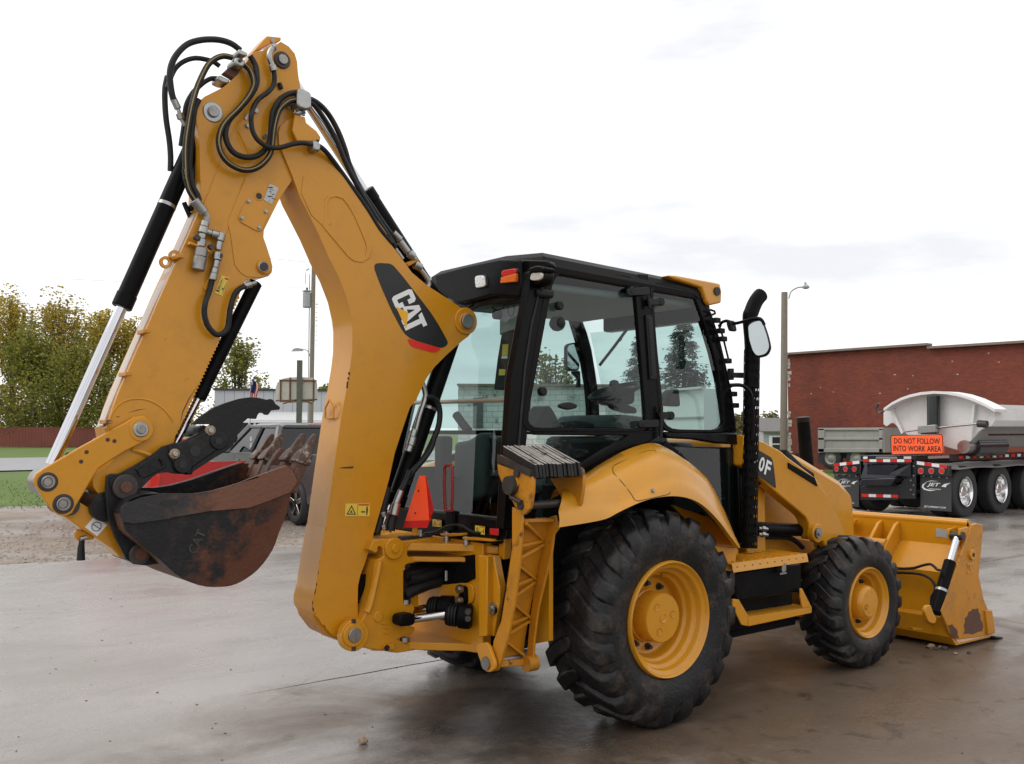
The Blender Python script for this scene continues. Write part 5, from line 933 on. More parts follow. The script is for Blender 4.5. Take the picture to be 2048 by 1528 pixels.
for z in (475,545): q = ons(cO((1548,z),(1605,z-8)),'y',-1.15); MB().beam(q[0],q[1],.014,.012,(0,1,0)).build('weld_bead', 'yellow', lbk)
MB().beam(*ons(cO((1572,485),(1578,545)),'y',-1.15), .014,.012,(0,1,0)).build('weld_bead', 'yellow', lbk)
for y in (-.39,-.55,.04): MB().prism([V((3.50,y,.96)),V((3.44,y,.94)),V((3.15,y,.66)),V((3.13,y,.60)),V((3.29,y,.58)),V((3.50,y,.80))], (0,.03,0)).build('rib', 'yellow', lbk, bevel=.006)
c = ons(cO((490,90),(575,85),(560,130),(490,150)),'x',3.42); MB().prism(c, (.05,0,0)).build('rib_clip', 'yellow', lbk, bevel=.004); c = on(cO((800,300))[0],'x',3.3); MB().cyl(c-V((0,.05,0)), c+V((0,.12,0)), .05, n=16).build('pivot_tube', 'yellow', lbk)
decal(ons(cO((1276,158),(1420,180),(1405,252),(1278,232)),'x',3.497), (.002,0,0), 'name_plate', 'concrete_grey', lbk)
CY = -1.02
q = [on(p,'x',x) for p, x in zip(cO((1467,225),(1400,455),(1268,905)),(3.40,3.27,3.02))]; q[1] = q[0].lerp(q[2], .335)
MB().cyl(q[0],q[1]+(q[2]-q[1])*.1,.028,n=18).build('clam_rod', 'chrome', lbk); MB().cyl(q[1],q[2],.046,n=22,ch=.006).build('clam_cylinder', 'black', lbk)
q0c = (q[1], q[2]); MB().cyl(q[0]-V((0,.05,0)), q[0]+V((0,.05,0)), .035, n=16).build('rod_eye', 'dark_steel', lbk)
for dx in (-46,50): c = on((1580+(1467+dx)/4.376, 1020+215/4.376),'x',3.42); MB().prism([c+V((-.05,0,.05)),c+V((.10,0,.06)),c+V((.10,0,-.06)),c+V((-.02,0,-.05)),c+V((-.055,0,0))], (0,.02,0)).build('rod_lug', 'yellow', lbk, bevel=.006)
c = on(cO((1235,925))[0],'y',CY); MB().prism(ons(rnd(cO((1180,890),(1200,835),(1235,830),(1255,900),(1290,950),(1270,1000),(1215,985)),8),'y',-1.14), (0,.03,0)).prism(ons(rnd(cO((1195,880),(1220,820),(1260,900),(1300,1000),(1330,930),(1330,1010),(1215,1000)),8),'y',-1.00), (0,.03,0)).build('cylinder_lug', 'yellow', lbk, bevel=.006)
q = ons(cO((1345,680),(1290,665),(1245,700)),'y',CY-.05); k = MB(); a = q0c; m_ = a[0].lerp(a[1],.55); k.cyl(m_, m_+(a[1]-a[0]).normalized()*.022, .052, n=20); k.build('hose_clamp', 'zinc', lbk)
for px in (cO((860,495),(960,512),(1080,508),(1160,485),(1225,474),(1262,495),(1290,522),(1330,530)), cO((880,548),(1000,550),(1130,560),(1210,590),(1258,640),(1272,700),(1240,760),(1235,830))): MB().tube(spline([on(p,'x',3.22-.02*i) for i, p in enumerate(px)],5), .011).build('hose', 'rubber', lbk)
b = MB(); q = ons(cO((880,850),(1210,890)),'y',-.6); MB().prism(ons(cO((1075,1030),(1160,1035),(1160,1050),(1080,1045)),'y',-1.0), (0,.04,0)).build('skid_tab', 'yellow', lbk)
# ---- swing frame at the rear
def tpl(loop_xy, z, dz, name, m='yellow', bev=.006): return MB().prism([V((x,y,z)) for x,y in loop_xy], (0,0,dz)).build(name, m, BH, bevel=bev)
near = [(-.93,-.62),(-1.0,-.40),(-1.10,-.31),(-1.23,-.175),(-1.34,-.13),(-1.42,-.06)]; lug = near+[(x,-y) for x,y in near[::-1]]+[(-.9,.62),(-.9,-.62)]
tpl(lug, 1.04, .045, 'swing_plate'); tpl(lug, .465, .045, 'swing_plate')
tpl([(x*1.0+.0,y*.9) for x,y in lug], .975, .03, 'swing_plate')
for px, z in ((cT((1400,110),(1400,205)),0),(cT((1588,155),(1588,235)),0)): q = [on(p,'x',-1.0) for p in px]; MB().cyl(q[1], q[0], .019, n=14).build('stake', 'zinc', BH)
for px in (cT((1335,130),(1545,125),(1545,150),(1420,158),(1340,150)), cT((1545,165),(1640,165),(1810,185),(1830,205),(1560,190))): MB().prism([on(p,'x',-1.02) for p in px], (.10,0,0)).build('lock_plate', 'yellow', BH, bevel=.004)
MB().prism([on(p,'x',-1.03) for p in cT((1700,335),(1790,345),(1785,1110),(1705,1120))], (.08,0,0)).build('frame_post', 'yellow', BH, bevel=.006)
gs = MB().prism([on(p,'x',-.99) for p in cT((1790,345),(1850,345),(1880,520),(1905,640),(1905,800),(1880,900),(1850,1110),(1785,1110))], (.05,0,0)).build('frame_gusset', 'yellow', BH, bevel=.006)
c = on(cT((1850,845))[0],'x',-.99); MB().cyl(c, c-V((.02,0,0)), .035, n=20).cyl(c, c-V((.03,0,0)), .018, n=10).build('pin', 'zinc', BH)
decal([on(p,'x',-.993) for p in cT((1797,655),(1825,660),(1828,755),(1798,752))], (.002,0,0), 'decal', 'decal_white', gs)
MB().prism([on(p,'x',-.995) for p in rnd(cT((1160,640),(1560,600),(1640,610),(1660,720),(1640,800),(1500,800),(1240,720)),20)], (.05,0,0)).build('cylinder_bracket', 'yellow', BH, bevel=.01)
MB().prism([on(p,'x',-1.02) for p in rnd(cT((1510,640),(1540,625),(1572,650),(1575,790),(1545,810),(1512,790)),14)], (.03,0,0)).build('bolt_plate', 'black', BH, bevel=.004)
for p in cT((1537,660),(1535,770)): c = on(p,'x',-1.03); MB().cyl(c, c-V((.02,0,0)), .028, n=16).cyl(c, c-V((.03,0,0)), .018, n=6).build('bolt', 'zinc', BH)
# swing cylinders
for a, c, d, ys in (((1110,940),(1400,900),(1640,925),(-.22,-.36,-.47)),((1100,860),(1240,835),(1480,840),(-.08,-.16,-.30))):
    q = [on(p,'y',y) for p, y in zip(cT(a,c,d),ys)]; MB().cyl(q[0]-(q[1]-q[0])*.1,q[1],.024,n=18).build('swing_rod', 'chrome', BH); ax = (q[2]-q[1]).normalized()
    k = MB(); k.cyl(q[1]-ax*.0, q[1]+ax*.07, .062, n=24, ch=.006); k.cyl(q[1]+ax*.07, q[2], .072, n=24, ch=.01); k.build('swing_cylinder', 'black', BH)
    for i in range(3): MB().cyl(q[1]+ax*(.02+.018*i), q[1]+ax*(.028+.018*i), .066, n=24).build('gland_ring', 'dark_plastic', BH)
MB().prism(ons(rnd(cT((950,940),(970,910),(1060,892),(1110,900),(1105,1010),(970,1022),(948,1000)),16),'y',-.29), (0,.09,0)).build('rod_end', 'black', BH, bevel=.015)
for p in cT((1610,870),(1610,935)): c = on(p,'y',-.53); MB().cyl(c, c-V((0.02,.02,0)), .017, n=10).build('bolt', 'dark_steel', BH)
# hose bundle through the swing frame
random.seed(4); k = []
for i in range(9):
    f = i/8; yy = -.13+.03*(i%5); q = [on((600+x/4.775,1040+y/4.775),'y',yy) for x,y in ((1000+20*(i%3),720-250*f),(1150,640-190*f+30*(i%2)),(1350,580-160*f),(1550,520-150*f+20*(i%3)),(1690,470-120*f))]
    MB().tube(spline(q,5), .034, 10).build('hose', 'rubber', BH)
MB().prism([on(p,'x',-.99) for p in cT((1000,420),(1660,330),(1665,560),(1500,640),(1200,660),(1000,760))], (.03,0,0)).build('hose_void', 'black', BH)  # black sheet standing in for the dark void behind the hoses
c = on(cT((1398,530))[0],'y',-.2); MB().cyl(c+V((0,0,.03)), c-V((0,0,.03)), .012, n=10).build('fitting', 'zinc', BH); decal(ons(cT((1522,540),(1560,535),(1565,570),(1528,575)),'y',-.2), (0,.004,0), 'tag', 'decal_white')
# casting
cast_o = cT((700,192),(760,183),(880,178),(920,190),(960,205),(1160,185),(1335,162),(1345,200),(1200,232),(1050,240),(1030,255),(1026,330),(1040,352),(1330,340),(1325,358),(1200,388),(1050,412),(1010,430),(992,470),(988,560),(990,700),(990,800),(1065,802),(1095,825),(1095,875),(1060,890),(960,925),(948,970),(955,1018),(1020,1028),(1098,1022),(1095,1060),(1060,1095),(990,1112),(935,1140),(1000,1178),(1100,1192),(1238,1180),(1235,1208),(1120,1240),(940,1270),(880,1266),(800,1250),(650,1226),(560,1216),(480,1196),(430,1140),(416,1080),(450,1015),(500,990),(560,985),(600,945),(630,880),(660,780),(690,640),(700,520),(712,440),(728,385),(800,350),(792,270),(760,250),(745,262),(745,300),(715,318),(700,300),(660,285))
CYP = -.175
b = MB(); b.prism(ons(cast_o,'y',CYP), (0,.35,0)); kp = b.build('swing_post', 'yellow', BH, bevel=.018, seg=3)
def boss(p, y, r, t, name='boss', m='yellow', par=None, pin=None, pm='steel', pt_=.012, n=28, ch=.004):
    c = on(p,'y',y); MB().cyl(c+V((0,.02,0)), c-V((0,t,0)), r, n=n, ch=ch).build(name, m, par or BH)
    if pin: MB().cyl(c-V((0,t-.004,0)), c-V((0,t+pt_,0)), pin, n=24, ch=.003).build('pin', pm, par or BH)
    return c
boss(cT((890,270))[0], CYP, .062, .02, par=kp, pin=.024, pm='yellow'); boss(cT((745,925))[0], CYP, .030, .008, par=kp)
boss(cT((500,1095))[0], CYP, .088, .03, par=kp); boss(cT((510,1095))[0], CYP-.03, .066, .012, par=kp, pin=.040)
for z in (970,1225): c = on(cT((512,z))[0],'y',CYP-.03); MB().cyl(c-V((0,0,.012)), c+V((0,0,.012)), .013, n=8).build('grease_nipple', 'dark_steel', kp)
MB().prism(ons(rnd(cT((806,1195),(905,1178),(918,1225),(905,1240),(810,1250)),8),'y',CYP-.025), (0,.03,0)).build('cast_block', 'yellow', kp, bevel=.006); c = on(cT((828,1222))[0],'y',CYP-.026); MB().cyl(c, c-V((0,.003,0)), .018, n=14).build('block_hole', 'decal_black', kp)
MB().tube(spline(ons(cT((760,390),(735,520),(700,680),(665,820),(640,880)),'y',CYP-.004),5), .022, 8).build('cast_rib', 'yellow', kp)
for p, z in ((cT((1010,800))[0],0),(cT((1000,1160))[0],0)): c = on(p,'y',CYP+.02); MB().cyl(c, c+V((0,0,.025)), .03, n=16).build('pin', 'zinc', kp)
MB().prism(ons(cT((590,520),(640,520),(665,415),(715,415),(690,560),(620,640),(560,800),(560,700),(575,560)),'y',CYP+.08), (0,.02,0)).build('post_recess', 'black', kp)
for i, (x0, x1, y0) in enumerate(((770,850,990),(790,850,1030),(795,850,1080))): MB().tube(ons(cT((x0,y0),(x1,y0+8)),'y',CYP), .004, 5).build('cast_mark', 'yellow', kp)
MB().prism(ons(cT((1050,700),(1130,690),(1130,830),(1060,830)),'y',-.12), (0,.2,0)).build('post_web', 'yellow', kp)
c = on(cT((1100,160))[0],'y',-.1); MB().box(c,(.22,.05,.02)).build('lock_bar', 'dark_steel', BH, bevel=.004); MB().cyl(on(cT((1150,155))[0],'y',-.12), on(cT((1150,95))[0],'y',-.12), .014, n=10).build('lock_pin', 'zinc', BH)
MB().tube(spline([on(p,'x',-1.08) for p in cT((1190,128),(1300,110),(1400,60),(1480,45),(1560,62),(1640,110),(1720,125))],5), .007, 6).build('cable', 'dark_plastic', BH)
# rear details: decals, reflector, handle, slow moving vehicle sign
def warn(pts3, nrm, par, man=True):
    A, B_, C, D = pts3; o = nrm*.001; f = lambda u, v: A.lerp(B_, u).lerp(D.lerp(C, u), v)+nrm*.0035
    w = MB().prism([p+nrm*.001 for p in pts3], nrm*.002).build('warning_decal', 'decal_yellow', par)
    k = MB(); tri = [(.06,.88),(.44,.88),(.25,.12)]; tin = [(.12,.80),(.38,.80),(.25,.28)]; k.ring([f(*t) for t in tri], [f(*t) for t in tin], nrm*.0006)
    k.add([f(.20,.74),f(.30,.74),f(.27,.55),f(.22,.60)],[(0,1,2,3)]); k.add([f(.485,.02),f(.50,.02),f(.50,.98),f(.485,.98)],[(0,1,2,3)])
    k.add([f(.86,.30),f(.91,.30),f(.92,.55),f(.90,.92),f(.865,.92),f(.85,.55)],[tuple(range(6))]); k.add([f(.865,.22),f(.905,.22),f(.905,.29),f(.865,.29)],[(0,1,2,3)]); k.add([f(.64,.66),f(.70,.56),f(.70,.62),f(.76,.62),f(.76,.56),f(.82,.66),f(.76,.76),f(.76,.70),f(.70,.70),f(.70,.76)],[tuple(range(10))])
    k.build('pictogram', 'decal_black', w); MB().add([f(.53,.05),f(.97,.05),f(.97,.16),f(.53,.16)],[(0,1,2,3)]).build('red_band', 'red_reflector', w); return w
rlp = [o for o in BH.children if o.name.startswith('rear_lower_panel')][0]; NX = V((-1,0,0))
warn([on(p,'x',-.992) for p in cU((745,970),(853,985),(853,1078),(745,1062))], NX, rlp); warn([on(p,'x',-.992) for p in cU((262,900),(360,912),(360,990),(262,980))], NX, rlp)
MB().prism([on(p,'x',-.995) for p in cU((905,1005),(1005,1010),(1003,1090),(905,1075))], (.006,0,0)).build('reflector', 'red_reflector', rlp, bevel=.002)
q = [on(p,'x',-1.02) for p in cU((400,800),(392,560),(392,340),(405,298),(440,285),(475,300),(483,360),(480,600),(476,800))]; MB().tube(spline(q,4)+[q[0]], .010, 8).build('handle', 'red_bar', BH)
MB().prism([on(p,'x',-1.0) for p in cU((398,800),(495,810),(490,1040),(405,1040))], (.05,0,0)).build('handle_post', 'black', BH, bevel=.01)
XS = -1.22; s = MB().prism([on(p,'x',XS) for p in cH((180,280),(214,279),(249,552),(92,557))], (.004,0,0)).build('slow_vehicle_sign', 'orange', BH)
MB().prism([on(p,'x',XS) for p in cH((215.5,279),(219,279),(266,488),(241,556),(250.5,552))], (.004,0,0)).build('sign_border', 'red_reflector', s); MB().prism([on(p,'x',XS) for p in cH((92,558.5),(249,553.5),(240,557),(224,599),(78,596))], (.004,0,0)).build('sign_border', mat('sign_red', (.75,.02,.02), .4), s)
for p in cH((176,372),(156,508)): c = on(p,'x',XS); MB().cyl(c, c-V((.004,0,0)), .006, n=8).build('rivet', 'dark_steel', s)
MB().prism([on(p,'x',XS+.01) for p in cH((136,596),(152,596),(150,645),(136,642))], (.02,0,0)).build('sign_stalk', 'yellow', BH)
# ---- stabiliser (right), its copy on the left
def stabil(s):
    F = lambda v: V((v.x, v.y*s, v.z))
    def pl(px, x, dx, nm, m='yellow_dirty', bev=.004): return MB().prism([F(on(p,'x',x)) for p in px], (dx,0,0)).build(nm, m, BH, bevel=bev)
    X0, X1 = -1.05, -.83
    lf = pl(cH((745,470),(800,500),(808,545),(803,640),(788,830),(760,1060),(720,1262),(682,1400),(655,1470),(625,1478),(612,1440),(632,1290),(680,1160),(705,1000),(745,720)), X0, .018, 'stabiliser_leg')
    fr = pl(cH((1010,520),(1030,600),(1000,640),(985,760),(945,920),(905,1090),(880,1280),(875,1400),(865,1450),(830,1460),(835,1380),(855,1140),(893,900),(935,700),(960,540)), X1, .016, 'stabiliser_leg')
    wa = [on(p,'x',X0+.01)+V((0,.04,0)) for p in cH((806,556),(800,700),(784,850),(758,1060),(718,1260),(672,1412))]; wc = [on(p,'x',X1)+V((0,.04,0)) for p in cH((1006,556),(968,690),(932,850),(893,1060),(855,1270),(838,1412))]
    b = MB(); b.sheet([[F(a), F(c)] for a, c in zip(wa, wc)], V((0,.012*s,0))); b.build('leg_web', 'yellow_dirty', BH)
    z_ = cH((815,560),(945,665),(805,705),(945,690),(805,780),(795,820),(900,910),(780,940),(895,905),(765,1010),(760,1060),(860,1140),(740,1180),(855,1135),(725,1240),(715,1280),(835,1375))
    def rib(a, c, nm='leg_rib'):
        A = on(a,'x',X0+.02); B_ = on(c,'x',X1-.004); MB().prism([F(A),F(B_),F(B_+V((0,.045,0))),F(A+V((0,.045,0)))], (0,0,-.016)).build(nm, 'yellow_dirty', BH)
    for a, c in zip(cH((840,562),(805,700),(803,772),(795,822),(785,936),(770,1005),(762,1055),(745,1175),(725,1240),(712,1282)), cH((945,668),(942,668),(945,692),(898,905),(893,892),(893,920),(862,1140),(858,1130),(858,1160),(835,1378))): rib(a, c)
    for a, c, hh, nm in (((672,1412),(842,1400),-.035,'leg_foot_bar'),((812,545),(1008,540),-.02,'leg_cap')):
        A, C = on(cH(a)[0],'x',X0+.02), on(cH(c)[0],'x',X1-.004); MB().prism([F(A),F(C),F(C+V((0,.07,0))),F(A+V((0,.07,0)))], (0,0,hh)).build(nm, 'yellow_dirty', BH, bevel=.004)
    # pivot ears at the foot
    ear = rnd(cH((520,1310),(590,1295),(612,1340),(640,1420),(640,1465),(605,1485),(575,1470),(545,1400)),14); pl(ear, X0-.03, .02, 'pivot_ear', 'yellow'); pl(ear, X1+.03, .02, 'pivot_ear', 'yellow')
    c = F(on(cH((590,1425))[0],'x',X0-.03)); MB().cyl(c+V((.3,0,0)), c-V((.012,0,0)), .036, n=22).build('pin', 'steel', BH)
    c = on(cH((855,1425))[0],'x',X1); MB().cyl(F(c)-V((.03,0,0)), F(c)+V((.04,0,0)), .045, n=20).build('pivot_tube', 'yellow_dirty', BH)
    # street pad
    pr = cU((1003,170),(1050,185),(1200,260),(1380,345),(1400,420),(1392,600),(1368,760),(1330,830),(1290,852),(1240,810),(1195,760),(1130,640),(1050,500),(1003,385),(992,300))
    p1 = pl(pr, -1.075, .022, 'pad_side'); base = [on(p,'x',-1.075) for p in pr]
    MB().prism([F(V((-.72,p.y,p.z))) for p in base], (.022,0,0)).build('pad_side', 'yellow_dirty', BH, bevel=.004)
    MB().prism([F(V((-1.075,base[i].y,base[i].z))) for i in (0,3,4)]+[F(V((-1.075,base[0].y,base[0].z-.05)))], (.375,0,0)).build('pad_plate', 'dark_steel', BH)
    MB().prism([F(V((-1.083,base[0].y+.0,base[0].z+.004))),F(V((-1.083,base[3].y,base[3].z+.004))),F(V((-1.083,base[3].y,base[3].z-.035))),F(V((-1.083,base[0].y,base[0].z-.035)))], (.008,0,0)).build('pad_rail', 'dark_steel', BH)
    RI = V((-1.07,-.849,1.650)); RO = V((-1.07,-1.114,1.563)); dn = V((0,-.012,-.055))
    n = 13
    for i in range(n):                         # rubber laminations of the pad
        x = -1.07+.328*(i+.12)/n; w = .328/n*.70; jz = random.uniform(-.003,.003); jy = random.uniform(-.006,.004)
        a = V((x,RI.y,RI.z+jz)); c = V((x,RO.y+jy,RO.z+jz)); q = [a+V((0,0,-.05)), a+V((0,.0,.012)), c+V((0,.03,.016)), c+V((0,-.004,.006)), c+V((0,-.016,-.06)), c+V((0,.03,-.07))]
        sl_o = MB().prism([F(v) for v in q], (w,0,0)).build('pad_slat', 'rubber', BH); MB().prism([F(v) for v in (q[1]+V((0,0,.0005)), q[2]+V((0,-.0,.0005)), q[3]+V((0,-.0015,.0005)), q[3]+V((0,-.0015,.003)), q[2]+V((0,-.0,.004)), q[1]+V((0,0,.004)))], (w*.72,0,0)).build('slat_wear', 'pad_rubber', sl_o)
    for k_, (y, z) in enumerate(((-1.02,1.35),(-.99,1.52))): MB().cyl(F(V((-1.09,y,z))), F(V((-.70,y,z))), .022, n=14).build('pad_bar', 'dark_steel', BH)
    c = F(on(cU((1160,515))[0],'x',-1.08)); MB().cyl(c+V((.02,0,0)), c-V((.03,0,0)), .055, .05, n=24).build('pad_pin', 'dark_steel', BH); MB().prism([F(on(p,'x',-1.085)) for p in cU((1180,430),(1215,420),(1230,500),(1200,580),(1160,580),(1185,500))], (.012,0,0)).build('pin_keeper', 'yellow', BH)
    q = [F(on(p,'x',-1.09)) for p in cU((1150,650),(1265,710))]; MB().tube(q, .014).build('lock_pin', 'dark_steel', BH)
    # guide behind the leg
    pl(cU((1085,545),(1135,640),(1080,1190),(1070,1360),(1000,1360),(1010,1190),(1060,800)), -.93, .05, 'guide_post', 'yellow')
    pl(cH((650,770),(735,420),(720,640),(690,900)), -.90, .02, 'guide_web', 'black')
    q = [F(on(p,'x',-.90)) for p in cH((665,890),(700,965),(690,1010))]; MB().tube(q, .008).build('valve_rod', 'zinc', BH)
    MB().cyl(F(V((-.94,-.72,.62))), F(V((-.94,-.93,1.42))), .05, n=18).build('stabiliser_cylinder', 'black', BH)
M['pad_rubber'] = mat('street_pad_rubber', (.36,.33,.30), .75, var=.3, vs=14, bump=.4, bs=60, col2=(.03,.027,.025), c2=(.54,.64), c2s=15)
stabil(1); stabil(-1)

# ================================================================== digging arm
def side_plate(px, y, dy, name, m='yellow', par=None, bev=.006): return MB().prism(ons(px,'y',y), (0,dy,0)).build(name, m, par or BH, bevel=bev)
BY = -.115
near_left = cQ((120,770),(190,850),(262,990),(300,1100))
boom = cA((1480,915),(1400,960),(1345,1010),(1322,1070),(1328,1180),(1360,1260),(1410,1380),(1460,1500))+[(600,395),(619,432),(637,468),(651,500)]+cF((470,180),(560,350),(640,560),(680,740),(692,850),(690,1050),(672,1200),(640,1400))+[(683,831),(676,880),(667,942),(659,1000),(651,1060)]+cG((300,400),(255,660),(215,920),(188,1030),(190,1100),(250,1200),(360,1320),(440,1352))+cG((450,1270),(510,1200),(580,1172),(575,1050),(578,900),(600,800),(640,700),(690,530),(770,250),(840,0))+[(790,905),(808,850),(820,815)]+cF((1300,1528),(1400,1320),(1480,1210),(1600,1090),(1740,965),(1800,920),(1840,860),(1852,800),(1840,740),(1790,685),(1720,640),(1600,560),(1400,430),(1260,310),(1150,160),(1040,15))+cQ((720,900),(560,680),(440,510),(340,380),(250,260),(170,170),(100,120),(60,130))
boom_o = side_plate(boom, BY, .235, 'boom', 'yellow', bev=.007)
# wear strip with lifting eye on the boom's back
def hull_strip(px, dy0, dy1, name, m, t): pass
ring_o = cQ((20,560),(60,650),(100,738),(190,838),(270,930),(340,1015),(400,1085),(450,1125),(510,1138),(560,1115),(590,1060),(590,990),(550,880),(500,880),(440,760),(390,640),(350,590),(290,568),(240,580),(205,620),(190,680),(150,640),(100,560),(60,500))
outer = cQ((190,838),(270,935),(400,1090),(450,1127),(520,1136),(575,1100),(597,1030),(575,950),(545,868),(480,740),(420,640),(370,590),(300,566),(235,580),(205,630),(205,700))
inner = cQ((240,830),(300,905),(420,1055),(465,1090),(510,1098),(545,1070),(555,1020),(540,965),(510,890),(455,765),(400,665),(355,612),(298,592),(250,605),(228,650),(228,720))
MB().ring(ons(outer,'y',BY-.005), ons(inner,'y',BY-.005), (0,.006,0)).build('doubler_ring', 'yellow', boom_o, bevel=.003)
dpl = MB().prism(ons(cQ((10,560),(95,745),(195,838),(262,815),(205,700),(205,630),(120,480),(30,420)),'y',BY-.004), (0,.005,0)).build('doubler_plate', 'yellow', boom_o, bevel=.002)
# CAT decal built from plates
dk = MB().prism(ons(rnd(cF((882,215),(1050,225),(1085,245),(1180,355),(1260,460),(1370,600),(1450,705),(1540,850),(1614,992),(1550,1036),(1208,934),(1080,700),(960,430)),20,3),'y',BY-.0025), (0,.002,0)).build('decal', 'decal_black', boom_o)
MB().prism(ons(rnd(cF((1212,938),(1548,1038),(1478,1082),(1262,1022),(1240,1000)),10,3),'y',BY-.0025), (0,.002,0)).build('decal_band', mat('decal_red', (.70,.016,.010), .4, var=.02), dk)
ex2 = (.40,.915); ey2 = (.905,-.425); og = (1062,548)
def LT(pts): return ons(cF(*[(og[0]+ex2[0]*u+ey2[0]*v, og[1]+ex2[1]*u+ey2[1]*v) for u, v in pts]),'y',BY-.0042)
H = 211
Cl = [(0,25),(18,0),(112,0),(132,22),(132,82),(86,82),(86,42),(46,42),(46,H-42),(86,H-42),(86,H-78),(132,H-78),(132,H-22),(112,H),(18,H),(0,H-25)]
Al = [(150,0),(178,0)]; 
MB().prism(LT(Cl), (0,.0015,0)).build('lettering', 'decal_white', dk)
MB().ring(LT([(128,62),(178,H+4),(228,H+4),(290,0),(244,0),(206,62)]), LT([(168,90),(196,150),(200,158),(206,150),(212,90),(200,88)]), (0,.0015,0)).build('lettering', 'decal_white', dk)
MB().prism(LT([(300,0),(348,0),(348,H-42),(386,H-42),(386,H),(252,H),(268,H-42),(300,H-42)]), (0,.0015,0)).build('lettering', 'decal_white', dk)
MB().prism(ons(cF((1106,634),(1226,692),(1206,850)),'y',BY-.0045), (0,.0015,0)).build('decal_triangle', mat('logo_yellow', (.85,.42,.02), .4, var=.02), dk)
NYv = V((0,-1,0))
warn(ons(cE((1575,1290),(1795,1290),(1792,1405),(1570,1402)),'y',BY), NYv, boom_o)
for px in (cE((1515,972),(1560,962),(1650,955),(1645,975),(1560,975)), cF((650,1262),(670,1260),(670,1290),(655,1290)), cF((645,1310),(662,1308),(660,1335),(646,1338)), cF((638,1352),(655,1350),(648,1418),(632,1415))): MB().prism(ons(px,'y',BY-.001), (0,.001,0)).build('paint_chip', mat('chip', (.06,.03,.02), .7), boom_o)
random.seed(31)
edge = [Vector(p) for p in cG((255,660),(215,920),(188,1030),(190,1100),(250,1200),(360,1320))]
for i in range(26):
    j = random.randrange(len(edge)-1); c = edge[j].lerp(edge[j+1], random.random()); dr = (edge[j+1]-edge[j]).normalized(); nn = Vector((-dr.y, dr.x)); nn = nn if nn.x > 0 else -nn; l = random.uniform(1.5,5); w = random.uniform(1,3.2)
    side_plate([tuple(c-dr*l+nn*.5), tuple(c-dr*l*.3+nn*w), tuple(c+dr*l*.5+nn*w*.7), tuple(c+dr*l+nn*.4)], BY-.0008, .0008, 'paint_chip', bpy.data.materials['chip'], par=boom_o, bev=0)
# back face: eye plate
Nb = None
q0 = ons(cF((640,1400),(672,1200)),'y',BY)
def backface(pxs, nm, m, y0, y1, lift): # band on the boom's rear face following its near edge
    P = ons(pxs,'y',BY); rows = []
    for i, p in enumerate(P):
        d = (P[min(i+1,len(P)-1)]-P[max(i-1,0)]).normalized(); n = V((-abs(d.z),0,d.x*(1 if d.z > 0 else -1))).normalized()
        if n.x > 0: n = -n
        rows.append([V((p.x,y0,p.z))+n*lift, V((p.x,y1,p.z))+n*lift])
    b = MB(); b.sheet(rows, V((.012,0,0))); return b.build(nm, m, boom_o)
bl = [(702,700),(696,740),(690,780),(683,831),(676,880),(667,942),(659,1000),(651,1060),(645,1110),(640,1145),(634,1172)]
ctr = on((684,825),'y',BY); MB().tube([V((ctr.x-.02,y,ctr.z+z)) for y,z in ((-.05,-.03),(-.05,.03),(0,.075),(.05,.03),(.05,-.03),(-.05,-.03))], .006, 6).build('eye_plate', 'yellow', boom_o)
boss(cF((1770,775))[0], BY, .085, .012, par=boom_o); boss(cF((1775,780))[0], BY-.012, .052, .010, par=boom_o, pin=.046, pt_=.02)
side_plate(rnd(cG((180,1000),(215,985),(250,1100),(380,1290),(450,1345),(440,1370),(300,1310),(200,1180)),6), BY+.02, .2, 'boom_shoe', 'yellow_dirty', par=boom_o)
# ---- stick
SY = -.10
stick = cA((1345,205),(1420,250),(1480,320),(1503,400),(1508,480),(1518,560),(1535,650),(1560,760),(1560,880),(1500,960),(1430,1010),(1400,1100),(1440,1300),(1500,1500))+cB((1385,60),(1355,112),(1300,190),(1250,272),(1180,400),(1118,520),(1108,570),(1112,610),(1140,690),(1175,800),(1192,870),(1185,920),(1155,955),(1110,968),(1020,975),(955,988),(930,1015))+[(478,592)]
teeth = []; A0, A1 = Vector((478,592)), Vector((352,868)); NT = 40
for i in range(NT): p = A0.lerp(A1,i/NT); q = A0.lerp(A1,(i+.5)/NT); teeth += [(p.x,p.y),(q.x+3.4,q.y+1.5)]
stick += teeth+[(352,868)]+cD((1215,400),(1195,425),(1060,490),(1000,540),(920,640),(885,760),(830,830),(770,838),(700,832),(640,800),(600,740),(592,690),(605,640),(690,590),(760,530),(700,440),(690,340),(680,280))
stick += cC((950,1350),(1010,1160),(1070,1000),(1180,750),(1300,480),(1420,200),(1510,0))+cB((290,905),(380,710),(460,530),(530,370),(535,250),(545,100))+cA((575,1528),(572,1350),(568,1200),(555,1060),(540,980),(528,900),(535,840),(565,780),(620,730),(720,680),(800,640),(870,580),(930,520),(980,450),(1020,400),(1050,340),(1080,310),(1180,290),(1260,225),(1310,230))
stick_o = side_plate(stick, SY, .17, 'stick', 'yellow', bev=.004)
side_plate(cA((1075,308),(1215,150),(1350,165),(1348,195),(1310,215),(1250,225),(1150,280)), -.03, .12, 'lifting_eye', 'yellow', par=stick_o); c = on(cA((1268,200))[0],'y',-.031); MB().cyl(c, c-V((0,.006,0)), .013, n=12).build('bolt', 'steel', stick_o)
side_plate(cB((790,470),(815,590),(850,850),(900,920),(960,960),(1100,965),(1165,940),(1190,870),(1170,790),(1110,610),(1115,540),(1250,270),(1310,175),(1200,90),(1000,40),(960,40)), SY-.004, .005, 'doubler_plate', 'yellow', par=stick_o, bev=.002)
boss(cA((695,880))[0], SY, .055, .006, 'washer', 'zinc', stick_o, pin=.030, pm='steel', pt_=.014)
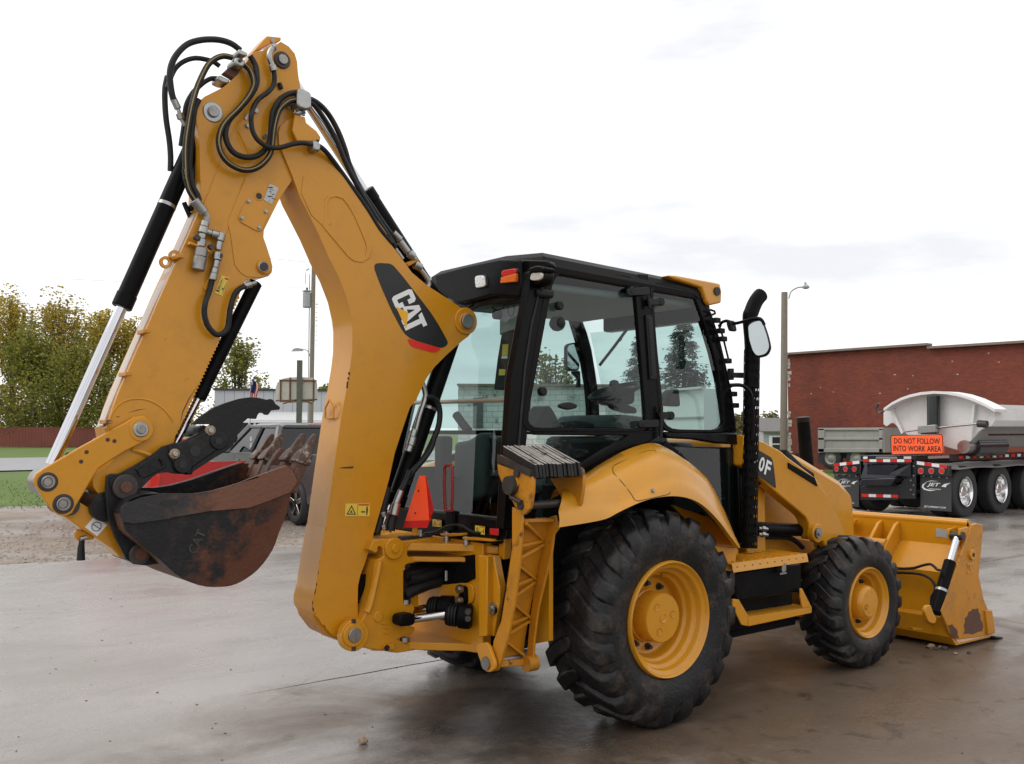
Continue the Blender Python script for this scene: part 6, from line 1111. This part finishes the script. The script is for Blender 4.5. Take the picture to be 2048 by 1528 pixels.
boss(cA((1355,385))[0], SY, .048, .012, 'washer', 'dark_steel', stick_o, pin=.028)
boss(cB((1110,870))[0], SY, .042, .02, 'boss', 'yellow', stick_o); boss(cB((1110,870))[0], SY-.02, .031, .006, 'washer', 'zinc', stick_o, pin=.024, pm='dark_steel', pt_=.006)
cp = side_plate(rnd(cB((960,262),(1140,340),(1165,390),(1100,545),(1060,555),(905,470),(880,425)),22), SY-.010, .007, 'cover_plate', 'yellow', par=stick_o)
for p in cB((976,285),(1130,376),(914,434),(1070,520)): c = on(p,'y',SY-.010); MB().cyl(c, c-V((0,.004,0)), .011, n=16).lathe([(.009,.004),(.008,.009),(.004,.011),(0,.011)], c, (0,-1,0), 12).build('bolt', 'zinc', stick_o)
c = on(cB((1068,235))[0],'y',SY-.005); MB().lathe([(.026,0),(.024,.002),(.018,.002),(.017,-.0)], c, (0,-1,0), 20).build('hole_rim', 'yellow', stick_o); MB().cyl(c-V((0,.001,0)), c-V((0,.0022,0)), .0165, n=18).build('hole', 'decal_black', stick_o)
pl_ = side_plate(cB((1165,122),(1245,160),(1185,308),(1112,268)), SY-.0065, .002, 'data_plate', 'zinc', par=stick_o, bev=0)
random.seed(12)
for i in range(7): u = random.uniform(.1,.6); side_plate([(280+(1145+60*u+random.uniform(-20,30))/4.493+dx, 340+(150+20*i)/4.493+dy) for dx,dy in ((0,0),(5,2),(4.6,3.2),(-.4,1.2))], SY-.0075, .001, 'print_line', 'decal_black', par=stick_o, bev=0)
warn(ons([cB((732,945))[0],cB((800,968))[0],cB((740,1132))[0],cB((668,1105))[0]],'y',SY), NYv, stick_o)
arcp = cD((715,300),(720,240),(745,170),(790,115),(850,80),(930,66),(1010,75),(1080,105),(1140,150),(1180,200),(1205,245)); MB().tube(spline(ons(arcp,'y',SY+.001),3), .006, 6).build('weld_seam', 'yellow', stick_o)
MB().tube(ons(cB((690,0),(560,330)),'y',SY), .0035, 5).tube(ons(cB((950,50),(870,250),(795,450),(785,560)),'y',SY), .0035, 5).build('weld_seam', 'yellow', stick_o); MB().tube(ons(cA((1100,860),(930,970),(780,1300),(690,1528)),'y',SY), .003, 5).build('weld_seam', 'yellow', stick_o)
MB().tube(ons(cD((890,455),(960,475),(1040,505)),'y',SY), .012, 6).build('stiffener', 'yellow', stick_o)
for a, c in (((395,455),(520,395)),): pass
sl = [(398,422),(372,482),(345,545),(310,618),(278,690),(250,755),(225,815),(212,850)]
P = ons(sl,'y',SY); MB().sheet([[V((p.x-.006,-.062,p.z-.003)), V((p.x-.006,.035,p.z-.003))] for p in P], V((.008,0,0))).build('slide_strip', mat('bright_slide_strip', (.62,.50,.40), .3, .2), stick_o)  # pinkish highlight of the stick's lit back face put into the strip's colour
for f in (.22,.52,.70,.97):
    i = f*(len(P)-1); p = P[int(i)].lerp(P[min(len(P)-1,int(i)+1)], i-int(i)); MB().box(p+V((-.012,-.02,-.002)),(.03,.12,.02), 0).build('slide_block', 'yellow_dirty', stick_o, bevel=.003)
for p in cB((230,830),(310,775)): 
    c = on(p,'y',SY+.03); k = MB(); k.lathe([(.032,-.008),(.032,.008),(.016,.008),(.016,-.008),(.032,-.008)], c, (0,1,0), 20); k.build('tie_eye', 'yellow', stick_o)
for p, r in ((cC((1490,520))[0],5),): pass
for px in (cC((1045,1222),(1080,1230),(1060,1236)), cC((1140,1195),(1240,1165),(1320,1155),(1240,1172)), cC((1645,915),(1700,880),(1690,890)), cC((1470,555),(1500,520),(1496,528)), cC((1620,1300),(1640,1180),(1700,1060),(1790,930),(1705,1066),(1646,1190))): side_plate(px, SY-.001, .001, 'scratch', bpy.data.materials['chip'], par=stick_o, bev=0)
# ---- cylinders on the arm
def cyl2(pts, y, r_rod, r_bar, nm, par=None, rodm='chrome', strap=None):
    q = ons(pts,'y',y); d = (q[2]-q[0]).normalized(); q1 = q[0]+d*(q[1]-q[0]).dot(d)
    MB().cyl(q[0], q1+d*.05, r_rod, n=28).build(nm+'_rod', rodm, par or BH); k = MB().cyl(q1, q[2], r_bar, n=32, ch=.006).cyl(q1-d*.008, q1+d*.07, r_bar*1.08, n=32, ch=.005).build(nm+'_cylinder', 'black', par or BH)
    for f in (strap or []): c = q1.lerp(q[2], f); MB().cyl(c, c+d*.018, r_bar*1.03, n=32).build('strap', 'zinc', k)
    return q
cyl2([(103,930),(243,612),(415,228)], 0, .029, .047, 'bucket', strap=[.50]); cyl2([(560,120),(728,386),(868,600)], .02, .030, .058, 'stick', strap=[.82]); 
cyl2([(772,1062),(790,1010),(905,672)], .0, .035, .056, 'boom', strap=[.55]); cyl2([(345,900),(398,795),(512,565)], -.035, .020, .036, 'thumb', strap=None)
# ---- bucket linkage
lk = cD((985,195),(1040,235),(1052,300),(1035,350),(985,398),(840,470),(720,545),(640,600),(600,660),(520,800),(465,890),(440,940),(395,965),(330,955),(280,915),(215,830),(150,720),(143,680),(160,640),(205,608),(500,435),(850,245),(910,205))
LY = -.135
l1 = side_plate(lk, LY, .022, 'bucket_link', 'yellow'); side_plate(lk, -LY-.022, .022, 'bucket_link', 'yellow')
b1 = boss(cD((965,302))[0], LY, .060, .004, 'washer', 'yellow', l1); c = boss(cD((962,302))[0], LY-.004, .038, .006, 'washer', 'zinc', l1, pin=.022, pm='steel', pt_=.01); 
for p, r, pr_ in ((cD((250,702))[0],.045,.031),(cD((368,870))[0],.047,.032)): boss(p, LY, r, .006, 'washer', 'dark_steel', l1, pin=pr_, pt_=.012); c = on(p,'y',LY-.018); MB().lathe([(.022,.0),(.022,.003),(.019,.003),(.019,.0)], c, (0,-1,0), 20).build('pin_groove', 'dark_steel', l1)
c = on(cD((250,702))[0],'y',0); MB().cyl(c-V((0,.11,0)), c+V((0,.11,0)), .068, n=28).build('rod_eye', 'steel', BH); c = on(cD((368,870))[0],'y',0); MB().cyl(c-V((0,.11,0)), c+V((0,.11,0)), .05, n=20).build('link_bush', 'dark_steel', BH)
for p in cD((547,474),(505,547),(760,390),(708,380)): c = on(p,'y',LY); MB().cyl(c, c-V((0,.0015,0)), .010, n=10).build('link_hole', bpy.data.materials['chip'], l1)
pw = side_plate(cD((330,905),(430,870),(505,862),(600,925),(730,1010),(790,1140),(850,1285),(800,1278),(745,1215),(620,1130),(480,1040),(372,962)), -.085, .16, 'power_link', 'yellow'); w = side_plate(cD((605,968),(706,1030),(628,1118),(535,1048)), -.087, .0015, 'link_label', 'decal_white', par=pw, bev=0)
c = on(cD((622,1043))[0],'y',-.089); k = MB(); k.lathe([(.023,0),(.023,.001),(.020,.001),(.020,0)], c, (0,-1,0), 24); k.beam(c+V((-.016,-.0005,.012)), c+V((.016,-.0005,-.012)), .003,.001,(0,1,0)); k.build('pictogram', 'decal_black', w)
hk = side_plate(rnd(cD((455,1085),(480,1062),(530,1075),(610,1120),(600,1142),(480,1155),(455,1120)),10), -.03, .03, 'hook', 'yellow'); c = ons(cD((515,1120),(505,1200),(503,1300)),'y',-.03); MB().tube([c[0],c[1],c[2]], .016, 10, [.010,.016,.020]).build('hook_grip', 'rubber', hk); MB().cyl(on(cD((500,1138))[0],'y',-.05), on(cD((552,1125))[0],'y',-.05), .010, n=8).build('hook_pin', 'zinc', hk)
# ---- digging bucket
DY = .305
bt = [(262,1040)]; 
sd = cY((470,900),(520,840),(600,812),(700,775),(960,722),(1300,722),(1500,692),(1750,622),(2048,535))+cE((560,1128),(780,1045),(900,1000),(1050,948))+[(583,936),(592,950)]+cE((1160,1100),(1095,1180),(1080,1200),(1055,1330),(1010,1480))
low = [(558,1065),(545,1100),(515,1140),(475,1167),(438,1174),(396,1170),(352,1149),(320,1120),(279,1086),(252,1062),(243,1030)]
bucket = MB().prism(ons(sd+low,'y',-DY), (0,.02,0)).build('digging_bucket', 'rust', BH, bevel=.004)
MB().prism([V((p.x,DY-.02,p.z)) for p in ons(sd+low,'y',-DY)], (0,.02,0)).build('bucket_side', 'rust', bucket, bevel=.004)
sh = [(592,950),(583,985),(572,1030)]+low; P = spline(ons(sh,'y',-DY+.02),3); MB().sheet([[V((p.x,-DY+.02,p.z)), V((p.x,DY-.02,p.z))] for p in P], V((-.004,0,.014))).build('bucket_shell', 'rust_brown', bucket)
back = ons(cY((470,900),(440,1000),(480,1050))+cD((1000,760),(1100,790)),'y',-DY+.02); P2 = ons(cD((800,930),(860,840),(960,800),(1100,790)),'y',-DY+.02); MB().sheet([[V((p.x,-DY+.02,p.z)), V((p.x,DY-.02,p.z))] for p in [P[-1]]+P2], V((.012,0,0))).build('bucket_back', 'rust', bucket)
st = cY((600,812),(690,772),(960,722),(1300,722),(1500,692),(1750,622),(2048,535))+cE((560,1128),(780,1045),(1050,948),(1100,985),(1150,1095),(1080,1190),(900,1262),(715,1328),(350,1360),(0,1420))+cY((1100,1000),(600,1066),(500,1045),(462,985),(470,880),(520,832))
for y0 in (-DY-.016, DY): s = MB().prism([V((p.x,y0,p.z)) for p in ons(st,'y',-DY-.016)], (0,.016,0)).build('side_cutter', 'rust_strip', bucket, bevel=.004) if 'rust_strip' in M else None
sl_ = ons(rnd(cY((915,820),(945,795),(1090,788),(1120,805),(1120,838),(1090,852),(950,862),(918,848)),14),'y',-DY-.018)
M['rust_strip'] = mat('side_cutter_steel', (.018,.017,.019), .45, .1, var=.3, vs=5, bump=.25, bs=50, col2=(.155,.058,.030), c2=(.42,.62), c2s=3.4, grad=((.75,0,-.1), 2.02), dirt=((.17,.12,.08), .35, 8))
for y0 in (-DY-.016, DY): sc_ = MB().prism([V((p.x,y0,p.z)) for p in ons(st,'y',-DY-.016)], (0,.016,0)).build('side_cutter', 'rust_strip', bucket, bevel=.004)
MB().prism(sl_, (0,.003,0)).build('cutter_slot', 'decal_black', bucket)
# embossed letters on the bucket side
p0 = on((393,1083),'y',-DY); ex = (on((407,1062),'y',-DY)-on((385,1108),'y',-DY)).normalized(); ez = V((-ex.z,0,ex.x)); ez = ez if ez.x < 0 else -ez
o = text('CAT', 'lettering', 'dark_steel', bucket, p0+V((0,-.002,0)), ex, ez if ex.cross(ez).y < 0 else -ez, .05, .02, width=.12)
# ears
ear = cD((702,655),(735,640),(800,640),(870,680),(930,760),(1050,780),(1100,792),(960,810),(860,850),(805,920),(830,1060),(960,1175),(1120,1300),(1100,1330),(1000,1342),(910,1332),(850,1292),(770,1130),(715,1000),(692,800))
for y0 in (-.165,.135): side_plate(ear, y0, .03, 'bucket_ear', 'thumb', par=bucket)
c = on(cD((835,738))[0],'y',-.165); MB().cyl(c+V((0,.33,0)), c-V((0,.03,0)), .060, n=28, ch=.004).build('ear_boss', 'dark_steel', bucket); MB().cyl(c-V((0,.028,0)), c-V((0,.04,0)), .028, n=20).build('pin', 'rust_brown', bucket)
c = on(cD((945,1250))[0],'y',-.165); MB().cyl(c+V((0,.33,0)), c-V((0,.03,0)), .05, n=24, ch=.004).build('ear_boss', 'dark_steel', bucket); MB().cyl(c-V((0,.028,0)), c-V((0,.04,0)), .03, n=20).build('pin', 'rust_brown', bucket)
c = on(cD((640,880))[0],'y',0); MB().cyl(c-V((0,.13,0)), c+V((0,.13,0)), .072, n=26).build('ear_tube', 'thumb', bucket)
# cutting edge and teeth
e0 = on((600,948),'y',-DY); dt = (on((624,875),'y',-.26)-on((606,925),'y',-.26)).normalized(); nt_ = V((-dt.z,0,dt.x)); nt_ = nt_ if nt_.x < 0 else -nt_
for p in (0,): MB().prism([V((e0.x,-DY,e0.z))+nt_*.035-dt*.10, V((e0.x,-DY,e0.z))+nt_*.03+dt*.03, V((e0.x,-DY,e0.z))-nt_*.0+dt*.03, V((e0.x,-DY,e0.z))-nt_*.03-dt*.10], (0,2*DY,0)).build('lip', 'rust_brown', bucket, bevel=.006)
def tooth(y, short, ang):
    base = V((e0.x,y,e0.z)); A = lambda u, v, w: base+dt*u-nt_*v+V((0,w,0))
    k = MB(); w0 = .030
    secs = [(-.05,-.04,.03,w0),(.05,-.035,.03,w0*.95),(.09,-.03,.026,w0*.8)] if not short else [(-.05,-.04,.03,w0),(.04,-.035,.03,w0*.9),(.10,-.02,.025,w0*.8),(.145,-.0,.02,w0*.5)]
    def strip(secs, nm, m):
        k = MB(); vs = [A(u,v,w) for u,a,c,hw in secs for v,w in ((a,-hw),(c,-hw),(c,hw),(a,hw))]; n = len(secs)
        k.add(vs, [(4*i+j,4*i+(j+1)%4,4*i+4+(j+1)%4,4*i+4+j) for i in range(n-1) for j in range(4)]+[(3,2,1,0),(4*n-4,4*n-3,4*n-2,4*n-1)]); return k.build(nm, m, bucket, bevel=.006)
    strip(secs, 'tooth_shank', 'rust_brown')
    if not short: strip([(.055,-.046,.040,.040),(.072,-.045,.042,.042),(.112,-.032,.040,.034),(.145,-.014,.038,.021),(.16,-.010,.040,.018),(.20,.0,.040,.016),(.228,.012,.036,.014),(.236,.020,.032,.010)], 'tooth', 'tooth')
for i, y in enumerate((-.262,-.118,.05,.16,.285)): tooth(y, i == 2, 0)
# ---- thumb
th = cD((720,690),(790,645),(920,575),(1060,490),(1130,432),(1200,412),(1270,405),(1400,330),(1500,262))+cE((200,580),(290,500),(400,425),(500,385),(620,348),(720,334),(800,340),(880,360),(940,388),(985,418),(992,432),(980,448),(915,452),(882,494),(862,492),(850,478),(810,472),(790,490),(775,530),(740,528),(700,525),(660,560),(600,690),(565,770),(500,822),(400,880),(300,945),(205,1005),(200,1030),(150,1032),(110,1020),(60,1002))+cY((1200,500),(1090,500),(1000,480),(900,492),(830,530),(760,600),(680,680),(600,735),(500,765),(420,740),(360,680))
tm = side_plate(th, -.175, .028, 'thumb', 'thumb'); side_plate(th, .12, .028, 'thumb_plate', 'thumb', par=tm)
q = ons(cE((300,640),(900,400),(560,700),(160,960)),'y',-.15)
for p in q: MB().cyl(p, p+V((0,.28,0)), .03, n=14).build('thumb_spacer', 'thumb', tm)
side_plate(cY((1010,160),(1230,120),(1440,20),(1480,10),(1560,80),(1640,100),(1660,190),(1560,230),(1290,420),(1270,500),(1220,505),(1110,470),(1080,400),(1020,330)), -.187, .012, 'thumb_doubler', 'thumb', par=tm)
for p in (cY((1170,390))[0], cY((1578,122))[0]): boss(p, -.187, .046, .012, 'boss', 'thumb', tm); c = on(p,'y',-.2); MB().cyl(c, c-V((0,.002,0)), .019, n=16).build('boss_hole', 'decal_black', tm)
for p in (cY((1075,270))[0], cY((1483,5))[0]): boss(p, -.187, .026, .012, 'nut', 'pebble_tan', tm, pin=.015, pm='zinc', pt_=.01, n=10)
c = on(cY((1310,235))[0],'y',-.1878); MB().cyl(c, c-V((0,.002,0)), .028, n=18).build('thumb_hole', 'decal_black', tm)
rc = side_plate(cY((620,440),(870,270),(905,280),(985,400),(970,430),(740,545),(700,520)), -.185, .008, 'casting_pad', 'thumb', par=tm); p0 = on(cY((815,420))[0],'y',-.186); ex = (on(cY((920,355))[0],'y',-.186)-on(cY((700,480))[0],'y',-.186)).normalized(); text('CAT', 'lettering', 'thumb', tm, p0, ex, V((-ex.z,0,ex.x)) if V((-ex.z,0,ex.x)).z > 0 else V((ex.z,0,-ex.x)), .055, .02, width=.14)
# ---- hoses and fittings on the arm
M['hose_gold'] = mat('hose_print', (.30,.21,.06), .6)
def hose(f, pts, ys, r=.0135, stripe=False, par=None, nm='hose'):
    px = f(*pts); n = len(px); ys = ys if isinstance(ys, (list,tuple)) else [ys]*n
    if len(ys) != n: ys = [ys[0]+(ys[-1]-ys[0])*i/(n-1) for i in range(n)]
    P = spline([on(p,'y',y) for p, y in zip(px,ys)], 6); o = MB().tube(P, r, 10).build(nm, 'rubber', par or BH, auto=80)
    if stripe: MB().tube([p+V((-.25*r,-r*.93,.1*r)) for p in P], r*.22, 5).build('hose_stripe', 'hose_gold', o)
    return P
fit = lambda a, c, r=.017, m='zinc', n=12: MB().cyl(a, c, r, n=n, ch=.003).build('fitting', m, BH)
hz = -.165
P = hose(cA, ((960,290),(880,230),(780,195),(660,185),(540,200),(440,240),(350,330),(300,430),(285,540),(300,680),(320,760)), -.06, .0165)
P = hose(cA, ((760,440),(700,400),(620,375),(520,365),(420,395),(340,460),(290,560),(262,650)), -.03, .013)
hose(cA, ((262,540),(240,650),(238,780),(250,950),(280,1150),(292,1300),(290,1440)), .02, .015)
hose(cA, ((880,360),(800,345),(720,370),(650,430),(590,540),(540,660),(500,800),(470,950),(440,1150),(432,1300),(440,1528)), [-.12]*6+[-.14]*5, .0155, True)
hose(cA, ((740,560),(680,560),(620,590),(560,640),(500,700),(440,820),(420,1000),(390,1200)), -.02, .013)
hose(cA, ((560,760),(520,850),(500,1000),(480,1200),(470,1400),(485,1528)), -.11, .016)
hose(cA, ((1000,430),(1050,480),(1080,560),(1080,640),(1030,740),(940,850),(830,960),(770,1060),(752,1180),(790,1300),(880,1390),(1000,1435),(1120,1410),(1220,1320),(1260,1220),(1275,1080),(1300,950),(1340,850),(1420,780),(1490,765)), [-.14,-.15]+[hz]*17+[-.155], .0155, True)
hose(cA, ((1050,340),(1100,430),(1115,520),(1110,620),(1050,730),(950,850),(850,960),(815,1080),(840,1190),(900,1270),(1000,1310),(1110,1300),(1190,1240),(1240,1150),(1255,1000),(1270,880),(1330,770),(1410,710),(1500,690)), [-.13]*2+[-.15]*16+[-.14], .0155)
hose(cA, ((1275,480),(1285,540),(1275,620),(1220,690),(1140,750),(1090,820),(1065,900),(1062,980),(1080,1070),(1130,1150),(1220,1210),(1330,1220),(1440,1190),(1530,1175),(1600,1180),(1680,1195)), [-.135]*3+[-.15]*3+[-.19]*9+[-.15], .0135)
P = ons(cA((1290,250),(1245,300),(1235,360),(1260,430),(1278,490)),'y',-.14); MB().tube(spline(P,4), .015).build('elbow', 'zinc', BH); fit(P[3],P[4],.021); fit(P[0],P[0].lerp(P[1],.4),.02,n=6)
P = ons(cA((318,750),(365,850),(375,890),(395,950),(430,1010)),'y',-.05); fit(P[0],P[1],.018); MB().tube(P[1:],.011).build('elbow','zinc',BH); fit(P[2],P[3],.019,n=6)
P = ons(cA((1330,600),(1350,660)),'y',-.11); fit(P[0],P[1],.013,'rubber')
# clamps
for px, y, d in ((cA((1520,640),(1640,690),(1640,840),(1590,860),(1500,825),(1505,700)),-.175,.16),(cA((945,270),(1035,315),(1020,350),(935,320)),-.15,.10),(cA((915,345),(1020,385),(990,460),(900,420)),-.16,.12),(cA((755,520),(860,575),(850,605),(800,600),(740,570)),-.08,.1),(cA((1655,1135),(1730,1170),(1725,1260),(1650,1240)),-.175,.08)):
    MB().prism(ons(rnd(px,9),'y',y-.012), (0,d,0)).build('hose_clamp', 'zinc', BH, bevel=.01)
side_plate(cA((1480,845),(1590,875),(1580,920),(1470,890)), -.16, .012, 'clamp_foot', 'zinc')
for p in cA((1500,862),(1560,885),(960,385),(1690,1160)): c = on(p,'y',-.175); MB().cyl(c, c-V((0,.008,0)), .010, n=10).build('bolt', 'dark_steel', BH)
side_plate(cA((800,500),(930,380),(990,430),(900,560),(880,545)), -.10, .05, 'hose_bracket', 'rust_brown'); side_plate(cA((1480,900),(1580,925),(1590,980),(1690,1060),(1730,1120),(1720,1160),(1500,1160),(1455,1050),(1470,960)), -.155, .012, 'hose_bracket', 'yellow')
for p in cA((1030,1010),(1190,1115),(1105,868),(1415,830)): c = on(p,'y',SY-.004); MB().cyl(c, c-V((0,.012,0)), .013, n=12).build('bolt', 'steel', stick_o)
side_plate(cA((1015,885),(1040,895),(1020,955),(998,942)), SY-.008, .003, 'tag', 'zinc', par=stick_o, bev=0)
MB().tube(spline(ons(cA((930,1060),(960,1110),(1010,1210),(1045,1330)),'y',SY-.001),4), .0022, 5).build('weld_seam', 'yellow_dirty', stick_o)
# hoses along the boom top
idt = lambda *p: list(p)
hose(idt, [(614,197)]+cA((1660,770),(1740,830),(1820,930),(1900,1080),(1960,1240),(2005,1390))+cQ((500,530),(600,680),(700,830),(790,950)), [-.15,-.14,-.12]+[-.07]*8, .016)
hose(idt, [(611,205)]+cA((1650,800),(1730,900),(1820,1040),(1890,1180),(1950,1330))+cQ((440,440),(540,620),(640,780),(740,930),(790,1005)), [-.15,-.14,-.12]+[-.10]*8, .015)
hose(cQ, ((140,165),(200,205),(270,290),(350,400),(450,540),(560,700),(660,860),(760,980)), [-.17,-.16,-.13]+[-.11]*5, .0145)
for a, c, r in (((770,890),(830,950),.02),((825,960),(890,1050),.021),((890,1050),(950,1110),.018),((785,1020),(850,1110),.014),((900,1060),(940,1090),.026),((945,1150),(1000,1180),.026)): q = ons(cQ(a,c),'y',-.08); fit(q[0],q[1],r)
MB().tube(spline(ons(cQ((950,1110),(985,1180),(1030,1240),(1065,1300),(1060,1340)),'y',-.07),4), .015).build('steel_pipe', 'zinc', BH); side_plate(cQ((870,1140),(985,1100),(990,1120),(900,1170)), -.09, .06, 'pipe_clamp', 'yellow_dirty')
hose(cL, ((120,385),(175,380),(220,420),(240,500),(232,600),(205,680),(150,800),(90,900),(20,980),(-20,1080)), [-.10]*10, .018)
hose(cL, ((200,690),(170,790),(110,880),(40,960),(-10,1030)), -.12, .016)
P = ons(cL((100,265),(118,330),(120,390),(75,530),(45,650),(30,700)),'y',-.10); MB().tube(spline(P,4), .016).build('steel_pipe', 'zinc', BH)
for a, c, r in (((40,640),(20,700),.022),((25,700),(5,770),.026),((5,770),(-15,820),.022)): q = ons(cL(a,c),'y',-.10); fit(q[0],q[1],r)
for a, c, r in (((900,200),(945,90),.020),((880,300),(905,195),.026),((820,270),(850,275),.014)): q = ons(cG(a,c),'y',-.12); fit(q[0],q[1],r)
hose(cG, ((945,90),(990,0),(1020,-80)), -.12, .018); hose(cG, ((880,300),(860,360),(850,430)), -.10, .03); hose(cG, ((830,60),(800,200),(770,330),(740,440)), -.09, .022)
for y in (270,380): q = ons(cG((790,y),(800,y+40)),'y',-.12); fit(q[0],q[1],.016)
# fittings and hose loop on the stick
zf = -.135
def chain(pts, rs, m='zinc'):
    for (a, c), r in zip(zip(pts, pts[1:]), rs): q = ons(cB(a,c),'y',zf); MB().cyl(q[0],q[1],r,n=12,ch=.003).build('fitting', m, BH)
chain(((485,270),(580,385)), (.026,), 'steel'); MB().tube(spline(ons(cB((575,375),(600,420),(595,470)),'y',zf),4), .016).build('elbow', 'steel', BH)
chain(((590,460),(575,510),(560,570),(555,620),(545,690)), (.022,.025,.02,.024)); chain(((590,550),(640,570),(700,585),(740,590)), (.018,.022,.02)); chain(((735,565),(715,640),(700,720)), (.023,.018)); chain(((700,740),(690,810),(675,880),(660,930)), (.026,.018,.021))
chain(((550,700),(540,780)), (.033,), 'steel'); chain(((540,780),(515,900)), (.035,), 'steel'); chain(((660,925),(650,990)), (.022,))
side_plate(cB((450,640),(520,670),(600,690),(640,735),(620,740),(530,690),(450,665)), -.15, .05, 'fitting_bracket', 'yellow', bev=.003); side_plate(cB((600,1000),(640,930),(730,770),(745,800),(640,1000),(590,1090),(570,1060)), SY-.012, .01, 'hose_bracket', 'yellow', par=stick_o, bev=.003)
for p in cB((510,605),(640,690),(718,772)): c = on(p,'y',-.15); MB().cyl(c+V((0,.02,0)), c-V((0,.01,0)), .014, n=10).build('bolt', 'dark_steel', BH)
hose(cB, ((650,980),(625,1080),(590,1180),(578,1290),(610,1400),(680,1475),(740,1470),(785,1420),(800,1340),(815,1230),(850,1120),(900,1065),(950,1045)), [-.13]*2+[-.15]*10+[-.13], .0145); P = ons(cB((930,1045),(1000,1025),(1045,1010)),'y',-.13); fit(P[0],P[1],.018); fit(P[1],P[2],.011)
hose(cB, ((400,0),(415,80),(440,180),(480,250),(510,290)), [-.14]*5, .015, True); hose(cB, ((450,0),(465,130),(510,220),(530,280)), [-.12]*5, .017)
hose(cB, ((395,290),(420,350),(450,420)), .02, .013)
MB().prism(ons(cA((480,980),(560,950),(575,1528),(470,1528)),'y',-.03), (0,.06,0)).build('hose_sleeve', 'rubber', BH, bevel=.02)
MB().prism(ons(cB((380,0),(545,0),(540,230),(480,370),(450,330),(520,200)),'y',-.02), (0,.05,0)).build('hose_sleeve', 'rubber', BH, bevel=.02)
